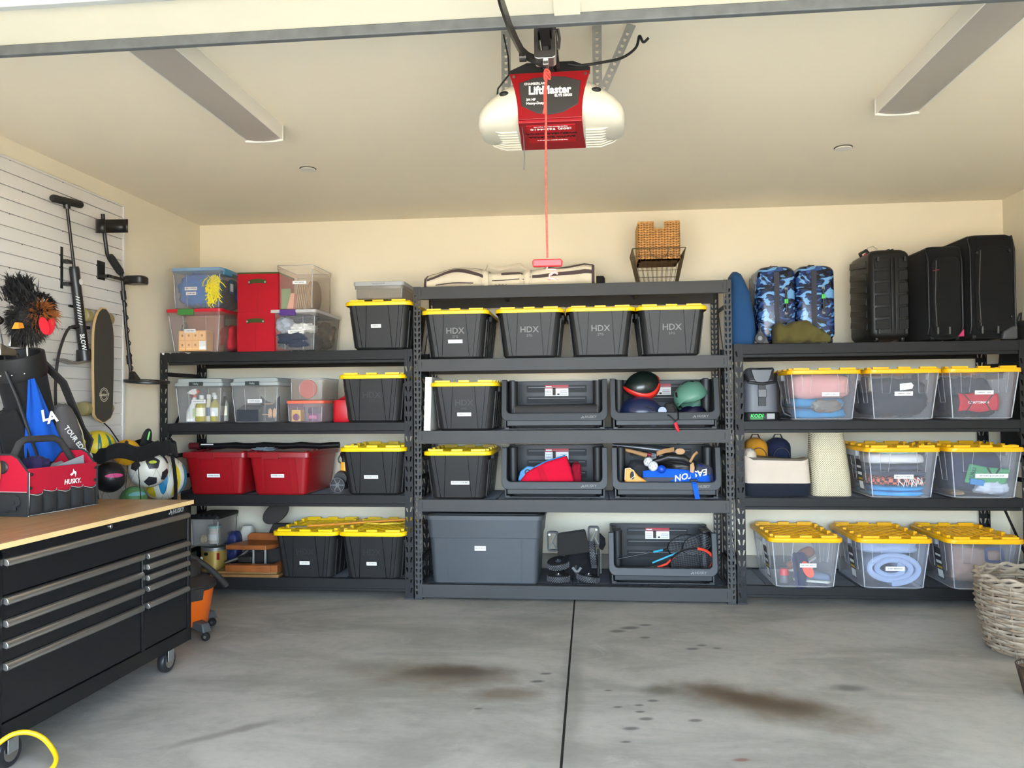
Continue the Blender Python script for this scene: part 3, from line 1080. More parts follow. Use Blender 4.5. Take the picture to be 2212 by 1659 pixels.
# costumes bin, top row nearest the slat wall
t = clear_bin('clear box of blue fabric and yellow fringe, stacked on the red lidded box', -1.667, -.02, 2.158, .395, .50, .312, lid='flat', lidm=clear('lid_pale_blue', (150, 190, 226), .55), taper=.90)
obj('latch', B().box(.170, -.20, .262, .202, -.06, .312), mat('latch_blue', (28, 132, 178), .35), t, bevel=.004)
sticker(t, -.045, -.236, .155, .098, .024, 'HALLOWEEN', 2)
sticker(t, -.045, -.234, .118, .080, .024, 'COSTUMES', 2)
pl = obj('product_label', B().box(.1935, -.10, .13, .1945, -.02, .24), mat('label_sea', (64, 92, 130), .5), t, smooth=0)
obj('print_block', B().box(.1945, -.085, .15, .195, -.035, .21), paper_m, pl, smooth=0)
blue_c = cloth('costume_blue', (52, 112, 178))
lump_thing('blue_costume', 'crumpled bright blue costume fabric inside the top clear box', 'costume', (-1.69, .13, 2.165), (.36, .28, .30), blue_c, 1, .26, 2.8)
lump_thing('blue_costume', 'dark blue costume cloth at the back of the top clear box', 'costume', (-1.60, .33, 2.165), (.30, .24, .27), cloth('costume_navy', (36, 66, 116)), 2, .3, 2.2)
fr = B()
rnd = random.Random(4)
for k in range(70):
    x0, z0 = rnd.uniform(-.05, .045), rnd.uniform(-.09, .09)
    pts = [(x0, 0, z0)]
    for j in range(3):
        q = pts[-1]
        pts.append((q[0] + rnd.uniform(-.022, .022), -.004 - rnd.uniform(0, .012), q[2] - rnd.uniform(.005, .03)))
    fr.tube(pts, .0035, 4)
fr.lump((0, .015, 0), (.09, .05, .20), 5, .3, 3)
tag(obj('yellow_fringe', fr, cloth('fringe_yellow', (238, 220, 50), var=.1), None, (-1.535, -.0, 2.325)), 'frayed bright yellow fringe pressed against the front of the top box', 'fringe')

# christmas bin with red lid
t = clear_bin('clear box with red lid and green latch on the rack top', -1.688, -.02, 1.829, .435, .52, .330, lid='flat', lidm=mat('lid_red', (198, 24, 44), .35), latch=(-.055, .125, mat('latch_green', (62, 126, 58), .4)), taper=.80)
sticker(t, -.04, -.229, .165, .088, .026, 'CHRISTMAS', 5)
cb_m = mat('cardboard_brown', (150, 104, 86), .8, var=.08)
ob = thing('ornament_carton', 'orange carton of small printed squares inside the red lidded box', 'carton', (-1.715, .05, 1.842))
obj('box', B().box(-.11, -.03, 0, .11, .08, .155), mat('carton_orange', (232, 174, 104), .7), ob, bevel=.003)
for r in range(2):
    for c in range(4):
        if r == 0 and c == 3:
            continue
        obj('printed_square', B().box(-.10 + c*.052, -.0315, .012 + r*.072, -.053 + c*.052, -.030, .075 + r*.072), mat('carton_cell', (240, 190, 130), .7), ob, smooth=0)
        obj('printed_dot', B().prism([(-.078 + c*.052 + .008*math.cos(a*PI/4), .045 + r*.072 + .010*math.sin(a*PI/4)) for a in range(8)], -.0328, -.0315), mat('carton_ink', (180, 120, 70), .7), ob, smooth=0)
obj('white_flap', B().box(.056, -.033, .01, .108, -.031, .074), paper_m, ob, smooth=0)
tag(obj('brown_board', B().box(-.16, .0, 0, .15, .02, .285), cb_m, None, (-1.685, .17, 1.842), bevel=.002), 'brown cardboard sheet standing in the red lidded box', 'cardboard')
lump_thing('red_cloth_bundle', 'red cloth bundle beside the orange carton in the red lidded box', 'cloth', (-1.52, .30, 1.842), (.13, .30, .22), cloth('bundle_red', (178, 44, 52)), 6, .15, 2.0, 5)
lump_thing('grey_cloth_bundle', 'grey crumpled wrapping against the side of the red lidded box', 'cloth', (-1.845, .20, 1.842), (.05, .22, .25), cloth('bundle_grey', (128, 118, 112)), 7, .3, 3)

# red fabric boxes
redf_m = cloth('fabric_box_red', (172, 24, 36), var=.06, bump=.2, bs=120)
olive_m = cloth('strap_olive', (62, 72, 34), var=.1, bump=.2, bs=90)
def red_box(label, x, y, z, w, d, h, rim):
    t = thing('fabric_box', label, 'fabric box', (x, y + d/2, z), group='red fabric boxes')
    b = B()
    rings = []
    for q in range(6):
        f = q/5
        ring = []
        for a, c in rrect(w*(1+.01*math.sin(f*3)), d, .008, 2):
            ring.append((a, c - .004*math.sin(f*PI)*(1 if c < 0 else 0), h*f))
        rings.append(ring)
    b.loft(rings)
    obj('body', b, redf_m, t, smooth=40)
    obj('front_seam', B().box(-.0012, -d/2-.0052, .01, .0012, -d/2-.001, h*.72), mat('seam_red', (140, 18, 28), .9), t, smooth=0)
    if rim:
        obj('rim_band', B().loft([[(a, c, h-.004 + .010*math.sin((a/w+.5)*PI*2)) for a, c in rrect(w+.004, d+.004, .008, 2)], [(a, c, h+.008 + .008*math.sin((a/w+.5)*PI*2)) for a, c in rrect(w+.004, d+.004, .008, 2)]]), olive_m, t, smooth=40)
    hd = obj('handle', B().ribbon([(-.068, -d/2-.005, h*.77), (-.03, -d/2-.020, h*.795), (.03, -d/2-.020, h*.80), (.068, -d/2-.005, h*.78)], .030, .004, (0, 0, 1)), olive_m, t)
    for sx in (-.062, .062):
        obj('rivet', B().lathe([(.008, 0), (.006, -.004), (.0001, -.005)], 10, (sx, -d/2-.011, h*.775), 'y'), steel_m, hd)
    return t
red_box('red fabric box with olive strap handle, upper of the two', -1.190, .0, 2.120, .318, .33, .296, True)
red_box('red fabric box with olive strap handle, under its twin', -1.206, .0, 1.829, .292, .33, .290, False)

# party box and clothes box
t = clear_bin('pale clear box of paper plates stacked on the purple latched box', -.912, .02, 2.140, .292, .44, .335, m=clear('clear_peach', (226, 206, 186), .20), taper=.93, panel=False)
sticker(t, .035, -.2135, .205, .105, .024, 'PARTY SUPPLIES', 1.5)
plate_m = mat('paper_tan', (196, 160, 128), .8)
for k in range(7):
    o = obj('paper_bag', B().box(-.0025, 0, 0, .0025, .20, .19), plate_m, None, (-.945 + k*.0145, .10, 2.152), (0, 8, 0), smooth=0)
    tag(o, 'tan folded paper bag in the row inside the pale clear box', 'paper bag', 'tan paper bags in the party box')
for k in range(4):
    o = obj('paper_plate', B().lathe([(.105, -.003), (.112, .002), (.095, .006), (.0001, .004)], 28, (0, 0, .112), 'x'), mat('plate_sand', (206, 172, 142), .8), None, (-.832 + k*.012, .17, 2.150))
    tag(o, 'round tan paper plate standing on edge in the pale clear box', 'paper plate', 'tan plates in the party box')
tag(obj('green_booklet', B().box(-.04, 0, 0, .04, .02, .155), mat('booklet_green', (108, 146, 96), .7), None, (-1.0, .06, 2.15), (0, 0, 4), bevel=.002), 'green booklet standing in the pale clear party box', 'booklet')
tag(obj('coral_napkins', B().hexa([(-.03, 0, 0), (.02, 0, 0), (.02, .12, 0), (-.03, .12, 0), (.0, 0, .12), (.03, 0, .12), (.03, .12, .12), (.0, .12, .12)]), mat('napkin_coral', (232, 160, 140), .8), None, (-.955, .055, 2.15), bevel=.002), 'stack of coral napkins leaning in the pale clear party box', 'napkins')
t = clear_bin('clear box with a purple latch, full of clothes', -.922, .0, 1.829, .362, .60, .312, lid='flat', lidm=clear('lid_milk', (226, 222, 220), .6), latch=(-.035, .122, mat('latch_purple', (78, 38, 120), .4)), taper=.86)
sticker(t, .02, -.278, .145, .125, .028, 'KIDS CLOTHES 4T', 3)
lump_thing('folded_clothes', 'charcoal folded clothes at the bottom of the purple latched box', 'clothes', (-.925, .19, 1.842), (.31, .42, .14), cloth('clothes_charcoal', (58, 64, 78)), 8, .2, 2.5, 5)
lump_thing('folded_clothes', 'white crumpled shirt in the middle of the purple latched box', 'clothes', (-.87, .10, 1.962), (.24, .22, .085), cloth('clothes_white', (228, 226, 222)), 9, .4, 3)
lump_thing('folded_clothes', 'pale grey sweatshirt in the purple latched box', 'clothes', (-1.0, .10, 1.96), (.16, .22, .14), cloth('clothes_pale', (158, 164, 174)), 10, .3, 2.4)
lump_thing('folded_clothes', 'navy crumpled shirt at the top of the purple latched box', 'clothes', (-.91, .16, 2.03), (.28, .24, .09), cloth('clothes_navy', (44, 52, 72)), 11, .3, 2.6)
lump_thing('folded_clothes', 'camouflage tan garment at the back of the purple latched box', 'clothes', (-.86, .42, 1.85), (.26, .28, .25), cloth('clothes_camo', (136, 122, 100), var=.4, vs=16), 12, .3, 2.6)

# flat grey box on the tote
t = clear_bin('low box with grey lid lying on the yellow tote lid', -.253, -.04, 2.200, .375, .52, .128, m=clear('clear_smoke', (170, 160, 146), .55), lid='flat', lidm=mat('lid_grey', (166, 166, 164), .4), taper=.93, lid_h=.024)
obj('grip', B().box(-.05, -.272, .108, .05, -.255, .126), mat('lid_grey', (166, 166, 164)), t, bevel=.004)

# second shelf: grey lidded bins
lidg_m = mat('lid_hefty_grey', (158, 164, 162), .45)
def hefty(label, x, s):
    t = clear_bin(label, x, .0, 1.293, .384, .54, .312, m=clrg_m, lid='step', lidm=lidg_m, taper=.85)
    pl = obj('maker_plate', B().box(-.065, -.279, .283, .045, -.268, .312), mat('plate_black', (34, 44, 44), .5), t, bevel=.003)
    text('Hefty', .020, mat('plate_grey', (150, 160, 158), .5), pl, (-.01, -.2797, .297), bold=.02)
    sticker(t, .0, -.251, .165, .112, .028, s, 4)
    return t
hefty('grey lidded clear box of cleaning bottles beside the rack upright', -1.663, 'CAR WASH KIT')
hefty('grey lidded clear box of dark folded goods beside the orange lidded box', -1.222, 'LIGHT BULBS')
yb_m = mat('bottle_yellow', (206, 190, 96), .25, trans=.3)
def bottle(label, x, y, z, r, h, body, cap, lab, neck=.35):
    t = thing('cleaning_bottle', label, 'bottle', (x, y, z), group='cleaning bottles in the clear box')
    obj('body', B().lathe([(r*.9, 0), (r, .008), (r, h*.58), (r*.85, h*.68), (r*neck, h*.80), (r*neck, h*.86)], 16), body, t)
    obj('cap', B().lathe([(r*neck*1.25, h*.85), (r*neck*1.25, h*.97), (r*neck*1.1, h)], 12), cap, t)
    obj('paper_label', B().loft([[((r+.001)*math.cos(a), (r+.001)*math.sin(a), q) for a in [math.radians(-150 + 12*k) for k in range(11)]] for q in (h*.2, h*.52)], False, False, False), lab, t, smooth=60)
    return t
capw = mat('cap_white', (236, 234, 228), .4)
labc = mat('bottle_label', (224, 220, 196), .5)
bottle('squat yellow oil bottle with round label inside the cleaning box', -1.660, .06, 1.306, .046, .20, yb_m, capw, labc)
bottle('slim cream bottle with blue print inside the cleaning box', -1.600, .055, 1.306, .020, .205, mat('bottle_cream', (222, 214, 184), .4), capw, mat('label_blue_print', (70, 84, 120), .5), .7)
bottle('yellow bottle with white and blue label inside the cleaning box', -1.552, .06, 1.306, .036, .20, yb_m, capw, paper_m)
bottle('tall grey bottle at the corner of the cleaning box', -1.505, .12, 1.306, .030, .225, mat('bottle_grey', (150, 150, 142), .4), capw, labc)
bottle('dark bottle behind the others in the cleaning box', -1.62, .18, 1.306, .036, .22, mat('bottle_dark', (84, 96, 90), .4), capw, labc)
t = thing('spray_bottle', 'white spray bottle with red trigger in the clear cleaning box', 'bottle', (-1.735, .06, 1.306))
obj('body', B().zloft([(0, .082, .06, .02), (.01, .088, .066, .025), (.08, .078, .06, .025), (.13, .05, .045, .02, .012, 0), (.158, .030, .030, .014, .018, 0), (.185, .028, .028, .014, .018, 0)]), capw, t)
obj('collar', B().lathe([(.018, .183), (.018, .203)], 12, (.018, 0, 0)), mat('trigger_red', (188, 62, 56), .4), t)
obj('nozzle', B().prism([(-.035, .222), (-.028, .212), (.02, .203), (.045, .215), (.035, .25), (.0, .245)], -.012, .012), capw, t, bevel=.003)
obj('trigger', B().prism([(.025, .203), (.05, .212), (.06, .235), (.045, .245), (.03, .22)], -.010, .010), mat('trigger_red', (188, 62, 56), .4), t, bevel=.002)
obj('paper_label', B().box(.02, -.034, .03, .043, -.0325, .10), mat('label_green_print', (190, 200, 150), .5), t, smooth=0)
# dark goods
dk_m = mat('goods_dark', (42, 46, 54), .6)
tag(obj('dark_carton', B().box(-.11, -.04, 0, .06, .12, .085).hexa([(-.11, -.04, .085), (.06, -.04, .085), (.06, .12, .085), (-.11, .12, .085), (-.08, .02, .125), (.08, .02, .125), (.08, .12, .125), (-.08, .12, .125)]), dk_m, None, (-1.255, .06, 1.306), bevel=.003), 'black carton with sloping top inside the dark goods box', 'carton')
cd = thing('dark_card', 'dark card printed with gold fork shapes in the grey lidded box', 'card', (-1.13, .10, 1.306))
obj('card', B().prism([(-.08, 0), (.07, 0), (.07, .19), (.05, .17), (.02, .13), (-.03, .15), (-.08, .19)], -.003, .003), dk_m, cd, smooth=0)
for k in range(2):
    gx = -.005 + k*.036
    obj('gold_fork', B().prism([(gx-.015, .04), (gx-.008, .02), (gx-.004, .04), (gx, .02), (gx+.004, .04), (gx+.010, .02), (gx+.017, .06), (gx+.012, .085), (gx, .098), (gx-.012, .085)], -.0045, -.003), mat('print_gold', (230, 176, 132), .5), cd, smooth=0)
obj('gold_bar', B().box(-.07, -.0045, .046, -.02, -.003, .051), mat('print_gold', (230, 176, 132)), cd, smooth=0)
obj('gold_bar', B().box(-.05, -.0045, .127, .015, -.003, .132), mat('print_gold', (230, 176, 132)), cd, smooth=0)
# small boxes
t = clear_bin('small clear box with coral lid of purple craft jars', -.830, .0, 1.293, .285, .36, .165, m=clear('clear_violet', (196, 176, 184), .24), lid='flat', lidm=mat('lid_coral', (255, 110, 80), .45), taper=.90, lid_h=.014)
t = clear_bin('small lidless clear box with a red disc, above the coral lid', -.825, .02, 1.458, .262, .40, .166, m=clear('clear_taupe', (206, 192, 178), .26), taper=.92)
tag(obj('red_disc', B().lathe([(.068, -.006), (.072, 0), (.068, .006), (.0001, .008)], 32, (0, 0, .075), 'y'), mat('disc_red', (196, 52, 56), .45), None, (-.835, .09, 1.470)), 'round red plastic plate standing in the small clear box', 'plate')
t = thing('craft_jar', 'purple topped craft jar in the coral lidded box', 'jar', (-.775, .07, 1.302))
obj('jar', B().lathe([(.045, 0), (.048, .01), (.048, .05), (.042, .062)], 18), mat('jar_violet', (110, 58, 104), .3), t)
obj('lid', B().lathe([(.05, .060), (.052, .085), (.045, .105), (.0001, .108)], 18), mat('jar_lid_dark', (54, 54, 66), .4), t)
obj('paper_label', B().box(-.03, -.0492, .02, .03, -.0482, .045), mat('label_pink', (206, 110, 150), .5), t, smooth=0)
t = thing('craft_kit_carton', 'yellow craft carton with a purple ball print in the coral lidded box', 'carton', (-.905, .05, 1.302))
obj('box', B().box(-.035, -.02, 0, .035, .05, .085), mat('carton_yellow', (238, 190, 70), .6), t, bevel=.002)
obj('printed_ball', B().prism([(.026*math.cos(a*PI/8), .032 + .026*math.sin(a*PI/8)) for a in range(16)], -.0215, -.020), mat('ball_plum', (122, 44, 84), .6), t, smooth=0)
# red jug
t = thing('red_jug', 'red plastic jug squeezed beside the black tote', 'jug', (-.575, .16, 1.293))
rj_m = mat('jug_red', (196, 18, 34), .35)
obj('body', B().zloft([(0, .125, .15, .02), (.01, .135, .16, .025), (.14, .135, .16, .03), (.165, .125, .15, .03), (.172, .10, .12, .03)]), rj_m, t)
obj('handle', B().tube([(-.04, .03, .165), (.0, .03, .185), (.03, .0, .225), (.055, 0, .215), (.058, 0, .15)], .017, 8), rj_m, t)
t = thing('paper_roll', 'white paper roll lying beside the rack upright', 'paper roll', (-1.86, .25, 1.293))
obj('roll', B().frame([(.03*math.cos(a*PI/10), .03 + .03*math.sin(a*PI/10)) for a in range(20)], [(.013*math.cos(a*PI/10), .03 + .013*math.sin(a*PI/10)) for a in range(20)], -.06, .06), mat('roll_white', (226, 222, 210), .8), t)
obj('core', B().frame([(.0135*math.cos(a*PI/10), .03 + .0135*math.sin(a*PI/10)) for a in range(20)], [(.011*math.cos(a*PI/10), .03 + .011*math.sin(a*PI/10)) for a in range(20)], -.061, .061), mat('core_brown', (110, 84, 60), .8), t)

# third shelf: tube and blower
t = thing('wrapped_tube', 'long black plastic wrapped tube lying on the red totes', 'tube', (-1.235, .22, 1.112))
obj('roll', B().tube([(-.60 + 1.2*k/16, .004*math.sin(k*2.1), .004*math.sin(k*1.7)) for k in range(17)], [.024 + .0015*math.sin(k*2.7) for k in range(17)], 12), mat('bin_liner_black', (22, 22, 24), .22), t)
obj('end_wrap', B().tube([(-.603, 0, 0), (-.52, 0, 0)], .0265, 12), mat('wrap_maroon', (92, 24, 32), .4), t)
obj('print_patch', B().box(-.50, -.026, .008, -.40, -.0235, .016), whitep_m, t, smooth=0)
tag(obj('plastic_film', B().lump((0, 0, .012), (.24, .10, .035), 15, .6, 4, 2.2, fine=.5), clear('film', (190, 200, 214), .45, .2), None, (-1.18, .10, 1.082), smooth=60), 'crumpled clear plastic film lying on the red totes', 'plastic film')
t = thing('leaf_blower', 'yellow and black leaf blower standing nose out between two totes', 'leaf blower', (-.567, .10, .760))
by_m = mat('blower_yellow', (240, 168, 24), .4)
obj('nozzle', B().lathe([(.050, -.14), (.054, -.135), (.046, -.11), (.048, .02), (.050, .06), (.044, .05), (.040, -.08), (.046, -.139)], 20, (0, 0, .075), 'y', cap0=False), black_m, t)
fan = B().lathe([(.050, -.142), (.054, -.142), (.054, -.130), (.050, -.130)], 20, (0, 0, .075), 'y', ring=True)
for k in range(6):
    a = k*PI/3
    fan.box(-.001, -.140, .075, .001, -.132, .075)
    fan.hexa([(.004*math.cos(a+1.57), -.140, .075 + .004*math.sin(a+1.57)), (.004*math.cos(a-1.57), -.140, .075 + .004*math.sin(a-1.57)), (.004*math.cos(a-1.57), -.132, .075 + .004*math.sin(a-1.57)), (.004*math.cos(a+1.57), -.132, .075 + .004*math.sin(a+1.57)),
              (.050*math.cos(a) + .003*math.cos(a+1.57), -.140, .075 + .050*math.sin(a) + .003*math.sin(a+1.57)), (.050*math.cos(a) - .003*math.cos(a+1.57), -.140, .075 + .050*math.sin(a) - .003*math.sin(a+1.57)),
              (.050*math.cos(a) - .003*math.cos(a+1.57), -.132, .075 + .050*math.sin(a) - .003*math.sin(a+1.57)), (.050*math.cos(a) + .003*math.cos(a+1.57), -.132, .075 + .050*math.sin(a) + .003*math.sin(a+1.57))])
fan.lathe([(.016, -.142), (.016, -.131)], 12, (0, 0, .075), 'y')
obj('intake_grille', fan, mat('grille_grey', (96, 96, 98), .4), t)
obj('motor_housing', B().lathe([(.052, -.06), (.060, -.02), (.062, .05), (.05, .10), (.03, .12)], 18, (0, 0, .115), 'y'), by_m, t)
obj('motor_cover', B().lathe([(.049, -.085), (.054, -.06), (.055, -.03)], 18, (.004, 0, .118), 'y'), black_m, t)
obj('neck', B().zloft([(.15, .05, .06, .015), (.20, .042, .05, .014), (.235, .046, .05, .014)], .008, .0), by_m, t)
obj('grip', B().tube([(.012, -.005, .22), (.012, .0, .262), (.0, .02, .285), (-.02, .05, .29), (-.03, .10, .27)], .020, 10), black_m, t)
obj('trigger_guard', B().tube([(-.02, -.01, .285), (-.03, -.02, .262), (-.028, -.015, .235), (-.01, -.005, .225)], .006, 6), black_m, t)

# bottom shelf
t = clear_bin('clear box with black slotted lid on top of the paint can', -1.672, .12, .345, .235, .36, .235, m=clrg_m, lid='flat', lidm=blk2_m, taper=.9, panel=False)
for k in range(5):
    obj('lid_tab', B().box(-.10 + k*.045, -.184, .222, -.078 + k*.045, -.168, .245), blk2_m, t, smooth=0)
bottle('white tub with teal lid inside the black lidded clear box', -1.635, .22, .356, .045, .14, mat('tub_white', (214, 206, 192), .5), mat('tub_teal', (120, 176, 168), .4), paper_m, .95)
tag(obj('tape_roll', B().lathe([(.024, -.012), (.034, -.012), (.034, .012), (.024, .012)], 16, (0, 0, .034), 'x', ring=True), mat('tape_tan', (200, 184, 140), .6), None, (-1.71, .20, .356)), 'small roll of tan tape in the black lidded box', 'tape')
t = thing('paint_can', 'gold labelled paint can under the black lidded clear box', 'paint can', (-1.628, .20, .147))
gold_m = mat('paint_label_gold', (176, 150, 78), .35, metal=.3)
obj('can', B().lathe([(.092, 0), (.094, .004), (.094, .176), (.098, .180), (.098, .190), (.090, .190), (.088, .184)], 32), galv_m, t)
obj('paper_label', B().lathe([(.0948, .012), (.0948, .165)], 32, cap0=False, cap1=False), gold_m, t)
obj('label_spot', B().prism([(-.02 + .018*math.cos(a*PI/8), .145 + .014*math.sin(a*PI/8)) for a in range(16)], -.096, -.0935), blk2_m, t, smooth=0)
obj('label_spot', B().box(-.072, -.078, .06, -.05, -.072, .12), paper_m, t, smooth=0)
obj('label_spot', B().box(.058, -.079, .10, .078, -.072, .15), mat('spot_red', (150, 40, 40), .5), t, smooth=0)
tag(obj('supply_bag', B().lump((0, 0, .14), (.13, .14, .30), 16, .15, 2, 4), mat('bag_navy', (34, 44, 96), .5, var=.3, vs=8), None, (-1.55, .36, .147), smooth=60), 'navy and black soil bag standing behind the paint can', 'bag')
tag(obj('storage_container', B().zloft([(0, .10, .10, .03), (.28, .10, .10, .03), (.31, .07, .07, .03)]), mat('jug_pale', (206, 202, 190), .6), None, (-1.475, .46, .147), smooth=50), 'pale grey container standing behind the navy bag', 'container')
t = thing('wooden_press', 'wooden bench press tool with orange platform on a wooden base', 'press', (-1.285, .22, .147))
wo_m = mat('wood_orange', (150, 84, 38), .45, var=.2, vs=12)
wo2_m = mat('wood_tan', (134, 96, 54), .55, var=.2, vs=14)
obj('base_board', B().box(-.27, -.24, 0, .26, .16, .022), wo2_m, t, bevel=.003)
obj('base_board', B().box(-.24, -.22, .022, .24, .14, .040), mat('wood_olive', (140, 104, 58), .55, var=.2, vs=14), t, bevel=.003)
obj('rail', B().box(-.15, -.24, .040, .20, -.17, .090), wo_m, t, bevel=.003)
obj('rail', B().box(.20, -.235, .040, .25, .12, .092), wo_m, t, bevel=.003)
obj('platform', B().prism([(-.17 + .0, -.19), (.14, -.19), (.19, -.12), (.19, .06), (-.10, .06), (-.17, -.12)], .195, .228, 'xy'), wo_m, t, bevel=.004)
obj('backrest', B().prism([(-.10, .228), (.19, .228), (.19, .262), (.165, .285), (-.075, .285), (-.10, .262)], .03, .06), wo_m, t, bevel=.004)
obj('bracket', B().box(.02, -.15, .06, .034, -.13, .20).box(.112, -.15, .06, .126, -.13, .20).box(.02, -.15, .06, .126, -.13, .074), galv_m, t, bevel=.002)
obj('motor', B().lathe([(.05, -.10), (.058, -.09), (.058, .06), (.05, .08)], 18, (.17, .0, .125), 'x'), blk2_m, t)
obj('body', B().box(-.11, -.12, .085, .0, .05, .13).box(.0, -.06, .06, .22, .12, .19), mat('press_dark', (36, 32, 30), .5), t, bevel=.006)
obj('arm', B().tube([(-.22, -.10, .075), (-.14, -.05, .10), (-.06, .0, .17), (-.02, .02, .195)], [.012, .016, .02, .018], 8), mat('press_steel', (86, 82, 76), .4, metal=.6), t)
obj('column', B().hexa([(.0, .10, .19), (.20, .10, .19), (.20, .16, .19), (.0, .16, .19), (.07, .12, .345), (.20, .12, .345), (.20, .17, .345), (.07, .17, .345)]), mat('press_dark', (36, 32, 30)), t, bevel=.006)
obj('guard_disc', B().prism([(.085 + .105*math.cos(a*PI/16) + .012*math.sin(a*PI/16), .425 + .084*math.sin(a*PI/16) + .030*math.cos(a*PI/16)) for a in range(32)], .13, .155), mat('guard_brown', (52, 46, 42), .6), t, bevel=.004)
# pole and cord on the totes
t = thing('wooden_pole', 'orange wooden pole lying across the bottom black totes', 'pole', (-.50, .10, .527))
obj('shaft', B().tube([(-.30, -.12, .004), (.0, -.02, .012), (.42, .10, .026)], .009, 8), mat('pole_orange', (206, 132, 34), .5, var=.15, vs=30), t)
obj('head', B().prism([(-.42, -.17), (-.30, -.13), (-.31, -.11), (-.41, -.12)], -.004, .006, 'xy'), mat('pole_head', (90, 80, 60), .5), t, bevel=.002)
cc = B()
for k in range(4):
    R_ = .085 + .022*k
    cc.tube([(R_*1.1*math.cos(a*PI/14), R_*.8*math.sin(a*PI/14), .004 + .004*k + .003*math.sin(a*1.3+k)) for a in range(28)], .004, 5, closed=True)
tag(obj('yellow_rope', cc, mat('cord_yellow', (226, 196, 60), .5), None, (-.27, .17, .5255)), 'loose coil of thin yellow cord lying on a black tote', 'cord')

# ------------------------------------------------------------------ centre rack contents
canvas_m = cloth('canvas_cream', (226, 212, 186), var=.05, bump=.3, bs=18)
stripe_m = cloth('stripe_brown', (86, 72, 72), var=.08)
def striped_bag():
    t = thing('canvas_roll_bag', 'long cream canvas bag with dark stripes, lying on the tall rack', 'bag', (.69, .27, 2.284))
    L_ = 1.30
    def hgt(u):
        k = [(0, .085), (.04, .115), (.2, .165), (.32, .150), (.42, .125), (.6, .135), (.75, .155), (.93, .185), (.985, .165), (1, .14)]
        for (a, b), (c, d) in zip(k, k[1:]):
            if a <= u <= c:
                f = (u-a)/(c-a)
                f = f*f*(3-2*f)
                return b + (d-b)*f
        return .14
    def S_(u, a, off=0.0):
        h = hgt(u)
        w = .15 + .02*math.sin(u*7) - (.03 if abs(u-.37) < .03 or abs(u-.6) < .03 else 0)
        e = min(1, min(u, 1-u)/.02)**.5 * .12 + .88
        n = noise.noise(Vector((u*9, math.cos(a)*1.3, math.sin(a)*1.3))) * .012
        cx, cz = math.cos(a), math.sin(a)
        k = (abs(cx)**3.2 + abs(cz)**3.2)**(-1/3.2)
        return ((u-.5)*L_, cx*k*(w+n+off)*e, h/2 + cz*k*(h/2+n*.6+off)*e)
    b = B()
    N = 60
    b.loft([[S_(i/N, 2*PI*j/28) for j in range(28)] for i in range(N+1)])
    obj('body', b, canvas_m, t, smooth=70)
    def stripe(u0, u1, a_fn, wd, name='stripe', m=stripe_m):
        q = B()
        n = max(6, int((u1-u0)*50))
        rows = []
        for i in range(n+1):
            u = u0 + (u1-u0)*i/n
            a = math.radians(a_fn(u))
            rows.append([S_(u, a-wd/2, .006), S_(u, a, .008), S_(u, a+wd/2, .006)])
        k = q._add([p for r in rows for p in r])
        for i in range(n):
            for j in range(2):
                q.f.append((k+i*3+j, k+i*3+j+1, k+i*3+j+4, k+i*3+j+3))
        obj(name, q, m, t, smooth=70)
    # front faces -y: angle 180..90 is front-upper
    stripe(.03, .355, lambda u: 168 - 22*math.sin((u-.03)/.325*PI), .30)
    stripe(.62, .975, lambda u: 172 + 3*math.sin(u*30), .30)
    stripe(.70, .975, lambda u: 140 - 6*math.sin(u*20), .14)
    stripe(.17, .36, lambda u: 128 - 4*math.sin(u*25), .12)
    stripe(.39, .60, lambda u: 190 - 8*(u-.39)/.2, .10)
    stripe(.08, .30, lambda u: 206, .09)
    stripe(.03, .16, lambda u: 118, .10)
    stripe(.46, .58, lambda u: 150, .22)
    for u0 in (.018, .982):
        q = B()
        rows = [[S_(u0-.008, math.radians(a), .007), S_(u0+.008, math.radians(a), .007)] for a in range(60, 260, 10)]
        k = q._add([p for r in rows for p in r])
        for i in range(len(rows)-1):
            q.f.append((k+i*2, k+i*2+1, k+i*2+3, k+i*2+2))
        obj('end_binding', q, stripe_m, t, smooth=70)
    strap_m = cloth('strap_cream', (232, 216, 190), var=.04)
    for u0 in (.365, .605):
        q = B()
        rows = [[S_(u0-.018, math.radians(a), .010), S_(u0+.018, math.radians(a), .010)] for a in range(40, 265, 12)]
        k = q._add([p for r in rows for p in r])
        for i in range(len(rows)-1):
            q.f.append((k+i*2, k+i*2+1, k+i*2+3, k+i*2+2))
        obj('strap', q, strap_m, t, smooth=70, solid=.004)
    obj('handle', B().ribbon([(-.19, -.03, .135), (-.16, -.06, .185), (-.08, -.05, .155), (.0, -.05, .165), (.08, -.06, .185), (.13, -.03, .15)], .035, .006, (0, .7, .7)), strap_m, t)
    obj('script_print', B().tube([(-.10 + k*.008, -.158, .018 + .006*math.sin(k*1.9)) for k in range(12)], .0018, 4), stripe_m, t)
striped_bag()
t = thing('instrument_case', 'small black case behind the end of the striped canvas bag', 'case', (1.25, .50, 2.284))
obj('shell', B().zloft([(0, .32, .15, .02), (.10, .32, .15, .02), (.12, .30, .13, .02)]), blk2_m, t)
obj('latch', B().box(.158, -.02, .05, .166, .02, .08), steel_m, t, bevel=.002)

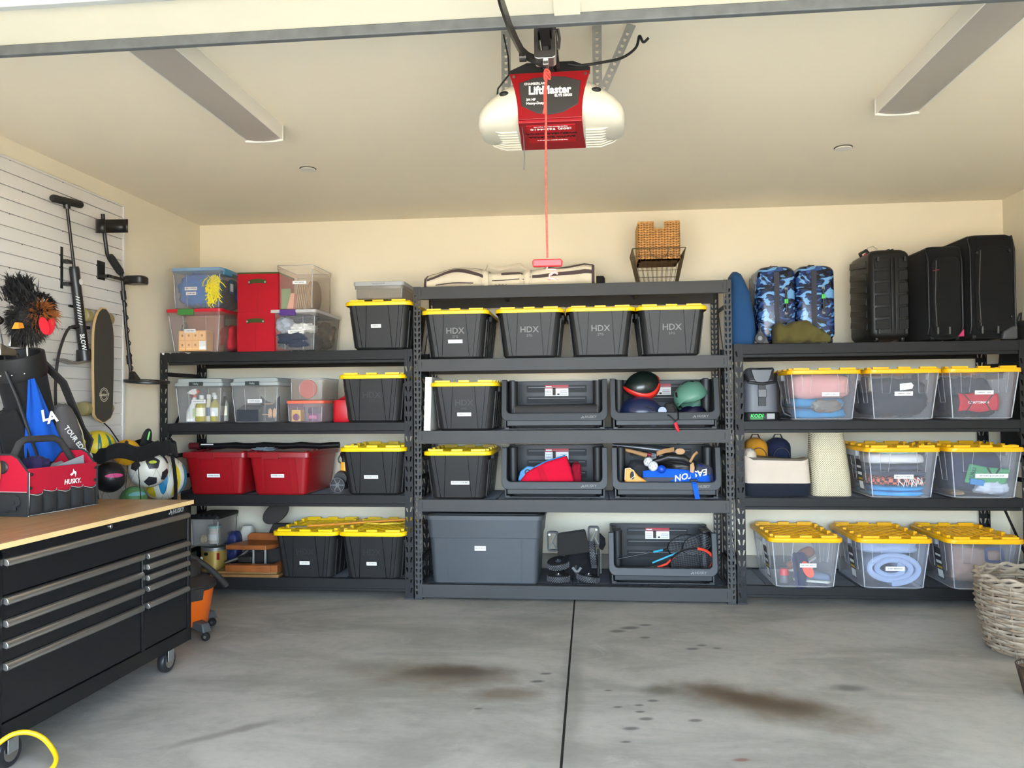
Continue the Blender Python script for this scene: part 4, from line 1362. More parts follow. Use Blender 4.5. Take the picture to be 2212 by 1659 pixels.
# wire basket with wicker box
wireb_m = mat('basket_wire', (120, 104, 78), .4, metal=.7)
t = thing('wire_basket', 'bronze wire basket on the tall rack, holding a wicker box', 'basket', (1.797, .30, 2.284))
BW0, BD0, BW1, BD1, BH = .275, .27, .385, .37, .262
def wb(f): return BW0 + (BW1-BW0)*f, BD0 + (BD1-BD0)*f
wr = B()
for f in (0.02, .2, .4, .6, .8):
    w_, d_ = wb(f)
    wr.tube([(a, c, BH*f) for a, c in rrect(w_, d_, .012, 2)], .0016, 4, closed=True)
for k in range(10):
    f = -.5 + k/9
    for s in (-1, 1):
        wr.tube([(f*BW0*.98, s*BD0/2, .004), (f*BW1*.98, s*BD1/2, BH)], .0016, 4)
        wr.tube([(s*BW0/2, f*BD0*.98, .004), (s*BW1/2, f*BD1*.98, BH)], .0016, 4)
    wr.tube([(f*BW0*.98, -BD0/2, .004), (f*BW0*.98, BD0/2, .004)], .0016, 4)
    wr.tube([(-BW0/2, f*BD0*.98, .004), (BW0/2, f*BD0*.98, .004)], .0016, 4)
o = obj('wire_sides', wr, wireb_m, t)
o['kind'] = 'stuff'
obj('rim', B().tube([(a, c, BH) for a, c in rrect(BW1, BD1, .012, 2)], .0038, 6, closed=True), wireb_m, t)
for s, dz in ((-1, -.07), (1, -.065)):
    obj('handle', B().tube([(.072*math.cos(a*PI/12), s*(BD1/2+.006), BH - .075*math.sin(a*PI/12)) for a in range(13)], .0032, 6), wireb_m, t)
wick_m = mat('wicker_honey', (206, 154, 92), .7, var=.25, vs=40)
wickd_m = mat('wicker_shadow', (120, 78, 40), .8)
t = thing('wicker_box', 'square honey wicker box with a handle slot, nested in the wire basket', 'wicker box', (1.80, .30, 2.462))
WB, WH = .148, .285
cut0, cut1, cz = -.038, .040, .232
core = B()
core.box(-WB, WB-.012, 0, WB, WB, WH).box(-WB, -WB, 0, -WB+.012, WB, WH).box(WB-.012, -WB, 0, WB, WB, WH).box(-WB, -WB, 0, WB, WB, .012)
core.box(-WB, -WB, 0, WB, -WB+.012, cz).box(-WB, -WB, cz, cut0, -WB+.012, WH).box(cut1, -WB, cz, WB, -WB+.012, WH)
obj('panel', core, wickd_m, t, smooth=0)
wv = B()
rnd = random.Random(7)
rows, cols = 15, 14
for r in range(rows):
    z = .010 + (WH-.014)*(r+.5)/rows
    for c in range(cols):
        x = -WB + 2*WB*(c+.5)/cols
        for face in range(3):
            if face == 0 and z > cz-.006 and cut0-.008 < x < cut1+.008:
                continue
            s = 1 if c % 2 else -1
            hw, hh = WB/cols*1.25, .0085
            a = s*.42
            ca, sa = math.cos(a), math.sin(a)
            oc = [(hw*math.cos(q*PI/3), hh*math.sin(q*PI/3)) for q in range(6)]
            oc = [(p*ca - q*sa, p*sa + q*ca) for p, q in oc]
            if face == 0:
                wv.loft([[(x+p, -WB-.001, z+q) for p, q in oc], [(x+p*.5, -WB-.0075, z+q*.5) for p, q in oc]])
            elif face == 1:
                wv.loft([[(-WB-.001, x+p, z+q) for p, q in oc], [(-WB-.0075, x+p*.5, z+q*.5) for p, q in oc]])
            else:
                wv.loft([[(WB+.001, x+p, z+q) for p, q in oc], [(WB+.0075, x+p*.5, z+q*.5) for p, q in oc]])
o = obj('weave', wv, wick_m, t, smooth=50)
o['kind'] = 'stuff'
obj('rim', B().tube([(-WB, -WB, WH), (cut0, -WB, WH), (cut0, -WB, cz), (cut1, -WB, cz), (cut1, -WB, WH), (WB, -WB, WH), (WB, WB, WH), (-WB, WB, WH)], .006, 6, closed=True), wick_m, t)

tag(obj('white_board', B().box(0, 0, 0, .05, .42, .395), mat('board_white', (226, 224, 218), .6), None, (.070, .0, 1.229), (0, 2, 0), bevel=.003), 'thick white board standing on edge against the rack upright', 'board')

# bin with rolled mat
t = thing('rolled_mat', 'rolled charcoal floor mat lying in an open bin', 'mat', (1.03, .20, 1.242))
mm = mat('mat_charcoal', (64, 60, 60), .85, bump=.2, bs=200)
def spiral(x):
    pts = []
    for k in range(60):
        a = k*.28
        r = .018 + .0030*a
        pts.append((x, r*math.cos(a), .10 + r*math.sin(a)))
    return pts
b = B()
s0 = spiral(0)
b.lathe([(.066, -.305), (.068, -.30), (.068, .30), (.066, .305)], 26, (0, 0, .10), 'x')
b.hexa([(-.30, -.06, .115), (.30, -.06, .115), (.30, -.02, .150), (-.30, -.02, .150), (-.30, -.064, .12), (.30, -.064, .12), (.31, .06, .178), (-.29, .06, .168)])
obj('roll', b, mm, t, smooth=40)
for sx in (-.306, .306):
    sp = B()
    for k in range(5):
        r = .02 + .0105*k
        sp.lathe([(r, -.001), (r+.005, -.001), (r+.005, .001), (r, .001)], 22, (sx, 0, .10), 'x', ring=True)
    obj('rolled_edge', sp, mat('mat_edge', (168, 152, 148), .8), t)

# helmets
def helmet(name, label, loc, rot, size, m, band=None, vents=None, inner=None, visor=None, tail=None):
    t = thing(name, label, 'helmet', loc, rot=rot)
    rx, ry, rz = size
    def shell(k, z0):
        b = B()
        n, mrow = 28, 10
        rings = []
        for j in range(mrow+1):
            ph = math.radians(-18 + 104*j/mrow)
            ring = []
            for i in range(n):
                th = 2*PI*i/n
                low = max(0, -math.sin(ph))*0.0
                zz = math.sin(ph)*rz*k
                if j == 0:
                    zz += .030*math.cos(2*th)*k - .012*math.cos(th)
                ring.append((math.cos(ph)*math.cos(th)*rx*k, math.cos(ph)*math.sin(th)*ry*k, zz))
            rings.append(ring)
        b.loft(rings, False, True)
        return b
    obj('shell', shell(1.0, 0), m, t, smooth=70, solid=.012)
    obj('liner', shell(.90, 0), inner or blk2_m, t, smooth=70)
    if band:
        b = B()
        n = 28
        r0 = []; r1 = []
        for i in range(n):
            th = 2*PI*i/n
            zz = math.sin(math.radians(-18))*rz + .030*math.cos(2*th) - .012*math.cos(th)
            c = math.cos(math.radians(-18))
            r0.append((c*math.cos(th)*rx*1.05, c*math.sin(th)*ry*1.05, zz-.004))
            r1.append((1.04*math.cos(th)*rx, 1.04*math.sin(th)*ry, zz+.040))
        b.loft([r0, r1], False, False)
        obj('rim_band', b, band, t, smooth=70, solid=.008)
    for (th, ph, w, h) in (vents or []):
        a, p = math.radians(th), math.radians(ph)
        d = Vector((math.cos(p)*math.cos(a), math.cos(p)*math.sin(a), math.sin(p)))
        c = Vector((d.x*rx, d.y*ry, d.z*rz)) * 1.006
        nrm = Vector((d.x/rx, d.y/ry, d.z/rz)).normalized()
        u = nrm.cross(Vector((0, 0, 1))).normalized()
        v = nrm.cross(u)
        b = B()
        ring = [c + u*(w*math.cos(q*PI/4)) + v*(h*math.sin(q*PI/4)) for q in range(8)]
        b.loft([[tuple(x - nrm*.006) for x in ring], [tuple(x + nrm*.002) for x in ring]])
        obj('vent', b, blk2_m, t, smooth=0)
    if visor:
        b = B()
        rows = []
        for i in range(9):
            th = math.radians(-60 + 120*i/8)
            rows.append([(rx*1.02*math.cos(th), ry*1.02*math.sin(th), .02), (rx*1.13*math.cos(th), ry*1.06*math.sin(th), -.04), (rx*1.05*math.cos(th), ry*1.02*math.sin(th), -.085)])
        k = b._add([p for r in rows for p in r])
        for i in range(8):
            for j in range(2):
                b.f.append((k+i*3+j, k+i*3+j+1, k+i*3+j+4, k+i*3+j+3))
        obj('visor', b, visor, t, smooth=70, solid=.005)
    return t
hg_m = mat('helmet_green_black', (24, 34, 30), .3, coat=.3)
hr_m = mat('helmet_red', (214, 44, 34), .35)
hn_m = mat('helmet_navy', (30, 38, 70), .28, coat=.3)
ht_m = mat('helmet_teal', (92, 138, 118), .4)
helmet('ski_helmet', 'dark green helmet with red rim band on top of the helmet heap', (1.668, .22, 1.545), (18, -22, 20), (.135, .115, .105), hg_m, band=hr_m, vents=[(-70, 5, .008, .012), (-40, 6, .008, .012), (-100, 8, .008, .012), (-20, 30, .007, .01)])
helmet('ski_helmet', 'navy helmet with clear visor lying under the dark green one', (1.655, .16, 1.345), (0, 4, -8), (.155, .12, .125), hn_m, vents=[(-70, 22, .012, .006), (-60, 18, .012, .006), (-50, 14, .012, .006)], visor=clear('visor_clear', (150, 170, 200), .3), inner=mat('visor_white', (220, 220, 220), .5))
helmet('bike_helmet', 'sage green bike helmet tipped up in the helmet bin', (2.03, .22, 1.455), (-25, -28, 15), (.135, .115, .125), ht_m, vents=[(-10, 40, .022, .026), (-150, 30, .010, .026), (-90, 62, .026, .010), (-60, 45, .010, .02)], inner=mat('helmet_foam', (40, 36, 34), .8))
helmet('ski_helmet', 'dark blue upturned helmet under the sage green one', (2.02, .18, 1.335), (180, 0, 10), (.115, .105, .085), mat('helmet_ink', (22, 20, 48), .3), inner=mat('helmet_pad', (52, 44, 44), .9))
t = thing('goggle_strap', 'black goggle pad and cord hanging from the helmet bin', 'goggles', (1.86, .10, 1.245))
obj('pad', B().lump((0, 0, .09), (.10, .10, .19), 21, .2, 2.2, 3), mat('pad_black', (34, 32, 30), .8), t, smooth=60)
obj('lens', B().lathe([(.030, -.02), (.034, -.01), (.034, .02)], 18, (-.06, -.03, .115), 'y'), mat('lens_blue', (40, 70, 110), .15), t)
obj('cord', B().tube([(-.045, -.06, .09), (-.02, -.105, .085), (.01, -.118, .06), (.02, -.12, .04), (.045, -.118, .06), (.045, -.10, .10), (.02, -.06, .15)], .005, 6), blk2_m, t)
tgg = mat('toggle_red', (206, 30, 48), .45)
obj('toggle', B().tube([(.022, -.122, .032), (.032, -.124, .0), (.045, -.125, -.03)], [.012, .014, .010], 8), tgg, t)

# red bag bin
redb_m = cloth('bag_scarlet', (214, 16, 52), var=.05, bump=.15)
t = thing('red_fabric_bag', 'scarlet folded fabric bag in an open bin', 'bag', (.96, .25, .745))
b = B()
poly = [(-.20, 0), (.205, 0), (.20, .095), (.175, .20), (.145, .285), (.0, .245), (-.05, .225), (-.15, .165), (-.20, .10)]
poly2 = [(a*.94, c*.93) for a, c in poly]
b.loft([[(a, -.09, c) for a, c in poly2], [(a, -.075, c) for a, c in poly], [(a, .05, c*.98) for a, c in poly], [(a*.9, .08, c*.9) for a, c in poly2]])
obj('body', b, redb_m, t, smooth=50)
obj('fold_band', B().hexa([(-.03, -.095, .02), (.05, -.095, .02), (.05, -.085, .02), (-.03, -.085, .02), (-.07, -.095, .215), (-.04, -.095, .225), (-.04, -.085, .225), (-.07, -.085, .215)]), cloth('bag_scarlet_fold', (196, 18, 46)), t)
obj('side_flap', B().lump((.215, .04, .13), (.09, .14, .22), 22, .2, 2.2, 4), cloth('bag_wine', (150, 16, 40)), t, smooth=60)
rp = B().prism([(-.22, .10), (-.12, .10), (-.085, .15), (-.09, .205), (-.15, .21), (-.20, .17)], -.06, -.035)
obj('blue_end', rp, mat('bag_blue', (56, 128, 186), .5), t, bevel=.006)
obj('grommet', B().lathe([(.014, -.003), (.022, -.003), (.022, .003), (.014, .003)], 16, (-.145, -.064, .165), 'y', ring=True), blk2_m, t)
obj('blue_trim', B().tube([(-.09, -.094, .205), (.0, -.094, .25), (.14, -.094, .292)], .005, 5), mat('bag_blue', (56, 128, 186)), t)

# baseball bin
bag_m = cloth('bat_bag_grey', (80, 80, 88), var=.05)
bblue_m = cloth('bat_bag_blue', (24, 92, 204), var=.05)
t = thing('bat_bag', 'grey and blue baseball bag filling the bin of gloves and balls', 'bag', (1.86, .26, .745))
obj('body', B().lump((0, .03, .10), (.58, .30, .22), 31, .12, 2.0, 3.5), bag_m, t, smooth=70)
obj('end_pocket', B().lump((.20, -.02, .115), (.25, .22, .24), 32, .12, 2.0, 3), bag_m, t, smooth=70)
obj('blue_panel', B().grid(lambda u, v: (-.20 + .48*u, -.142 - .012*math.sin(u*PI) + .02*u*v, .115 + .065*v + .03*math.sin(u*PI)*v - .03*u), 12, 4), bblue_m, t, smooth=70, solid=.006)
obj('lower_panel', B().grid(lambda u, v: (-.20 + .30*u, -.146 - .008*math.sin(u*PI), .085 + .05*v), 10, 3), bag_m, t, smooth=70, solid=.006)
obj('zip_piping', B().tube([(.20, -.10, .225), (.27, -.09, .19), (.30, -.10, .14), (.305, -.11, .10)], .006, 6), mat('piping_navy', (24, 34, 120), .6), t)
text('EASTON', .062, whitep_m, t, (.145, -.161, .155), (90, 168, 0), bold=.02, name='logo', shear=.25)
obj('strap', B().ribbon([(.15, -.155, .20), (.155, -.172, .13), (.15, -.205, .115), (.155, -.232, .095), (.165, -.238, .05), (.175, -.240, -.01)], .034, .004, (1, 0, 0)), bblue_m, t)
obj('buckle', B().box(.125, -.226, .110, .180, -.206, .126), blk2_m, t, bevel=.003)
obj('cuff', B().lump((-.22, -.03, .18), (.17, .16, .14), 33, .15, 2, 3), cloth('cuff_black', (48, 48, 52)), t, smooth=70)
t = thing('fielding_glove', 'black leather baseball glove lying on the grey and blue bag', 'glove', (1.895, .20, .90))
lea = mat('leather_black', (34, 31, 29), .4, bump=.4, bs=40)
for k in range(5):
    obj('finger', B().tube([(-.15 + .02*k, -.055 + .022*k, .09 - .0*k), (-.05, -.075 + .020*k, .125 - .022*k*.7), (.06, -.085 + .02*k, .115 - .024*k), (.13, -.06, .07)], [.020, .026, .028, .022], 10), lea, t)
obj('palm', B().lump((.06, .0, .05), (.22, .16, .13), 34, .15, 2, 3), lea, t, smooth=70)
tanl = mat('leather_tan', (186, 140, 92), .55, var=.15, vs=20)
obj('wrist_strap', B().ribbon([(-.13, -.03, .145), (-.07, -.01, .165), (.0, .0, .175)], .035, .006, (0, .5, .8)), tanl, t)
obj('patch', B().prism([(.035 + .035*math.cos(q*PI/6), .165 + .022*math.sin(q*PI/6)) for q in range(12)], -.072, -.060), tanl, t)
obj('web_lace', B().tube([(.10, -.10, .09), (.13, -.09, .14), (.155, -.08, .16)], .010, 6), tanl, t)
obj('tab', B().prism([(.098, .02), (.122, .01), (.132, .05), (.122, .09), (.100, .075)], -.112, -.104), tanl, t, bevel=.002)
t = thing('fielding_glove', 'tan child baseball glove at the end of the baseball bin', 'glove', (1.60, .13, .842))
obj('body', B().prism([(-.07, -.02), (.11, -.02), (.08, .015), (.03, .045), (.0, .08), (-.03, .105), (-.065, .10), (-.07, .05)], -.03, .03), mat('leather_amber', (232, 160, 66), .5), t, bevel=.010)
obj('lace', B().tube([(-.07, -.033, .02), (-.066, -.033, .10), (-.035, -.034, .105), (-.005, -.034, .085), (.0, -.034, .05), (-.03, -.034, .025)], .004, 5), mat('lace_cream', (236, 220, 184), .6), t)
obj('palm_print', B().prism([(-.018 + .016*math.cos(q*PI/6), .052 + .030*math.sin(q*PI/6)) for q in range(12)], -.0365, -.031), blk2_m, t)
def ball_thing(label, loc, r, m, marks=True):
    t = thing('practice_ball', label, 'ball', (loc[0], loc[1], loc[2]-r))
    obj('ball', B().ball((0, 0, r), r, nu=22, nv=14), m, t, smooth=80)
    if marks:
        for th, ph in ((-110, 25), (-80, 30), (-100, -10), (-65, 5), (-130, 5)):
            a, p = math.radians(th), math.radians(ph)
            d = Vector((math.cos(p)*math.cos(a), math.cos(p)*math.sin(a), math.sin(p)))
            c = d*r*1.003 + Vector((0, 0, r))
            u = Vector((0, 0, 1)).cross(d).normalized()
            v = d.cross(u)
            b = B()
            ring = [c + u*.0014*x + v*.006*y for x, y in ((-1, -1), (1, -1), (1, 1), (-1, 1))]
            b.loft([[tuple(q - d*.002) for q in ring], [tuple(q + d*.0006) for q in ring]])
            obj('slot', b, blk2_m, t, smooth=0)
wb_m = mat('ball_white', (238, 238, 238), .4)
ball_thing('white plastic practice ball touching the dark cuff', (1.700, .13, .990), .034, wb_m)
ball_thing('white plastic practice ball resting against the blue ball', (1.732, .09, .962), .036, wb_m)
ball_thing('blue rubber ball in front of the black glove', (1.792, .09, .940), .030, mat('ball_blue', (22, 76, 190), .35), False)
tag(obj('wooden_bat', B().tube([(-.12, 0, .03), (.0, .02, .0), (.10, .04, -.03)], [.012, .015, .019], 12), tanl, None, (1.60, .27, 1.055)), 'tan wooden bat leaning at the back of the baseball bin', 'bat')
tag(obj('metal_bat', B().tube([(-.25, 0, .045), (-.05, .0, .025), (.10, .0, .005), (.22, .0, -.012)], [.012, .020, .032, .033], 14), mat('bat_grey', (96, 98, 102), .3, metal=.6), None, (1.70, .38, 1.055)), 'thick grey metal bat lying across the back of the baseball bin', 'bat')
tag(obj('red_bat', B().tube([(-.10, 0, .012), (.08, 0, -.02)], [.011, .014], 10), mat('bat_red', (168, 24, 56), .35), None, (1.66, .33, 1.045)), 'slim crimson bat handle between the wooden and metal bats', 'bat')

# folded wagon
def wheel(parent, loc, rot, r=.082, w=.048):
    wl = obj('wheel', B().lathe([(r*.60, -w*.42), (r*.80, -w*.5), (r*.95, -w*.5), (r, -w*.36), (r, w*.36), (r*.95, w*.5), (r*.80, w*.5), (r*.60, w*.42)], 30), mat('wheel_rubber', (26, 26, 28), .6), parent, loc, rot)
    obj('hub', B().lathe([(r*.62, -w*.36), (r*.62, w*.30), (r*.28, w*.22), (r*.26, w*.50), (r*.10, w*.55)], 22), mat('wheel_hub', (62, 66, 76), .45), wl)
    tr = B()
    for i in range(30):
        for j, z in enumerate((-.30, -.1, .1, .30)):
            a = 2*PI*(i + (.5 if j % 2 else 0))/30
            c, s = math.cos(a), math.sin(a)
            m_ = Matrix(((c, -s, 0, c*r), (s, c, 0, s*r), (0, 0, 1, z*w), (0, 0, 0, 1)))
            tr.M = m_
            tr.loft([[(0, .0065, 0), (0, 0, .0060), (0, -.0065, 0), (0, 0, -.0060)], [(.003, .004, 0), (.003, 0, .0036), (.003, -.004, 0), (.003, 0, -.0036)]], False)
    tr.M = None
    o = obj('tread', tr, mat('tread_grey', (96, 96, 100), .55), wl, smooth=0)
    o['kind'] = 'stuff'
    obj('axle_cap', B().lathe([(.007, w*.5), (.006, w*.7), (.0001, w*.78)], 10), steel_m, wl)
t = thing('folding_wagon', 'folded black wagon with knobbly wheels under the bottom shelf beam', 'wagon', (1.165, .16, .113))
wheel(t, (-.125, -.03, .030), (0, 0, 0))
wheel(t, (-.125, .0, .128), (14, -6, 0))
wheel(t, (.092, -.03, .034), (0, 10, 0))
wheel(t, (.128, .0, .200), (0, 84, 0), .098)
pk = B().prism([(-.128, .195), (.110, .225), (.075, .375), (.068, .385), (-.125, .355)], -.075, -.005)
obj('folded_canopy', pk, cloth('wagon_canvas', (40, 39, 38), var=.05), t, bevel=.008)
for sx, zz in ((-.165, .235), (.135, .275)):
    obj('bracket', B().frame([(sx + a, zz + .055 + c) for a, c in rrect(.085, .15, .02, 3)], [(sx + a, zz + .055 + c) for a, c in rrect(.060, .12, .014, 3)], .0, .018), black_m, t, bevel=.002)
    obj('bracket', B().tube([(sx-.03, -.005, zz+.0), (sx+.025, -.005, zz+.11)], .008, 6).tube([(sx+.03, -.005, zz), (sx+.005, -.005, zz+.05)], .008, 6), galv_m, t)
    obj('bolt', B().lathe([(.010, 0), (.008, -.008), (.0001, -.01)], 10, (sx-.025 if sx < 0 else sx+.02, -.006, zz+.105), 'y'), whitep_m, t)
obj('frame_tube', B().tube([(.02, -.03, .0), (.0, -.03, .10), (.02, .02, .19)], .012, 8), black_m, t)
obj('frame_tube', B().tube([(-.02, -.03, .105), (.002, -.045, .080), (.018, -.045, .080), (.04, -.03, .105)], .010, 8), grey_m, t)
obj('frame_tube', B().tube([(.165, -.02, .02), (.168, -.02, .24)], .009, 8), black_m, t)
obj('frame_tube', B().tube([(.185, .0, .06), (.187, .0, .22)], .005, 6), galv_m, t)
obj('fabric_body', B().lump((.03, .06, .13), (.26, .20, .24), 41, .2, 2.4, 3), cloth('wagon_black', (20, 20, 22)), t, smooth=60)
obj('side_pouch', B().prism([(.172, .24), (.20, .225), (.222, .27), (.218, .31), (.178, .35)], .0, .06), cloth('wagon_black', (20, 20, 22)), t, bevel=.008)

# rackets
def racket(label, loc, rot, L_, head, frame_m, grip_m, tip_m, s=1.0):
    t = thing('tennis_racket', label, 'racket', loc, rot=rot)
    a_, b_ = head
    n = 32
    pts = [(L_ - a_ + a_*math.cos(2*PI*k/n), b_*math.sin(2*PI*k/n), 0) for k in range(n)]
    tip = [p for p in pts]
    obj('hoop', B().tube(pts, .0085*s, 7, closed=True), frame_m, t)
    tp = [(L_ - a_ + (a_)*math.cos(x*PI/18), b_*math.sin(x*PI/18), 0) for x in range(-7, 8)]
    obj('hoop_tip', B().tube(tp, .0100*s, 7), tip_m, t)
    st = B()
    m_ = 15 if s > .9 else 9
    for k in range(1, m_):
        y = -b_ + 2*b_*k/m_
        hx = a_*math.sqrt(max(0, 1-(y/b_)**2))
        st.tube([(L_-a_-hx, y, 0), (L_-a_+hx, y, 0)], .0006, 3)
    m_ = 18 if s > .9 else 10
    for k in range(1, m_):
        x = -a_ + 2*a_*k/m_
        hy = b_*math.sqrt(max(0, 1-(x/a_)**2))
        st.tube([(L_-a_+x, -hy, .001), (L_-a_+x, hy, .001)], .0006, 3)
    o = obj('strings', st, mat('string_grey', (110, 110, 116), .5), t)
    o['kind'] = 'stuff'
    for s_ in (-1, 1):
        obj('throat', B().tube([(L_-2*a_-.10*s, 0, 0), (L_-2*a_-.02*s, s_*.02*s, 0), (L_-2*a_+.04*s, s_*b_*.62, 0)], .008*s, 7), tip_m if s > .9 else frame_m, t)
    obj('handle', B().tube([(0, 0, 0), (L_-2*a_-.09*s, 0, 0)], .014*s, 8), grip_m, t)
    return t
rk_b = mat('racket_black', (24, 24, 26), .3)
rk_o = mat('racket_orange', (232, 72, 48), .35)
rk_c = mat('racket_cyan', (48, 164, 196), .4)
r1 = racket('black tennis racket with orange head tip lying in the low bin', (1.60, .14, .200), (-62, -9, 0), .56, (.155, .125), rk_b, rk_b, rk_o)
text('wilson', .045, rk_o, r1, (.14, .012, .016), (0, 0, 0), bold=.03, name='logo')
r2 = racket('thin badminton racket slanting up across the low bin', (1.47, .20, .272), (-70, -11, 3), .62, (.12, .09), rk_b, rk_b, rk_b, .4)
obj('frame_tape', B().tube([(.27, 0, 0), (.34, 0, 0)], .0075, 6), rk_c, r2)
r3 = racket('badminton racket with cyan grip leaning to the bin corner', (1.72, .12, .262), (-70, -22, 4), .46, (.11, .085), rk_b, rk_c, rk_b, .45)

# ------------------------------------------------------------------ right rack: luggage
def soft_case(b, w, d, h, r, cx=0, cy=0, z0=0, rr=.05, n=5):
    """box with rounded vertical edges and rounded top and bottom"""
    secs = []
    for k in range(5):
        a = PI/2*k/4
        secs.append((z0 + rr*(1-math.cos(a)), w - 2*rr*(1-math.sin(a)), d - 2*rr*(1-math.sin(a)), max(.008, r)))
    for k in range(5):
        a = PI/2*(1-k/4)
        secs.append((z0 + h - rr*(1-math.cos(a)), w - 2*rr*(1-math.sin(a)), d - 2*rr*(1-math.sin(a)), max(.008, r)))
    return b.zloft(secs, cx, cy, n)

def camo_material():
    m, nt, p = nodemat('camo_blue')
    N, L = nt.nodes.new, nt.links.new
    tc = N('ShaderNodeTexCoord')
    mp = N('ShaderNodeMapping')
    mp.inputs['Scale'].default_value = (9, 9, 17)
    mp.inputs['Rotation'].default_value = (0, .5, 0)
    L(tc.outputs['Object'], mp.inputs['Vector'])
    def blob(off, lo, sc=1.0):
        n = N('ShaderNodeTexNoise')
        n.inputs['Scale'].default_value = sc
        n.inputs['Detail'].default_value = 1.5
        n.inputs['Distortion'].default_value = 1.6
        ad = N('ShaderNodeVectorMath')
        ad.inputs[1].default_value = (off, off*2, off*3)
        L(mp.outputs['Vector'], ad.inputs[0])
        L(ad.outputs[0], n.inputs['Vector'])
        c = N('ShaderNodeMath')
        c.operation = 'GREATER_THAN'
        c.inputs[1].default_value = lo
        L(n.outputs['Fac'], c.inputs[0])
        return c.outputs[0]
    col = lin((26, 42, 84))
    for off, lo, c in ((3.1, .53, (14, 18, 32)), (9.7, .56, (108, 160, 208)), (17.3, .60, (52, 84, 140))):
        x = N('ShaderNodeMix')
        x.data_type = 'RGBA'
        L(blob(off, lo), x.inputs[0])
        if isinstance(col, tuple):
            x.inputs[6].default_value = col
        else:
            L(col, x.inputs[6])
        x.inputs[7].default_value = lin(c)
        col = x.outputs[2]
    L(col, p.inputs['Base Color'])
    p.inputs['Roughness'].default_value = .25
    return m
camo_m = camo_material()
lug_b = mat('luggage_black', (24, 23, 22), .42, bump=.1, bs=60, spec=.3)
lug_s = cloth('luggage_soft', (20, 19, 18), var=.05, bump=.25, bs=160)
trim_b = mat('luggage_trim', (18, 18, 18), .5)
green_m = mat('tag_green', (70, 190, 80), .5)

def camo_case(label, x, yf, band_x, tagz):
    w, d, h = .262, .40, .545
    t = thing('suitcase', label, 'suitcase', (x, yf + d/2, 1.828), group='camouflage suitcases')
    obj('shell', soft_case(B(), w, d, h, .055, z0=.022, rr=.055), camo_m, t, smooth=60)
    bd = B()
    pts = []
    for a, c in ((-d/2-.001, .07), (-d/2-.002, .30), (-d/2-.001, .52), (-d/2+.05, h+.0235), (d/2-.06, h+.0235)):
        pts.append((band_x, a, c))
    bd.ribbon(pts, .036, .006, (1, 0, 0))
    obj('zip_band', bd, mat('band_navy', (38, 38, 52), .6), t)
    hd = obj('side_handle', B().tube([(band_x+.055, -d/2+.0, .40), (band_x+.057, -d/2-.022, .385), (band_x+.062, -d/2-.022, .23), (band_x+.064, -d/2+.0, .215)], .0085, 8), trim_b, t)
    for z in (.392, .222):
        obj('handle_mount', B().box(band_x+.048, -d/2-.024, z-.012, band_x+.070, -d/2+.004, z+.012), grey_m, hd, bevel=.003)
    obj('tag', B().box(band_x+.046, -d/2-.030, tagz-.016, band_x+.072, -d/2-.008, tagz+.016), green_m, hd, bevel=.002)
    for sx in (-1, 1):
        for sy in (-1, 1):
            obj('wheel', B().lathe([(.022, -.012), (.024, -.008), (.024, .008), (.022, .012)], 14, (sx*(w/2-.035), sy*(d/2-.04), .024), 'x'), trim_b, t)
    obj('top_handle', B().tube([(-.01, -.06, h+.018), (-.01, -.05, h+.038), (-.01, .05, h+.038), (-.01, .06, h+.018)], .008, 8), mat('handle_red', (130, 40, 50), .5), t)
camo_case('blue camouflage suitcase next to the blue covered bag', 2.628, .10, -.005, .305)
camo_case('blue camouflage suitcase on the side of the black luggage', 2.900, .10, -.02, .335)

t = thing('covered_bag', 'blue fabric covered wheeled bag leaning beside the tall rack', 'bag', (2.39, .30, 1.828))
secs = []
for z, xa, xb, d in ((0, -.085, .100, .34), (.03, -.088, .102, .36), (.18, -.088, .090, .34), (.38, -.080, .065, .30), (.48, -.072, .030, .26), (.53, -.060, .008, .20), (.553, -.045, -.015, .10)):
    secs.append((z, xb-xa, d, .05, (xa+xb)/2, 0))
obj('cover', B().zloft(secs, n=6), cloth('cover_blue', (36, 74, 116), var=.06, bump=.3, bs=10), t, smooth=70)
obj('wheel_guard', B().prism([(.06, .005), (.165, .005), (.150, .05), (.115, .095), (.105, .16), (.10, .10), (.07, .06)], -.245, -.205), mat('guard_grey', (62, 62, 64), .5), t, bevel=.006)
wl = obj('wheel', B().lathe([(.020, -.014), (.034, -.014), (.036, -.01), (.036, .01), (.034, .014)], 20, (.098, -.245, .042), 'y'), trim_b, t)
obj('hub', B().lathe([(.016, -.020), (.016, -.012)], 12, (.098, -.245, .042), 'y'), grey_m, wl)

ol = thing('drawstring_sack', 'olive green crumpled cloth sack in front of the camouflage suitcases', 'sack', (2.757, .0, 1.828))
b = B()
N = 26
rings = []
for i in range(N+1):
    u = i/N
    h = .165 - .055*u - .02*math.sin(u*9)
    if u < .08: h *= .75 + .25*u/.08
    if u > .9: h *= 1 - (u-.9)/.1*.45
    w = .085 + .012*math.sin(u*12)
    ring = []
    for j in range(22):
        a = 2*PI*j/22
        nz = noise.noise(Vector((u*7, math.cos(a)*1.6, math.sin(a)*1.6 + 4)))*.020
        c, s = math.cos(a), math.sin(a)
        k = (abs(c)**2.6 + abs(s)**2.6)**(-1/2.6)
        ring.append((-.18 + .36*u, c*k*(w+nz), max(.001, h/2 + s*k*(h/2+nz))))
    rings.append(ring)
b.loft(rings)
obj('body', b, cloth('sack_olive', (88, 80, 42), var=.1, bump=.3, bs=12), ol, smooth=70)

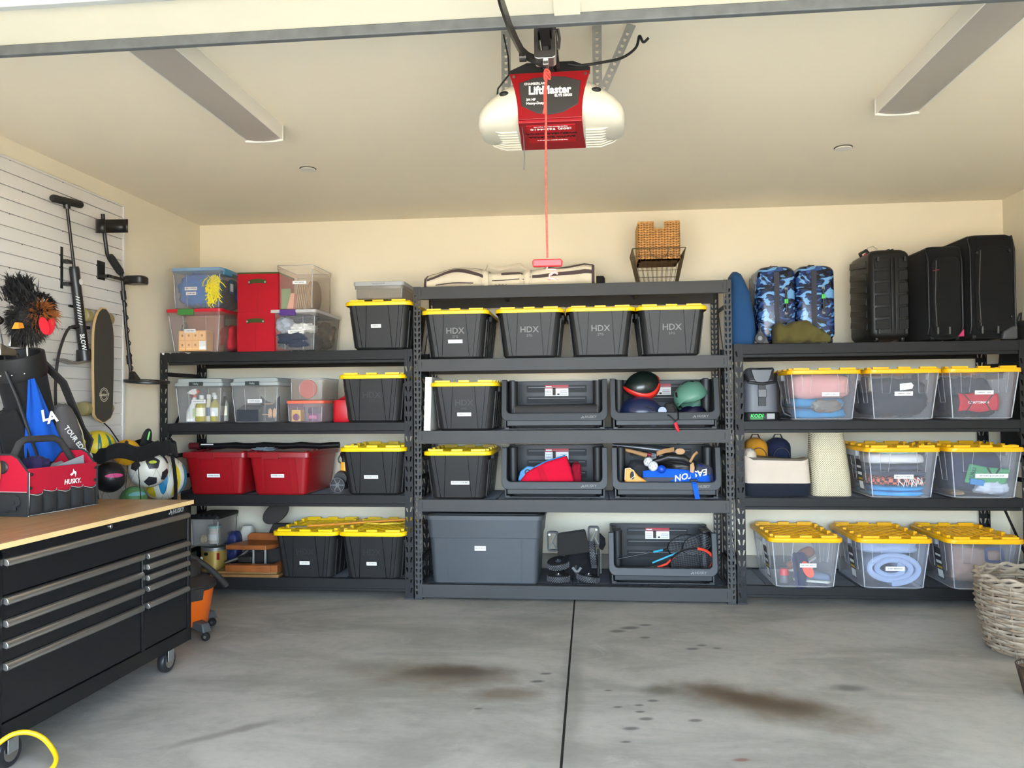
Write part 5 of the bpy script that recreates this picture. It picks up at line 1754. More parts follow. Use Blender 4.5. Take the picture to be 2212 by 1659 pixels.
def hard_case():
    w, d, h = .272, .46, .632
    t = thing('suitcase', 'black hard shell suitcase with ribbed sides', 'suitcase', (3.378, .03 + d/2, 1.828))
    obj('shell', soft_case(B(), w, d, h, .045, z0=.02, rr=.05), lug_b, t, smooth=50)
    for k in range(6):
        z = .09 + k*.088
        obj('rib', B().hexa([(-w/2-.010, -d/2+.07, z), (-w/2+.004, -d/2+.07, z), (-w/2+.004, d/2-.05, z+.04), (-w/2-.010, d/2-.05, z+.04),
                             (-w/2-.006, -d/2+.07, z+.05), (-w/2+.004, -d/2+.07, z+.05), (-w/2+.004, d/2-.05, z+.09), (-w/2-.006, d/2-.05, z+.09)]), lug_b, t, bevel=.004)
    for xa, xb in ((-.105, -.012), (.055, .115)):
        for k in range(6):
            z = .085 + k*.086
            obj('rib', B().hexa([(xa, -d/2-.010, z), (xb, -d/2-.010, z+.006), (xb, -d/2+.004, z+.006), (xa, -d/2+.004, z),
                                 (xa, -d/2-.004, z+.070), (xb, -d/2-.004, z+.074), (xb, -d/2+.004, z+.074), (xa, -d/2+.004, z+.070)]), lug_b, t, bevel=.003)
    for x in (.004, .030):
        obj('zip', B().ribbon([(x, -d/2+.012, .05), (x, -d/2-.010, .10), (x, -d/2-.012, h*.5), (x, -d/2-.010, h-.06), (x, -d/2+.03, h+.018), (x, d/2-.06, h+.022)], .010, .012, (1, 0, 0)), trim_b, t)
    for x in (-.085, .095):
        for z in (.055, .56):
            obj('foot_stud', B().box(x-.009, -d/2-.020, z, x+.009, -d/2+.002, z+.036), trim_b, t, bevel=.003)
    for sx in (-1, 1):
        for sy in (-1, 1):
            o = obj('wheel', B().lathe([(.024, -.011), (.027, -.007), (.027, .007), (.024, .011)], 16, (sx*(w/2-.05), sy*(d/2-.05), .027), 'x'), trim_b, t)
            obj('fork', B().box(sx*(w/2-.05)-.018, sy*(d/2-.05)-.014, .026, sx*(w/2-.05)+.018, sy*(d/2-.05)+.014, .062), trim_b, o, bevel=.004)
    obj('top_handle', B().tube([(-w/2+.03, -.14, h+.0), (-w/2+.01, -.13, h+.03), (-w/2+.01, .0, h+.03), (-w/2+.03, .01, h+.0)], .011, 8), trim_b, t)
    obj('ribbon_tie', B().tube([(-.10, -.05, h+.02), (-.09, -.06, h+.06), (-.05, -.05, h+.075), (-.02, -.05, h+.05)], .0035, 5), mat('tie_silver', (180, 176, 160), .4), t)
    obj('ribbon_tie', B().lump((-w/2+.02, -.10, h-.01), (.03, .08, .06), 51, .3, 3, 2.4), mat('tie_pink', (190, 40, 84), .6), t)
hard_case()
def soft_luggage(label, x0, x1, h, d, yf, r, patch):
    w = x1 - x0
    t = thing('suitcase', label, 'suitcase', ((x0+x1)/2, yf + d/2, 1.828))
    obj('body', soft_case(B(), w, d, h-.02, .035, z0=.02, rr=r), lug_s, t, smooth=50)
    obj('front_pocket', B().prism([(a, c + h*.48) for a, c in rrect(w*.80, h*.80, .05, 4)], -d/2-.022, -d/2+.006), lug_s, t, bevel=.012, seg=3)
    for k, x in enumerate((-w*.47, w*.47)):
        obj('piping', B().tube([(x, -d/2+.02, .05), (x, -d/2-.003, .10), (x, -d/2-.003, h-.11), (x, -d/2+.03, h-.015), (x, d/2-.06, h-.010)], .006, 6), trim_b, t)
    obj('zip', B().tube([(-w*.30, -d/2-.024, .10), (-w*.33, -d/2-.025, h*.45), (-w*.28, -d/2-.024, h*.84)], .004, 5), mat('zip_grey', (84, 82, 80), .4, metal=.4), t)
    for x in (-w*.28, w*.05):
        obj('zip_pull', B().box(x-.006, -d/2-.034, .045, x+.006, -d/2-.024, .095), mat('zip_grey', (84, 82, 80)), t, bevel=.002)
    for sx in (-1, 1):
        o = obj('wheel', B().lathe([(.026, -.014), (.030, -.010), (.030, .010), (.026, .014)], 16, (sx*(w/2-.035), -d/2+.045, .030), 'x'), trim_b, t)
    obj('top_handle', B().tube([(-.02, -.09, h-.008), (-.02, -.08, h+.014), (-.02, .06, h+.014), (-.02, .07, h-.008)], .010, 8), trim_b, t)
    return t
t = soft_luggage('black soft suitcase with a red stitched mark, middle of three', 3.615, 3.850, .66, .50, .01, .03, True)
obj('red_mark', B().box(-.02, -.275, .49, .02, -.272, .494), mat('mark_red', (150, 36, 40), .5), t, (0, 0, 0), (0, -8, 0), smooth=0)
obj('corner_patch', B().prism([(.075, .03), (.112, .03), (.112, .08)], -.262, -.245), mat('patch_pink', (180, 40, 90), .6), t)
t = soft_luggage('largest black soft suitcase, in the rack corner by the wall', 3.890, 4.195, .735, .50, .01, .05, False)
obj('corner_wheel_guard', B().prism([(.145, .005), (.145, .10), (.10, .09), (.055, .06), (.045, .005)], -.275, -.235), mat('guard_grey', (62, 62, 64)), t, bevel=.01)
for x, z in ((-.11, .60), (.10, .61), (-.10, .13), (.105, .16)):
    obj('foot_stud', B().lathe([(.012, 0), (.009, -.012), (.0001, -.014)], 10, (x, -.272, z), 'y'), trim_b, t)

# cooler bag
t = thing('cooler_bag', 'grey roll top cooler bag with green lettering on its base', 'cooler bag', (2.500, .17, 1.285))
cg = mat('cooler_grey', (96, 98, 106), .45)
cb = mat('cooler_black', (28, 28, 29), .5)
obj('body', B().zloft([(.06, .240, .20, .07), (.075, .246, .206, .075), (.26, .240, .20, .075), (.29, .23, .19, .07)], n=6), cg, t, smooth=50)
obj('base', B().zloft([(0, .262, .22, .08), (.008, .270, .228, .085), (.055, .268, .226, .085), (.062, .250, .21, .08)], n=6), cb, t, smooth=50)
obj('grey_panel', B().box(.03, -.1155, .012, .085, -.110, .052), mat('cooler_silver', (150, 150, 150), .4), t, bevel=.002)
tp = B()
rings = []
for i in range(9):
    f = i/8
    ring = []
    for j in range(28):
        a = 2*PI*j/28
        w, d = .115*(1 - .10*f), .095*(1 - .75*f)
        nz = noise.noise(Vector((math.cos(a)*2, math.sin(a)*2, f*3)))*.016*f
        ring.append((math.cos(a)*(w+nz), math.sin(a)*(d+nz), .285 + .085*f + .012*math.cos(3*a)*f))
    rings.append(ring)
tp.loft(rings)
obj('roll_top', tp, mat('cooler_top', (74, 74, 76), .3), t, smooth=60)
obj('top_flap', B().prism([(-.075, .365), (.075, .365), (.055, .30), (.035, .262), (-.035, .262), (-.055, .30)], -.112, -.100), mat('cooler_top', (74, 74, 76)), t, bevel=.004)
obj('handle', B().tube([(-.112, -.06, .33), (-.09, -.112, .275), (0, -.128, .262), (.09, -.112, .275), (.112, -.06, .33)], .011, 8), cb, t)
obj('webbing', B().box(-.026, -.112, .105, .026, -.103, .262), cb, t, bevel=.002)
obj('buckle', B().box(-.030, -.126, .165, .030, -.110, .225), mat('buckle_grey', (86, 86, 88), .35), t, bevel=.005)
obj('shoulder_strap', B().ribbon([(.115, -.06, .30), (.135, -.07, .22), (.132, -.08, .12), (.15, -.09, .06), (.20, -.11, .035), (.17, -.13, .02), (.12, -.125, .025)], .045, .008, (0, .8, .3)), cb, t)
text('KODI', .036, mat('kodi_green', (60, 226, 96), .5), t, (-.040, -.1165, .034), bold=.03, shear=.15, name='logo')
obj('logo_line', B().box(-.085, -.1165, .012, .002, -.1145, .016), mat('kodi_green', (60, 226, 96)), t, smooth=0)

# what the clear totes hold
def fold_stack(name, label, cat, c, w, d, h, m, n=3, seed=1, rz=0):
    b = B()
    rnd = random.Random(seed)
    for k in range(n):
        z0, z1 = h*k/n, h*(k+1)/n
        b.lump((rnd.uniform(-.008, .008), rnd.uniform(-.006, .006), (z0+z1)/2), (w*(1-.05*rnd.random()), d*(1-.04*rnd.random()), (z1-z0)*1.06), seed+k, .10, 2.2, 5, 26, 12)
    return tag(obj(name, b, m, None, c, (0, 0, rz), smooth=70), label, cat)
fold_stack('pink_blanket', 'pink folded blanket at the top of the camping tote', 'blanket', (2.900, .235, 1.435), .45, .53, .178, cloth('blanket_pink', (214, 158, 156), var=.06), 1, 61)
fold_stack('blue_towel', 'blue towel lining the bottom of the pink blanket tote', 'towel', (2.895, .25, 1.296), .41, .52, .150, cloth('towel_blue', (44, 130, 182), var=.08), 2, 64)
lump_thing('grey_pouch', 'grey shiny pouch pressed to the front of the pink blanket tote', 'pouch', (2.92, .0, 1.335), (.225, .05, .105), mat('pouch_grey', (104, 98, 92), .35, var=.25, vs=14), 67, .3, 2.6)
lump_thing('tent_bag', 'dark navy tent bag filling the middle clear tote', 'tent', (3.430, .25, 1.300), (.43, .54, .29), cloth('tent_navy', (44, 46, 58), var=.1), 71, .14, 2, 4)
lump_thing('tan_pouch', 'tan pouch in the corner of the tent tote', 'pouch', (3.235, .14, 1.47), (.05, .20, .13), cloth('pouch_tan', (176, 160, 140)), 72, .2, 2)
tag(obj('white_tag', B().prism([(-.045, -.025), (.035, -.015), (.045, .01), (.03, .028), (-.045, .02)], -.001, .001), paper_m, None, (3.445, -.041, 1.515), smooth=0), 'folded white paper tag behind the tent tote sticker', 'tag')
t = thing('camping_bag', 'red and black tool bag with white lettering in a clear tote', 'bag', (3.94, .16, 1.298))
obj('body', B().lump((0, 0, .085), (.30, .24, .17), 74, .10, 2, 4.5), cloth('bag_ink', (34, 34, 42)), t, smooth=70)
rp = B().grid(lambda u, v: (-.13 + .26*u + .012*math.sin(v*3), -.124 - .008*math.sin(u*PI), .045 + .125*v + .012*math.sin(u*9)*(.5-v)), 14, 5)
obj('red_panel', rp, cloth('bag_crimson', (198, 26, 50), var=.1), t, smooth=70, solid=.006)
text('CRAFTSMAN', .024, whitep_m, t, (.0, -.136, .105), bold=.02, name='logo')
for sx in (-.09, .09):
    obj('carry_strap', B().tube([(sx, -.140, .03), (sx*.5, -.142, .10), (sx*1.1, -.138, .165)], .004, 5), trim_b, t)
lump_thing('dark_gear', 'dark camping gear at the back of the red bag tote', 'gear', (3.96, .34, 1.300), (.40, .34, .30), cloth('gear_slate', (60, 62, 74)), 77, .25, 2.2)
# beach towels
fold_stack('beach_towel', 'bright blue folded towel at the bottom of the beach towel tote', 'towel', (3.40, .22, .760), .39, .52, .070, cloth('towel_azure', (60, 166, 230), var=.2, vs=9), 2, 81)
chk = bpy.data.materials.new('towel_check')
chk.use_nodes = True
_n = chk.node_tree
_ck = _n.nodes.new('ShaderNodeTexChecker')
_ck.inputs['Scale'].default_value = 38
_ck.inputs['Color1'].default_value = lin((30, 28, 40))
_ck.inputs['Color2'].default_value = lin((226, 112, 84))
_tc = _n.nodes.new('ShaderNodeTexCoord')
_n.links.new(_tc.outputs['Object'], _ck.inputs['Vector'])
_n.links.new(_ck.outputs['Color'], _n.nodes['Principled BSDF'].inputs['Base Color'])
_n.nodes['Principled BSDF'].inputs['Roughness'].default_value = .9
fold_stack('beach_towel', 'black and orange checked towel in the beach towel tote', 'towel', (3.40, .22, .832), .40, .53, .065, chk, 1, 84)
fold_stack('beach_towel', 'dark slate folded towel in the beach towel tote', 'towel', (3.40, .23, .898), .42, .54, .080, cloth('towel_slate', (76, 80, 98), var=.1), 2, 86)
fold_stack('beach_towel', 'white fluffy folded towel near the top of the tote', 'towel', (3.395, .23, .980), .44, .55, .075, cloth('towel_white', (232, 228, 230), var=.04), 1, 89)
fold_stack('beach_towel', 'pale green fringed towel on top of the white one', 'towel', (3.42, .20, 1.050), .30, .44, .026, cloth('towel_mint', (176, 200, 196), var=.2, vs=30), 1, 91)
fb = B()
rnd = random.Random(3)
for k in range(16):
    x = rnd.uniform(-.10, .11)
    fb.tube([(x, 0, 0), (x + rnd.uniform(-.01, .02), -.006, -.02), (x + rnd.uniform(-.02, .03), -.004, -.045 - rnd.uniform(0, .02))], .0018, 4)
tag(obj('towel_fringe', fb, mat('fringe_white', (238, 236, 232), .8), None, (3.42, -.052, .895)), 'white knotted fringe hanging over the checked towel', 'fringe')
# ocean gear
lump_thing('wetsuit', 'navy wetsuit bundle filling the ocean gear tote', 'wetsuit', (3.94, .27, .765), (.43, .50, .31), cloth('wetsuit_navy', (36, 44, 76)), 93, .14, 2, 4)
t = thing('green_float_vest', 'green vest with dark lettering in the ocean gear tote', 'vest', (3.99, .04, .86))
obj('vest', B().prism([(-.165, -.005), (.10, -.015), (.135, .09), (-.01, .10), (-.13, .125)], -.05, -.025), cloth('vest_green', (78, 158, 108), var=.06), t, bevel=.01)
text('BURLI', .036, mat('vest_ink', (30, 60, 44), .7), t, (-.115, -.053, .055), (90, -72, 0), bold=.02, name='logo')
obj('neck_trim', B().tube([(-.02, -.054, .10), (.0, -.056, .06), (.03, -.056, .05), (.06, -.055, .095)], .006, 6), blk2_m, t)
lump_thing('white_plastic_sack', 'white plastic sack at the bottom of the ocean gear tote', 'sack', (4.02, .06, .765), (.24, .18, .12), mat('sack_white', (200, 206, 220), .35, var=.08, vs=12), 95, .25, 2.4)
tag(obj('blue_carton', B().box(-.055, -.02, 0, .035, .02, .04), mat('carton_azure', (52, 134, 196), .5), None, (3.905, -.005, .84), (0, 8, 0), bevel=.003), 'small bright blue carton beside the white plastic sack', 'carton')
lump_thing('sand_mat', 'tan straw mat in the corner of the ocean gear tote', 'mat', (3.80, .14, .762), (.12, .26, .035), cloth('straw_tan', (176, 142, 96), vs=40), 96, .2, 2)
# shoes tote
def shoe(label, loc, rot, m, sole):
    t = thing('shoe', label, 'shoe', loc, rot=rot)
    b = B()
    rings = []
    for k, (y, w, h) in enumerate(((-.125, .03, .03), (-.11, .07, .045), (-.05, .085, .055), (.0, .075, .075), (.05, .065, .085), (.10, .068, .075), (.122, .04, .06))):
        rings.append([(a*w/2*1.0, y, .014 + h/2 + c*h/2) for a, c in [(math.cos(q*PI/6), math.sin(q*PI/6)) for q in range(12)]])
    b.loft(rings)
    obj('upper', b, m, t, smooth=70)
    obj('sole', B().zloft([(0, .085, .25, .04), (.016, .088, .255, .042)]), sole, t)
    return t
shoe('navy slipper lying sole out at the front of the shoe tote', (2.70, .03, .235), (78, 20, 60), cloth('shoe_navy', (40, 42, 74)), mat('sole_navy', (46, 48, 84), .8))
tag(obj('orange_insole', B().prism([(.032*math.cos(q*PI/10)*(1 - .15*math.sin(q*PI/10)), .062*math.sin(q*PI/10)) for q in range(20)], -.003, .003), mat('insole_orange', (255, 96, 66), .7), None, (2.765, -.044, .262), (0, -28, 0), bevel=.002), 'bright orange oval insole pressed to the front of the shoe tote', 'insole')
shoe('grey sneaker with pale sole in the shoe tote', (2.83, .10, .150), (0, 0, 70), cloth('shoe_grey', (128, 138, 158)), mat('sole_cream', (220, 214, 200), .7))
shoe('tan shoe at the back of the shoe tote', (2.78, .16, .26), (20, 0, -60), cloth('shoe_tan', (150, 104, 84)), mat('sole_cream', (220, 214, 200)))
t = thing('sports_bottle', 'small grey bottle with red cap in the shoe tote', 'bottle', (2.628, .05, .148))
obj('body', B().lathe([(.028, 0), (.030, .01), (.030, .05), (.026, .058)], 16), mat('bottle_slate', (110, 104, 108), .4), t)
obj('cap', B().lathe([(.031, .056), (.031, .085), (.024, .10), (.0001, .103)], 16), mat('cap_red', (216, 60, 62), .4), t)
# quilt
t = thing('quilt', 'pale blue quilt rolled up inside the guest bedding tote', 'quilt', (3.335, .22, .148))
qm = cloth('quilt_blue', (158, 172, 200), var=.05, bump=.4, bs=20)
def roll_path(sx, sz, turns, r0, r1):
    pts = []
    n = int(turns*26)
    for k in range(n+1):
        a = -PI/2 + 2*PI*turns*k/n
        f = k/n
        r = r1 + (r0-r1)*f
        pts.append((r*sx*math.cos(a), r*sz*math.sin(a)))
    return pts
pth = roll_path(1.45, .80, 2.4, .045, .128)
b = B()
rings = []
for i, (x, z) in enumerate(pth):
    t_ = (pth[min(i+1, len(pth)-1)][0] - pth[max(i-1, 0)][0], pth[min(i+1, len(pth)-1)][1] - pth[max(i-1, 0)][1])
    l_ = math.hypot(*t_) or 1
    nx, nz = -t_[1]/l_*.019, t_[0]/l_*.019
    z0 = .118
    ring = []
    for y, k in ((-.222, .5), (-.23, 1), (.22, 1), (.23, .5)):
        ring.append((x+nx*k, y + .004*math.sin(i*.7), z0+z+nz*k))
    for y, k in ((.23, -.5), (.22, -1), (-.23, -1), (-.222, -.5)):
        ring.append((x+nx*k, y + .004*math.sin(i*.7), z0+z+nz*k))
    rings.append(ring)
b.loft(rings)
obj('roll', b, qm, t, smooth=70)
obj('upper_fold', B().lump((0, .0, .268), (.43, .50, .12), 98, .10, 2, 5), qm, t, smooth=70)
lump_thing('tan_bag', 'tan fabric bag in the clear tote behind the wicker basket', 'bag', (3.90, .20, .150), (.41, .54, .29), cloth('bag_taupe', (168, 142, 132), var=.1), 99, .18, 2, 4)
tag(obj('blue_square_patch', B().frame(rrect(.12, .10, .02, 3), rrect(.085, .068, .012, 3), -.002, .002), mat('patch_blue', (52, 64, 110), .6), None, (3.98, -.058, .375), (-6, 0, 0)), 'navy square outline printed on the tan bag front', 'patch')

# third shelf soft bags
t = thing('canvas_tote', 'slumped cream canvas tote bag with navy base', 'tote bag', (2.60, .18, .749))
cm = cloth('tote_cream', (202, 187, 170), var=.04, bump=.3, bs=9)
nb_ = cloth('tote_navy', (30, 34, 44), var=.05)
obj('base', B().zloft([(0, .43, .26, .05), (.01, .455, .275, .055), (.095, .462, .28, .055)], n=5), nb_, t, smooth=50)
b = B()
rings = []
ptsr = rrect(.46, .278, .055, 8)
for i in range(11):
    f = i/10
    ring = []
    for a, c in ptsr:
        u = (a/.23 + 1)/2
        top = .125 + .045*u - .02*math.sin(u*PI) + .07*max(0, 1 - u/.25)
        nz = noise.noise(Vector((a*9, c*9, f*3)))*.02*f
        ring.append((a*(1 - .03*f) + nz, c*(1 - .25*f) + nz, .095 + top*f + nz*.5))
    rings.append(ring)
b.loft(rings)
obj('body', b, cm, t, smooth=70)
obj('side_flap', B().lump((-.175, -.03, .25), (.10, .14, .20), 101, .25, 2.2, 3), cm, t, smooth=70)
def backpack(label, loc, m, mh):
    t = thing('small_backpack', label, 'backpack', loc, group='small backpacks behind the canvas tote')
    obj('body', soft_case(B(), .165, .20, .40, .06, rr=.07), m, t, smooth=60)
    obj('front_pocket', B().prism([(a, c + .20) for a, c in rrect(.115, .26, .055, 5)], -.118, -.08), m, t, bevel=.014, seg=3)
    obj('zip', B().tube([(.058*math.cos(q*PI/12), -.119, .26 + .07*math.sin(q*PI/12)) for q in range(13)], .003, 5), trim_b, t)
    obj('carry_loop', B().ribbon([(-.035, 0, .392), (-.02, 0, .425), (.02, 0, .425), (.035, 0, .392)], .028, .006, (0, 1, 0)), mh, t)
backpack('mustard yellow small backpack behind the canvas tote', (2.52, .42, .749), cloth('pack_mustard', (196, 134, 34)), cloth('loop_brown', (86, 56, 30)))
backpack('navy small backpack behind the canvas tote', (2.685, .42, .749), cloth('pack_navy', (26, 32, 56)), trim_b)

def mesh_material():
    m, nt, p = nodemat('perforated_straw')
    N, L = nt.nodes.new, nt.links.new
    tc = N('ShaderNodeTexCoord')
    v = N('ShaderNodeTexVoronoi')
    v.inputs['Scale'].default_value = 95
    v.inputs['Randomness'].default_value = 0.0
    mp = N('ShaderNodeMapping')
    mp.inputs['Rotation'].default_value = (0, math.radians(45), 0)
    mp.inputs['Scale'].default_value = (1, .0, 1)
    L(tc.outputs['Object'], mp.inputs['Vector'])
    L(mp.outputs['Vector'], v.inputs['Vector'])
    r = N('ShaderNodeMapRange')
    r.inputs['From Min'].default_value = .22
    r.inputs['From Max'].default_value = .36
    L(v.outputs['Distance'], r.inputs['Value'])
    x = N('ShaderNodeMix')
    x.data_type = 'RGBA'
    x.inputs[6].default_value = lin((120, 108, 84))
    x.inputs[7].default_value = lin((222, 210, 178))
    L(r.outputs['Result'], x.inputs[0])
    L(x.outputs[2], p.inputs['Base Color'])
    p.inputs['Roughness'].default_value = .6
    bp = N('ShaderNodeBump')
    bp.inputs['Strength'].default_value = .6
    bp.inputs['Distance'].default_value = .003
    L(r.outputs['Result'], bp.inputs['Height'])
    L(bp.outputs['Normal'], p.inputs['Normal'])
    return m
t = thing('perforated_bag', 'tall cream perforated shopper bag between canvas tote and clear tote', 'bag', (2.985, .20, .749))
mm_ = mesh_material()
b = B()
secs = [(0, .270, .24, .06), (.01, .276, .25, .07), (.15, .270, .24, .08), (.30, .250, .21, .08, -.004, .01), (.44, .235, .17, .07, -.008, .02), (.445, .225, .16, .07, -.008, .02), (.38, .22, .15, .06, -.008, .02)]
b.zloft(secs, n=6)
obj('body', b, mm_, t, smooth=50)
obj('rim', B().tube([(a-.008, c+.02, .443) for a, c in rrect(.235, .17, .07, 5)], .004, 6, closed=True), mat('straw_rim', (226, 214, 184), .6), t)
obj('handle', B().tube([(-.09, .06, .44), (-.06, .08, .475), (.0, .09, .485), (.06, .08, .465), (.09, .06, .44)], .008, 6), mat('straw_dark', (96, 84, 62), .7), t)

# black bag on the right wall, behind the rack
t = thing('hanging_bag', 'black bag hanging in the gap between rack and wall', 'bag', (4.352, .30, .98))
obj('body', B().zloft([(0, .13, .28, .04), (.02, .15, .34, .05), (.7, .15, .36, .05), (.95, .12, .30, .05), (1.0, .06, .16, .03)], n=4), cloth('bag_wall_black', (26, 26, 24)), t, smooth=60)
obj('hang_loop', B().tube([(0, -.03, 1.0), (.01, -.02, 1.06), (.02, .02, 1.06), (0, .03, 1.0)], .006, 6), trim_b, t)
obj('emblem', B().lathe([(.018, -.001), (.024, -.001), (.024, .001), (.018, .001)], 16, (-.04, -.172, .80), 'y', ring=True), grey_m, t)

# ------------------------------------------------------------------ floor basket by the right wall
def willow_basket():
    t = thing('willow_basket', 'big round grey willow basket standing on the floor', 'basket', (3.775, -.92, 0))
    R0, R1, H = .225, .285, .43
    wm = mat('willow_grey', (158, 142, 122), .7, var=.28, vs=18, bump=.3, bs=60)
    wm2 = mat('willow_brown', (138, 118, 96), .7, var=.28, vs=22, bump=.3, bs=60)
    ns = 18
    def rad(z):
        f = z/H
        return R0 + (R1-R0)*min(1, f*1.5)**.8 - .012*max(0, f-.7)
    rows = 25
    rnd = random.Random(11)
    for r in range(rows):
        z = .014 + (H-.06)*r/(rows-1)
        pts = []
        n = ns*4
        for k in range(n):
            a = 2*PI*k/n
            ph = (k/4 + (r % 2))*PI
            rr = rad(z) + .0085*math.cos(ph) + rnd.uniform(-.0012, .0012)
            pts.append((rr*math.cos(a), rr*math.sin(a), z + .003*math.sin(a*3 + r) + rnd.uniform(-.001, .001)))
        obj('withy', B().tube(pts, .0082, 5, closed=True), wm if r % 3 else wm2, t)
    for k in range(ns):
        a = 2*PI*(k*4)/(ns*4)
        obj('stake', B().tube([((rad(z))*math.cos(a), (rad(z))*math.sin(a), z) for z in (.0, .1, .2, .3, H-.03)], .0075, 5), wm2, t)
    for r in range(3):
        pts = []
        for k in range(72):
            a = 2*PI*k/72
            rr = rad(H) + .010*math.cos(a*14 + r*2.1) + .004*r
            pts.append((rr*math.cos(a), rr*math.sin(a), H-.038 + .018*r + .008*math.sin(a*14 + r*2.1)))
        obj('rim_withy', B().tube(pts, .0105, 6, closed=True), wm, t)
    obj('bottom', B().lathe([(R0-.008, .004), (R0-.008, .012)], 28), wm2, t)
willow_basket()
t = thing('wire_planter', 'small dark wire planter cut by the picture edge on the floor', 'planter', (3.375, -1.70, 0))
b = B()
for k in range(22):
    a = 2*PI*k/22
    b.tube([(.052*math.cos(a), .052*math.sin(a), .002), (.088*math.cos(a + .25), .088*math.sin(a + .25), .165)], .0012, 4)
    b.tube([(.052*math.cos(a), .052*math.sin(a), .002), (.088*math.cos(a - .25), .088*math.sin(a - .25), .165)], .0012, 4)
o = obj('wire_sides', b, mat('wire_rust', (62, 48, 40), .6, metal=.4), t)
o['kind'] = 'stuff'
obj('rim', B().tube([(.088*math.cos(q*PI/14), .088*math.sin(q*PI/14), .165) for q in range(28)], .003, 5, closed=True), mat('wire_rust', (62, 48, 40)), t)
obj('liner', B().lathe([(.048, .003), (.080, .15), (.078, .15), (.046, .006)], 22), mat('liner_coir', (92, 70, 52), .9, var=.3, vs=30), t)

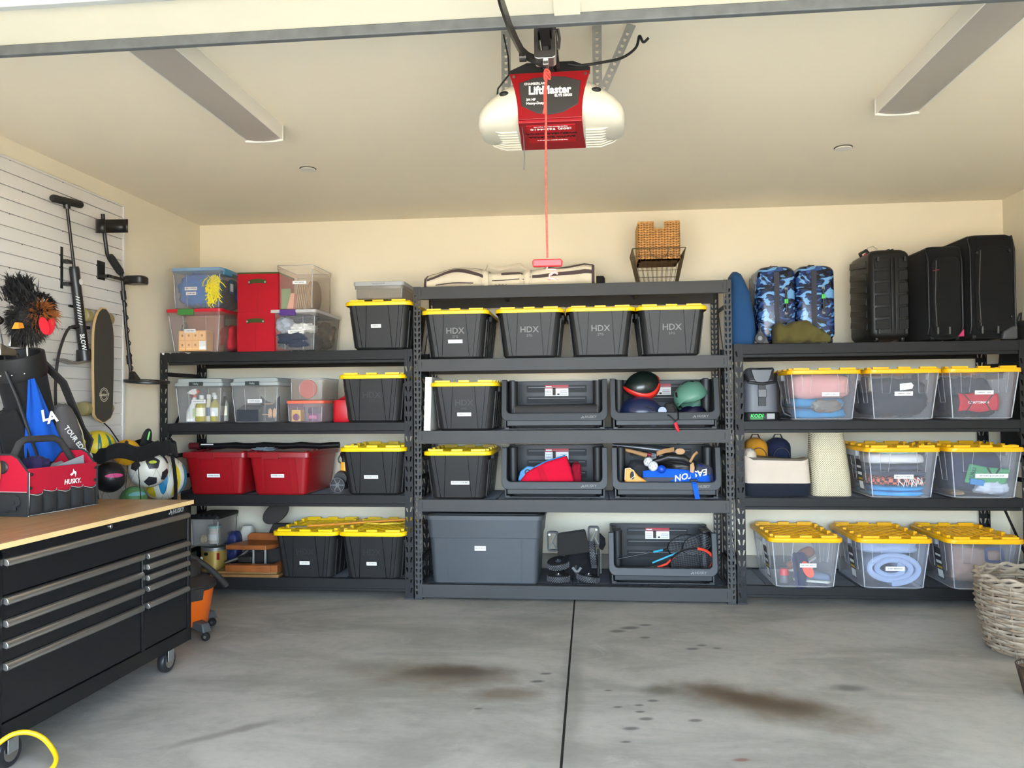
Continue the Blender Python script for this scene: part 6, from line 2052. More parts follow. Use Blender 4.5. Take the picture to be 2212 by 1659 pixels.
# ------------------------------------------------------------------ tool chest
def tool_chest():
    t = thing('tool_chest', 'long black rolling tool chest with wooden top and silver drawer pulls', 'tool chest', (-.926, -1.488, 0), -2.1)
    ck = mat('chest_black', (17, 17, 18), .32)
    cd = mat('chest_drawer', (21, 21, 22), .35)
    W_, D_ = 1.372, .62
    wood, nt, p = nodemat('bench_wood')
    N, L = nt.nodes.new, nt.links.new
    tc = N('ShaderNodeTexCoord')
    mp = N('ShaderNodeMapping')
    mp.inputs['Scale'].default_value = (26, 2.2, 26)
    L(tc.outputs['Object'], mp.inputs['Vector'])
    n = N('ShaderNodeTexNoise')
    n.inputs['Scale'].default_value = 1.0
    n.inputs['Detail'].default_value = 6
    L(mp.outputs['Vector'], n.inputs['Vector'])
    br = N('ShaderNodeTexBrick')
    br.inputs['Scale'].default_value = 1.0
    br.inputs['Brick Width'].default_value = .34
    br.inputs['Row Height'].default_value = .042
    br.inputs['Mortar Size'].default_value = .0007
    br.inputs['Color1'].default_value = lin((190, 152, 108))
    br.inputs['Color2'].default_value = lin((170, 130, 88))
    br.inputs['Mortar'].default_value = lin((150, 112, 70))
    sw_ = N('ShaderNodeMapping')
    sw_.inputs['Rotation'].default_value = (0, 0, math.radians(90))
    L(tc.outputs['Object'], sw_.inputs['Vector'])
    L(sw_.outputs['Vector'], br.inputs['Vector'])
    x = N('ShaderNodeMix')
    x.data_type = 'RGBA'
    x.blend_type = 'MULTIPLY'
    x.inputs[0].default_value = .55
    r = N('ShaderNodeMapRange')
    r.inputs['From Min'].default_value = .3
    r.inputs['From Max'].default_value = .7
    r.inputs['To Min'].default_value = .62
    r.inputs['To Max'].default_value = 1.1
    L(n.outputs['Fac'], r.inputs['Value'])
    L(br.outputs['Color'], x.inputs[6])
    L(r.outputs['Result'], x.inputs[7])
    L(x.outputs[2], p.inputs['Base Color'])
    p.inputs['Roughness'].default_value = .32
    obj('wood_top', B().box(-D_-.01, -W_-.008, .880, .008, .010, .903), wood, t, bevel=.004)
    obj('edge_strip', B().box(.0075, -W_-.008, .8805, .0105, .010, .9025), mat('edge_maple', (232, 196, 138), .4, var=.12, vs=4), t, smooth=0)
    # carcass: hollow look, drawer fronts stand recessed inside a frame
    fr = B()
    fr.box(-D_, -W_, .136, -.020, 0, .880)
    fr.box(-.022, -W_, .136, 0, -W_+.024, .880).box(-.022, -.030, .136, 0, 0, .880)
    fr.box(-.022, -W_, .840, 0, 0, .880).box(-.022, -W_, .136, 0, 0, .205)
    fr.box(-.022, -.450, .205, 0, -.424, .690)
    fr.box(-.022, -W_, .684, -.002, 0, .694)
    obj('frame', fr, ck, t, bevel=.002)
    al = mat('pull_silver', (176, 172, 166), .32, metal=.9)
    def drawer(y0, y1, z0, z1):
        d = obj('drawer', B().box(-.022, y0+.004, z0+.004, -.006, y1-.004, z1-.010), cd, t, bevel=.002)
        h = B()
        prof = [(-.006, z1-.020), (.012, z1-.026), (.018, z1-.020), (.018, z1-.008), (.010, z1+.002), (-.006, z1+.004)]
        h.loft([[(a, y, c) for a, c in prof] for y in (y0+.006, y1-.006)])
        obj('pull', h, al, d, smooth=50, bevel=.0015)
    drawer(-W_+.024, -.030, .694, .836)
    for z0, z1 in ((.600, .686), (.518, .600), (.434, .518), (.205, .434)):
        drawer(-W_+.024, -.450, z0, z1)
    for z0, z1 in ((.628, .682), (.574, .628), (.519, .574), (.434, .519), (.205, .434)):
        drawer(-.424, -.030, z0, z1)
    lk = obj('lock', B().lathe([(.011, 0), (.011, .006), (.008, .009)], 18, (0, -.702, .866), 'x'), steel_m, t)
    obj('key_slot', B().box(.009, -.7035, .861, .0096, -.7005, .871), blk2_m, lk, smooth=0)
    text('HUSKY', .034, mat('logo_silver', (150, 148, 146), .5), t, (.0012, -.13, .862), (90, 0, 90), bold=.02, shear=.2, name='logo')
    obj('logo_emblem', husky_head(.034), mat('logo_silver', (120, 118, 116)), t, (.0012, -.205, .862), (0, 0, 90), smooth=0)
    for y in (-.14, -W_+.12):
        for x in (-.06, -D_+.10):
            c = obj('caster', B().lathe([(.040, -.020), (.058, -.018), (.062, -.010), (.062, .010), (.058, .018), (.040, .020)], 24, (x, y, .062), 'x'), mat('caster_rubber', (36, 36, 38), .4), t)
            obj('caster_hub', B().lathe([(.038, -.021), (.038, .021)], 16, (x, y, .062), 'x'), steel_m, c)
            obj('caster_fork', B().box(x-.030, y-.028, .060, x-.025, y+.028, .128).box(x+.025, y-.028, .060, x+.030, y+.028, .128).box(x-.034, y-.034, .120, x+.034, y+.034, .137), galv_m, c, bevel=.002)
    obj('underside', B().box(-D_+.02, -W_+.02, .128, -.02, -.02, .137), blk2_m, t, smooth=0)
tool_chest()

# ------------------------------------------------------------------ open tool bag on the bench
def tool_bag():
    t = thing('tool_bag', 'open red and black tool bag with tube handle on the wooden bench', 'tool bag', (-1.362, -1.938, .903), -6.3)
    rd = cloth('toolbag_red', (176, 20, 46), var=.04, bump=.2, bs=90)
    bk = cloth('toolbag_black', (46, 46, 46), var=.06, bump=.25, bs=70)
    st = mat('stitch_white', (206, 202, 196), .8)
    L_, D_ = .225, .27          # half length (y), depth (x from 0 to -D)
    # walls of the open tray
    def wall(name, b, m):
        return obj(name, b, m, t, smooth=40, bevel=.004)
    wall('base', B().box(-D_, -L_, 0, 0, L_, .012), bk)
    wall('front_panel', B().hexa([(-.012, -L_, .10), (0, -L_, .10), (0, L_, .10), (-.012, L_, .10), (-.006, -L_, .228), (.008, -L_, .228), (.008, L_, .228), (-.006, L_, .228)]), rd)
    wall('back_panel', B().hexa([(-D_, -L_, 0), (-D_+.012, -L_, 0), (-D_+.012, L_, 0), (-D_, L_, 0), (-D_-.008, -L_, .228), (-D_+.006, -L_, .228), (-D_+.006, L_, .228), (-D_-.008, L_, .228)]), bk)
    wall('front_lower', B().box(-.012, -L_, 0, 0, L_, .11), bk)
    for k in range(5):
        y0, y1 = -L_ + .004 + k*.0885, -L_ + .0885*(k+1) - .002
        pk = B().grid(lambda u, v: (.001 + .020*math.sin(u*PI)**.7*(.55 + .45*math.sin(v*PI*.9+.3)), y0 + (y1-y0)*u, .008 + (.100 + .010*(k % 2) - .010*math.sin(u*PI))*v), 8, 5)
        o = obj('pocket', pk, bk, t, smooth=70, solid=.003)
        obj('stitching', B().tube([(.004 + .020*math.sin(u*PI)**.7*.78, y0 + (y1-y0)*u, .009 + .100 + .010*(k % 2) - .010*math.sin(u*PI)) for u in [i/8 for i in range(9)]], .0013, 4), st, o)
    for sy in (-1, 1):
        yy = sy*L_
        poly = [(-D_, 0), (0, 0), (.004, .21), (-.02, .235), (-.055, .275), (-.09, .292), (-D_+.09, .292), (-D_+.055, .275), (-D_+.02, .235), (-D_-.004, .21)]
        lo = [(a, c) for a, c in poly if c < .13] + []
        obj('end_panel', B().prism([(-D_, 0), (0, 0), (.003, .115), (-D_-.003, .115)], yy-.006, yy+.006), bk, t, bevel=.003)
        obj('end_panel', B().prism([(-D_-.003, .115), (.003, .115), (.004, .21), (-.02, .235), (-.055, .275), (-.09, .292), (-D_+.09, .292), (-D_+.055, .275), (-D_+.02, .235), (-D_-.004, .21)], yy-.006, yy+.006), rd, t, bevel=.003)
        obj('binding', B().tube([(.004, yy, .005), (.005, yy, .21), (-.02, yy, .237), (-.055, yy, .278), (-.09, yy, .295), (-D_+.09, yy, .295), (-D_+.055, yy, .278), (-D_+.02, yy, .237), (-D_-.005, yy, .21)], .006, 6), bk, t)
        obj('handle_plug', B().lathe([(.030, 0), (.032, .004), (.026, .010), (.0001, .011)] if sy > 0 else [(.0001, -.011), (.026, -.010), (.032, -.004), (.030, 0)], 20, (-D_/2, yy + sy*.006, .235), 'y'), black_m, t)
    obj('end_pocket', B().lump((-D_/2, -L_-.012, .065), (.22, .040, .10), 121, .25, 2.4, 4), bk, t, smooth=60)
    obj('stitching', B().tube([(.006, -L_-.001, .0), (.009, -L_-.001, .10), (.010, -L_-.001, .21)], .0022, 4), st, t)
    obj('stitching', B().tube([(.002, -L_, .004), (.014, 0, .004), (.002, L_, .004)], .0015, 4), st, t)
    obj('stitching', B().tube([(-D_, -L_-.0075, .118), (.0, -L_-.0075, .118)], .0015, 4), st, t)
    for y in (-L_+.014, L_-.016):
        for z in (.135, .20):
            obj('rivet', B().lathe([(.008, 0), (.007, .004), (.003, .006)], 12, (.001 + .07*(z-.1), y, z), 'x'), black_m, t)
    h = B().tube([(-D_/2, -L_+.01, .235), (-D_/2, -L_+.04, .255), (-D_/2, -L_+.09, .345), (-D_/2, -L_+.125, .362), (-D_/2, L_-.145, .362), (-D_/2, L_-.10, .345), (-D_/2, L_-.03, .262), (-D_/2, L_-.01, .235)], .017, 12)
    obj('tube_handle', h, mat('handle_foam', (52, 51, 50), .75), t, smooth=60)
    text('HUSKY.', .034, whitep_m, t, (.0055, .055, .142), (90, 0, 90), bold=.02, shear=.1, name='logo')
    obj('logo_emblem', husky_head(.042), whitep_m, t, (.0075, .055, .185), (0, 0, 90), smooth=0)
    obj('inner_cloth', B().lump((-.13, .13, .16), (.20, .16, .16), 122, .25, 2.2, 3), cloth('inner_grey', (140, 138, 142)), t, smooth=60)
    return t
tool_bag()
lump_thing('navy_pouch', 'navy drawstring pouch sticking out of the open tool bag', 'pouch', (-1.475, -1.99, 1.02), (.13, .15, .17), cloth('pouch_navy', (42, 34, 70)), 123, .25, 2.4)
tag(obj('sandpaper_sheet', B().box(-.001, -.13, 0, .001, .09, .10), mat('sheet_grey', (150, 152, 156), .7), None, (-1.395, -1.83, 1.055), (14, 8, -6), smooth=0), 'grey sheet leaning out of the open tool bag', 'sheet')
t = thing('paddle_bat', 'tan wooden paddle with white stripes at the picture edge', 'paddle', (-1.53, -2.235, .903))
obj('blade', B().prism([(.075*math.cos(q*PI/10)*(1 if q < 10 else 1), .22 + .12*math.sin(q*PI/10)) for q in range(20)], -.006, .006, 'yz'), mat('paddle_wood', (206, 152, 90), .5, var=.1, vs=10), t, bevel=.003)
for k in range(5):
    obj('stripe', B().box(.006, .0, .16 + k*.024, .0066, .06, .172 + k*.024), whitep_m, t, smooth=0)
obj('handle', B().box(-.012, -.018, 0, .012, .018, .12), mat('paddle_wood', (206, 152, 90)), t, bevel=.004)

# ------------------------------------------------------------------ wall: pump, detector, longboard
def on_wall(pts, X0=0.0):
    return [(a[0] if len(a) == 3 else X0, a[-2], a[-1]) for a in pts]
t = thing('floor_pump', 'black floor pump hanging on the slat wall, hose curling beside it', 'bike pump', (-1.925, -1.0, 1.74))
pb = mat('pump_black', (28, 27, 26), .3)
ax = Vector((0, -.184, .96)).normalized()
def AX(d, side=0.0, out=0.0):
    s_ = Vector((0, ax.z, -ax.y))
    q = Vector((0, .046, .03)) + ax*d + s_*side
    return (q.x + out, q.y, q.z)
obj('barrel', B().tube([AX(.0), AX(.02), AX(.53), AX(.545)], [.026, .030, .030, .026], 16), pb, t)
obj('plunger_rod', B().tube([AX(.54), AX(.93)], .0095, 10), mat('rod_black', (40, 38, 36), .3, metal=.5), t)
obj('grip', B().tube([(0, -.262, .945), (0, -.25, .945), (0, .0, .970), (0, .012, .970)], [.018, .024, .024, .018], 12), mat('grip_rubber', (30, 29, 28), .7), t)
obj('grip_collar', B().tube([AX(.90), AX(.95)], [.020, .024], 10), pb, t)
obj('base_block', B().tube([AX(-.045), AX(.02)], [.050, .042], 14), pb, t)
obj('foot_plate', B().prism([(-.20, -.030), (-.06, -.050), (.16, -.012), (.165, .0), (-.06, -.034), (-.19, -.018)], -.04, .03, 'yz'), galv_m, t, bevel=.004)
obj('gauge', B().lathe([(.040, -.03), (.044, -.02), (.044, .02), (.040, .028)], 18, (.0, .115, .015), 'z'), pb, t)
obj('hose', B().tube(cr([(0, -.02, .19), (.01, -.06, .19), (.02, -.14, .16), (.02, -.20, .06), (.02, -.235, -.05), (.02, -.25, -.20), (.015, -.235, -.34), (.01, -.20, -.42)]), .0085, 8), mat('hose_black', (40, 37, 38), .5), t)
obj('stripes', B().box(.0, 0, 0, .0001, .0001, .0001), whitep_m, t) if False else None
for k in range(22):
    c = AX(.18 + k*.0085)
    obj('stripe', B().box(-.012, -.001, -.002, .012, .001, .002), whitep_m, t, (c[0]+.0172, c[1]-.0252, c[2]), (0, 20, 34), smooth=0) if k % 2 == 0 else None
text('JOE BLOW', .036, whitep_m, t, (AX(.10)[0]+.0176, AX(.10)[1]-.0260, AX(.10)[2]), (90, 82, 34), bold=.02, name='logo')
obj('round_emblem', B().lathe([(.019, .0300), (.019, .0312)], 18, (0, AX(.45)[1]+.006, AX(.45)[2]), 'x'), whitep_m, t)
obj('wall_hook', B().box(-.055, -.125, .42, -.04, -.10, .68).box(-.045, -.115, .58, .0, -.065, .60).box(-.045, -.115, .44, .0, -.065, .46), pb, t, bevel=.002)

t = thing('metal_detector', 'black metal detector hanging on the slat wall with round search coil', 'metal detector', (-1.90, -.56, 1.62))
db = mat('detector_black', (24, 23, 22), .38)
obj('upper_rod', B().tube([(0, -.243, 1.075), (0, -.235, .99), (0, -.205, .86), (0, -.195, .82), (0, -.17, .79)], .0125, 10), db, t)
obj('grip', B().tube([(0, -.165, .815), (0, -.15, .80), (0, -.055, .73), (0, -.035, .715)], [.020, .026, .026, .020], 12), mat('detector_foam', (30, 29, 28), .8), t)
obj('lower_rod', B().tube([(0, -.04, .72), (0, -.022, .68), (0, -.015, .62), (0, .02, .36), (0, .085, .01)], .0115, 10), db, t)
for z, y in ((.57, -.008), (.13, .062)):
    obj('clamp', B().tube([(0, y-.008, z+.03), (0, y+.004, z-.03)], .018, 10), db, t)
cf = B()
rows = []
for k in range(13):
    a = math.radians(-110 + 220*k/12)
    rows.append([(.055 - .075*math.cos(a), -.22 + .13*math.sin(a), 1.0 + dz + .03*math.sin(a)) for dz in (-.045, .045)])
q = cf._add([p for r in rows for p in r])
for i in range(12):
    cf.f.append((q+i*2, q+i*2+1, q+i*2+3, q+i*2+2))
obj('arm_cuff', cf, db, t, smooth=70, solid=.006)
obj('control_box', B().zloft([(.66, .14, .10, .03), (.67, .15, .11, .035), (.705, .15, .11, .035), (.715, .13, .09, .03)], .03, .09), db, t)
obj('box_arm', B().tube([(.0, -.02, .655), (.02, .04, .67)], .016, 8), db, t)
obj('search_coil', B().frame([(.15*math.cos(a*PI/16), .15*math.sin(a*PI/16)) for a in range(32)], [(.11*math.cos(a*PI/16), .11*math.sin(a*PI/16)) for a in range(32)], -.012, .008, 'xy'), db, t, (.09, .13, -.02), (3, 4, 0), bevel=.005)
obj('coil_spoke', B().box(-.13, -.012, -.010, .13, .012, .004).box(-.012, -.13, -.010, .012, .13, .004), db, t, (.09, .13, -.02), (3, 4, 0), bevel=.003)
obj('coil_mount', B().hexa([(.0, .05, -.01), (.05, .05, -.01), (.05, .13, -.01), (.0, .13, -.01), (-.01, .07, .05), (.02, .07, .05), (.02, .10, .05), (-.01, .10, .05)]), db, t, bevel=.003)
cw = []
for k in range(40):
    f = k/39
    z = .60 - .55*f
    y = -.012 + .095*f
    cw.append((.0145*math.cos(f*40), y + .0155*math.sin(f*40), z))
obj('coil_cable', B().tube(cw, .0035, 5), db, t)
obj('wall_hook', B().box(-.075, -.20, .655, -.062, -.12, .78).box(-.065, -.19, .665, .01, -.17, .685).box(-.005, -.19, .665, .012, -.03, .685), db, t, bevel=.002)

def longboard():
    t = thing('longboard', 'dark gripped longboard hanging on end on the slat wall', 'longboard', (-1.865, -.845, 1.318))
    H = .752
    def half(z):
        f = z/H
        return .108*min(1, (f/.06)**.5 if f < .06 else 1)*(1 - .12*max(0, .45-f)/.45)*(1 if f < .72 else math.sqrt(max(.0, 1-((f-.72)/.285)**2)))
    outline = []
    n = 28
    zs = [H*(k/n) for k in range(n+1)]
    zs[0] = .0005
    for z in zs:
        outline.append((max(.012, half(z)), z))
    for z in reversed(zs):
        outline.append((-max(.012, half(z)), z))
    dk = obj('deck', B().prism(outline, -.012, .004, 'yz'), mat('deck_maple', (206, 172, 120), .5), t, bevel=.002)
    obj('grip_tape', B().prism([(a*.955, .008 + c*.978) for a, c in outline], .004, .0056, 'yz'), mat('grip_tape', (62, 58, 50), .9, bump=.3, bs=300), dk, smooth=0)
    wm = mat('printed_cream', (190, 182, 162), .6)
    em = obj('emblem', B().frame([(.046*math.cos(a*PI/12), .185 + .046*math.sin(a*PI/12)) for a in range(24)], [(.041*math.cos(a*PI/12), .185 + .041*math.sin(a*PI/12)) for a in range(24)], .0056, .0066, 'yz'), wm, dk, smooth=0)
    obj('emblem', B().frame([(.034*math.cos(a*PI/12), .185 + .034*math.sin(a*PI/12)) for a in range(24)], [(.030*math.cos(a*PI/12), .185 + .030*math.sin(a*PI/12)) for a in range(24)], .0056, .0066, 'yz'), wm, dk, smooth=0)
    obj('emblem', B().box(.0056, -.052, .170, .0064, .052, .200), mat('grip_tape', (62, 58, 50)), dk, smooth=0)
    text('Sector 9', .030, wm, dk, (.0072, 0, .185), (90, 0, 90), bold=.03, name='logo')
    wu = mat('wheel_urethane', (150, 138, 92), .4)
    for z in (.095, .690):
        obj('truck', B().tube([(-.012, 0, z), (-.035, 0, z), (-.050, 0, z)], [.025, .022, .016], 10).tube([(-.052, -.115, z), (-.052, .115, z)], .009, 8), steel_m, t)
        for s_ in (-1, 1):
            wl = obj('wheel', B().lathe([(.034, -.030), (.043, -.024), (.046, -.008), (.046, .008), (.043, .024), (.034, .030)], 22, (-.052, s_*.112, z), 'y'), wu, t)
            obj('wheel_core', B().lathe([(.017, -.029), (.019, -.024), (.019, .024), (.017, .029)], 16, (-.052, s_*.112, z), 'y'), mat('core_blue', (70, 110, 124), .4), wl)
    obj('wall_hook', B().box(-.105, -.20, .735, -.095, -.10, .75), db, t, bevel=.002)
    obj('wall_hook', B().box(-.105, -.20, .60, -.095, -.10, .615).box(-.105, -.16, .605, -.05, -.06, .625), db, t, bevel=.002)
longboard()

# ------------------------------------------------------------------ golf bag and plush cover
def golf_bag():
    t = thing('golf_bag', 'black golf bag with clubs hung on the slat wall behind the bench', 'golf bag', (-1.735, -1.50, .86), rot=(19, 0, 0))
    gb = cloth('golf_black', (30, 29, 29), var=.06, bump=.2, bs=60)
    H = .90
    obj('body', B().lathe([(.105, 0), (.110, .01), (.108, .3), (.112, .55), (.118, H-.12)], 28), gb, t)
    obj('collar', B().lathe([(.120, H-.13), (.128, H-.11), (.130, H-.005), (.122, H), (.112, H-.004), (.108, H-.05)], 28, cap1=False), mat('golf_collar', (26, 25, 25), .5), t)
    def face(a):   # point on the barrel at azimuth a (deg), 0 = towards +x
        return Vector((math.cos(math.radians(a)), math.sin(math.radians(a)), 0))
    # blue towel with white letters
    bt = cloth('towel_royal', (24, 82, 176), var=.06, bump=.4, bs=50)
    tw_ = B().grid(lambda u, v: tuple(face(-34 - 10*v + (u-.5)*(16 + 66*min(1, v*1.7))) * (.134 + .008*math.sin(u*11 + v*3) + .008*v) + Vector((0, 0, H-.12 - .66*v))), 20, 18)
    obj('towel', tw_, bt, t, smooth=70, solid=.006)
    for ch, sz, dz, da in (('L', .085, .020, -9), ('A', .085, 0, 2)):
        p = face(-22+da) * .176 + Vector((0, 0, H-.34+dz))
        text(ch, sz, whitep_m, t, p, (90, 4, 90-22), bold=.03, name='logo')
    # grey side pocket with print
    gp = cloth('golf_grey', (86, 82, 82), var=.05)
    obj('side_pocket', B().lump((.10, .10, .36), (.12, .16, .46), 131, .08, 2, 3), gp, t, smooth=70)
    text('TOUR EDGE', .040, whitep_m, t, (.163, .085, .37), (90, 66, 74), bold=.02, shear=.2, name='logo')
    obj('pocket_zip', B().tube([(.14, .15, .50), (.155, .16, .40), (.150, .165, .28)], .004, 6), mat('zip_pale', (160, 150, 120), .5), t)
    # strap and stand legs
    obj('strap', B().ribbon([(.06, .10, H-.08), (.10, .17, H-.22), (.11, .20, H-.40), (.10, .24, H-.52), (.12, .26, H-.60), (.09, .20, H-.72)], .06, .012, (.8, -.3, .3)), mat('golf_strap', (40, 37, 37), .7), t)
    obj('stand_leg', B().tube([(.02, -.13, H-.06), (.06, -.145, H-.20), (.115, -.13, .10)], .008, 8), black_m, t)
    obj('stand_leg', B().tube([(-.06, -.12, H-.06), (-.10, -.14, H-.25), (-.13, -.12, .10)], .008, 8), black_m, t)
    obj('long_pocket', B().lump((-.03, -.10, .34), (.17, .10, .60), 132, .10, 2, 4), gb, t, smooth=70)
    for a in (-95, -70, -45):
        p = face(a)*.131
        obj('rivet', B().ball((p.x, p.y, H-.085), .006, nu=10, nv=6), steel_m, t)
    return t
golf_bag()
def club(label, base, top, head):
    base, top = Vector(base), Vector(top)
    t = thing('golf_club', label, 'golf club', base, group='golf clubs in the bag')
    d = top - base
    obj('shaft', B().tube([(0, 0, 0), tuple(d)], .006, 8), steel_m, t)
    if head == 'iron':
        obj('club_head', B().hexa([tuple(d + Vector(q)) for q in ((-.035, -.10, -.012), (-.018, -.10, -.012), (-.018, .02, -.012), (-.035, .02, -.012), (-.030, -.09, .05), (-.022, -.09, .05), (-.022, .02, .022), (-.030, .02, .022))]), steel_m, t, bevel=.004)
    else:
        obj('club_head', B().ball(tuple(d + Vector((0, -.035, .012))), .045, .055, .030), mat('wood_head', (60, 62, 64), .2, metal=.6), t)
    return t
club('iron golf club with a broad silver head, lowest in the bag', (-1.74, -1.76, 1.55), (-1.70, -1.83, 1.705), 'iron')
club('iron golf club with a narrow shaft beside the plush cover', (-1.71, -1.73, 1.55), (-1.70, -1.76, 1.755), 'iron')
club('wood golf club with a round dark head at the picture edge', (-1.78, -1.78, 1.55), (-1.74, -1.92, 1.86), 'wood')
def plush():
    t = thing('plush_club_cover', 'shaggy black and brown plush rooster club cover with red wattles', 'club cover', (-1.70, -1.735, 1.80))
    rnd = random.Random(5)
    bk = mat('fur_black', (26, 23, 22), .8)
    bc = mat('fur_black_tip', (64, 58, 52), .8)
    bw = mat('fur_brown', (150, 84, 32), .8, var=.3, vs=30)
    body = B().lump((0, -.03, .09), (.14, .16, .22), 141, .2, 2, 2.2)
    body.lump((.0, .10, .14), (.11, .16, .13), 142, .2, 2, 2.2)
    obj('body', body, bk, t, smooth=70)
    def fur(name, m, n, fn, ln, wd):
        b = B()
        for k in range(n):
            p, d = fn()
            d = d.normalized()
            l_ = ln*rnd.uniform(.6, 1.25)
            s = d.orthogonal().normalized()
            s.rotate(Matrix.Rotation(rnd.uniform(0, 6.28), 3, d))
            droop = Vector((0, 0, -1))*l_*.25
            a = p + s*wd; c = p - s*wd
            m1 = p + d*l_*.55 + s*wd*.7
            m2 = p + d*l_*.55 - s*wd*.7
            e = p + d*l_ + droop
            k0 = b._add([a, c, m2, m1, e])
            b.f += [(k0, k0+1, k0+2, k0+3), (k0+3, k0+2, k0+4)]
        o = obj(name, b, m, t, smooth=0)
        o['kind'] = 'stuff'
    def on(c, r):
        def f():
            d = Vector((rnd.gauss(0, 1), rnd.gauss(0, 1), rnd.gauss(0, 1))).normalized()
            return Vector((c[0]+d.x*r[0], c[1]+d.y*r[1], c[2]+d.z*r[2])), d + Vector((0, 0, -.25))
        return f
    fur('shaggy_fur', bk, 900, on((0, -.03, .09), (.072, .082, .11)), .038, .003)
    fur('shaggy_fur', bc, 900, on((0.005, -.02, .075), (.078, .09, .10)), .034, .002)
    fur('neck_fur', bw, 600, on((.055, .005, .120), (.045, .06, .055)), .050, .004)
    fur('head_fur', bk, 600, on((-.01, .085, .185), (.05, .07, .05)), .036, .003)
    def tail():
        f = rnd.random()
        p = Vector((rnd.gauss(0, .025), -.07 + rnd.gauss(0, .035), .17 + .10*f))
        return p, Vector((rnd.gauss(0, .25), -.35 + rnd.gauss(0, .5), 1.0))
    fur('tail_fur', bk, 800, tail, .09, .0045)
    red = mat('felt_red', (214, 20, 40), .8)
    for y, rz in ((-.045, 20), (.0, -20)):
        obj('wattle', B().prism([(.024*math.cos(a*PI/8)*(1 if a < 8 else 1), .048*math.sin(a*PI/8)) for a in range(16)], -.006, .006, 'yz'), red, t, (.118, y-.01, .055), (rz*.8, 0, -30), bevel=.003)
    obj('beak_tag', B().hexa([(.02, -.165, .03), (.06, -.165, .03), (.06, -.125, .04), (.02, -.125, .04), (.03, -.155, .065), (.05, -.155, .065), (.05, -.125, .065), (.03, -.125, .065)]), mat('felt_orange', (232, 150, 40), .7), t)
plush()

# ------------------------------------------------------------------ ball bag
t = thing('ball_bag', 'black mesh ball bag with gathered collar hanging beside the rack', 'ball bag', (-1.72, -.72, .60))
nb = cloth('nylon_black', (24, 24, 25), var=.06)
def bag_pt(a, z, k=1.0):
    f = z/.58
    r = (.215 + .03*math.sin(f*PI))*k
    return (r*.85*math.cos(a), (r*1.75 + .012*math.sin(a*9))*math.sin(a), z)
co = B()
n = 72
rings = []
for j, z in enumerate((.49, .50, .54, .575, .585)):
    rings.append([bag_pt(2*PI*i/n, z, 1 + .02*math.sin(i*1.9)*(j/2) - (.04 if j == 4 else 0)) for i in range(n)])
rings = [[(x, y, z + .016*math.sin(i*.55)) for i, (x, y, z) in enumerate(r)] for r in rings]
co.loft(rings, False, False)
obj('collar', co, nb, t, smooth=60, solid=.004)
for a in (-.62, .28, 1.3, 2.6, 4.0):
    obj('strap', B().ribbon([bag_pt(a + .25*(.5-z), z, 1.03) for z in (.0, .1, .2, .3, .4, .5)], .030, .003, (math.sin(a), math.cos(a), 0)), nb, t)
net = B()
for i in range(14):
    for s_ in (-1, 1):
        net.tube([bag_pt(2*PI*i/14 + s_*z*1.6, z, 1.02) for z in (.0, .1, .2, .3, .4, .5)], .0006, 3)
o = obj('netting', net, nb, t)
o['kind'] = 'stuff'
obj('bag_base', B().loft([[bag_pt(2*PI*i/32, 0, .96) for i in range(32)], [bag_pt(2*PI*i/32, .012, 1.0) for i in range(32)]]), nb, t)
obj('hang_cord', B().tube([(-.10, .0, .57), (-.18, .0, .68), (-.235, .0, .73)], .004, 6), nb, t)
def ball_obj(name, label, c, r, base, patches, rz=(0, 0, 0), ry=None, rzz=None):
    t = thing(name, label, 'ball', (c[0], c[1], c[2]-r), rot=(0, 0, 0))
    e = (r, ry or r, rzz or r)
    obj('ball', B().ball((0, 0, r), e[0], e[1], e[2], nu=28, nv=18), base, t, smooth=80)
    for (th, ph, half, sides, m, spin) in patches:
        a, p = math.radians(th), math.radians(ph)
        d = Vector((math.cos(p)*math.cos(a), math.cos(p)*math.sin(a), math.sin(p)))
        u = Vector((0, 0, 1)).cross(d).normalized()
        v = d.cross(u)
        b = B()
        rings = []
        for k in range(4):
            f = 1 - k/4 + .0001
            ring = []
            for q4 in range(sides*4):
                q = q4/4
                an = 2*PI*q/sides + math.radians(spin)
                q0, q1, qf = int(q), (int(q)+1), q-int(q)
                a0, a1 = 2*PI*q0/sides + math.radians(spin), 2*PI*q1/sides + math.radians(spin)
                cxx, cyy = math.cos(a0)*(1-qf) + math.cos(a1)*qf, math.sin(a0)*(1-qf) + math.sin(a1)*qf
                hh = half if not isinstance(half, tuple) else 1
                hx, hz = (half, half) if not isinstance(half, tuple) else half
                w = (d + u*(math.tan(math.radians(hx))*cxx*f) + v*(math.tan(math.radians(hz))*cyy*f)).normalized()
                ring.append((w.x*e[0]*1.010, w.y*e[1]*1.010, r + w.z*e[2]*1.010))
            rings.append(ring)
        b.loft(rings, False, True)
        obj('panel', b, m, t, smooth=80)
sw_ = mat('ball_offwhite', (222, 216, 202), .45)
sk = mat('panel_charcoal', (40, 38, 46), .45)
sv = mat('panel_lime', (190, 200, 60), .45)
ball_obj('soccer_ball', 'white soccer ball with charcoal pentagons, largest in the ball bag', (-1.64, -.70, 1.010), .125, sw_, [(-45, 22, 22, 5, sk, 18), (-100, 15, 18, 5, sk, 0), (-50, -38, 20, 5, sk, 40), (0, -18, 20, 5, sk, 10), (-46, 24, (12, 5), 10, sv, 20), (20, 30, 18, 5, sk, 10)])
ff_y = mat('ball_yellow', (222, 196, 40), .45)
ff_t = mat('ball_teal', (20, 110, 118), .45)
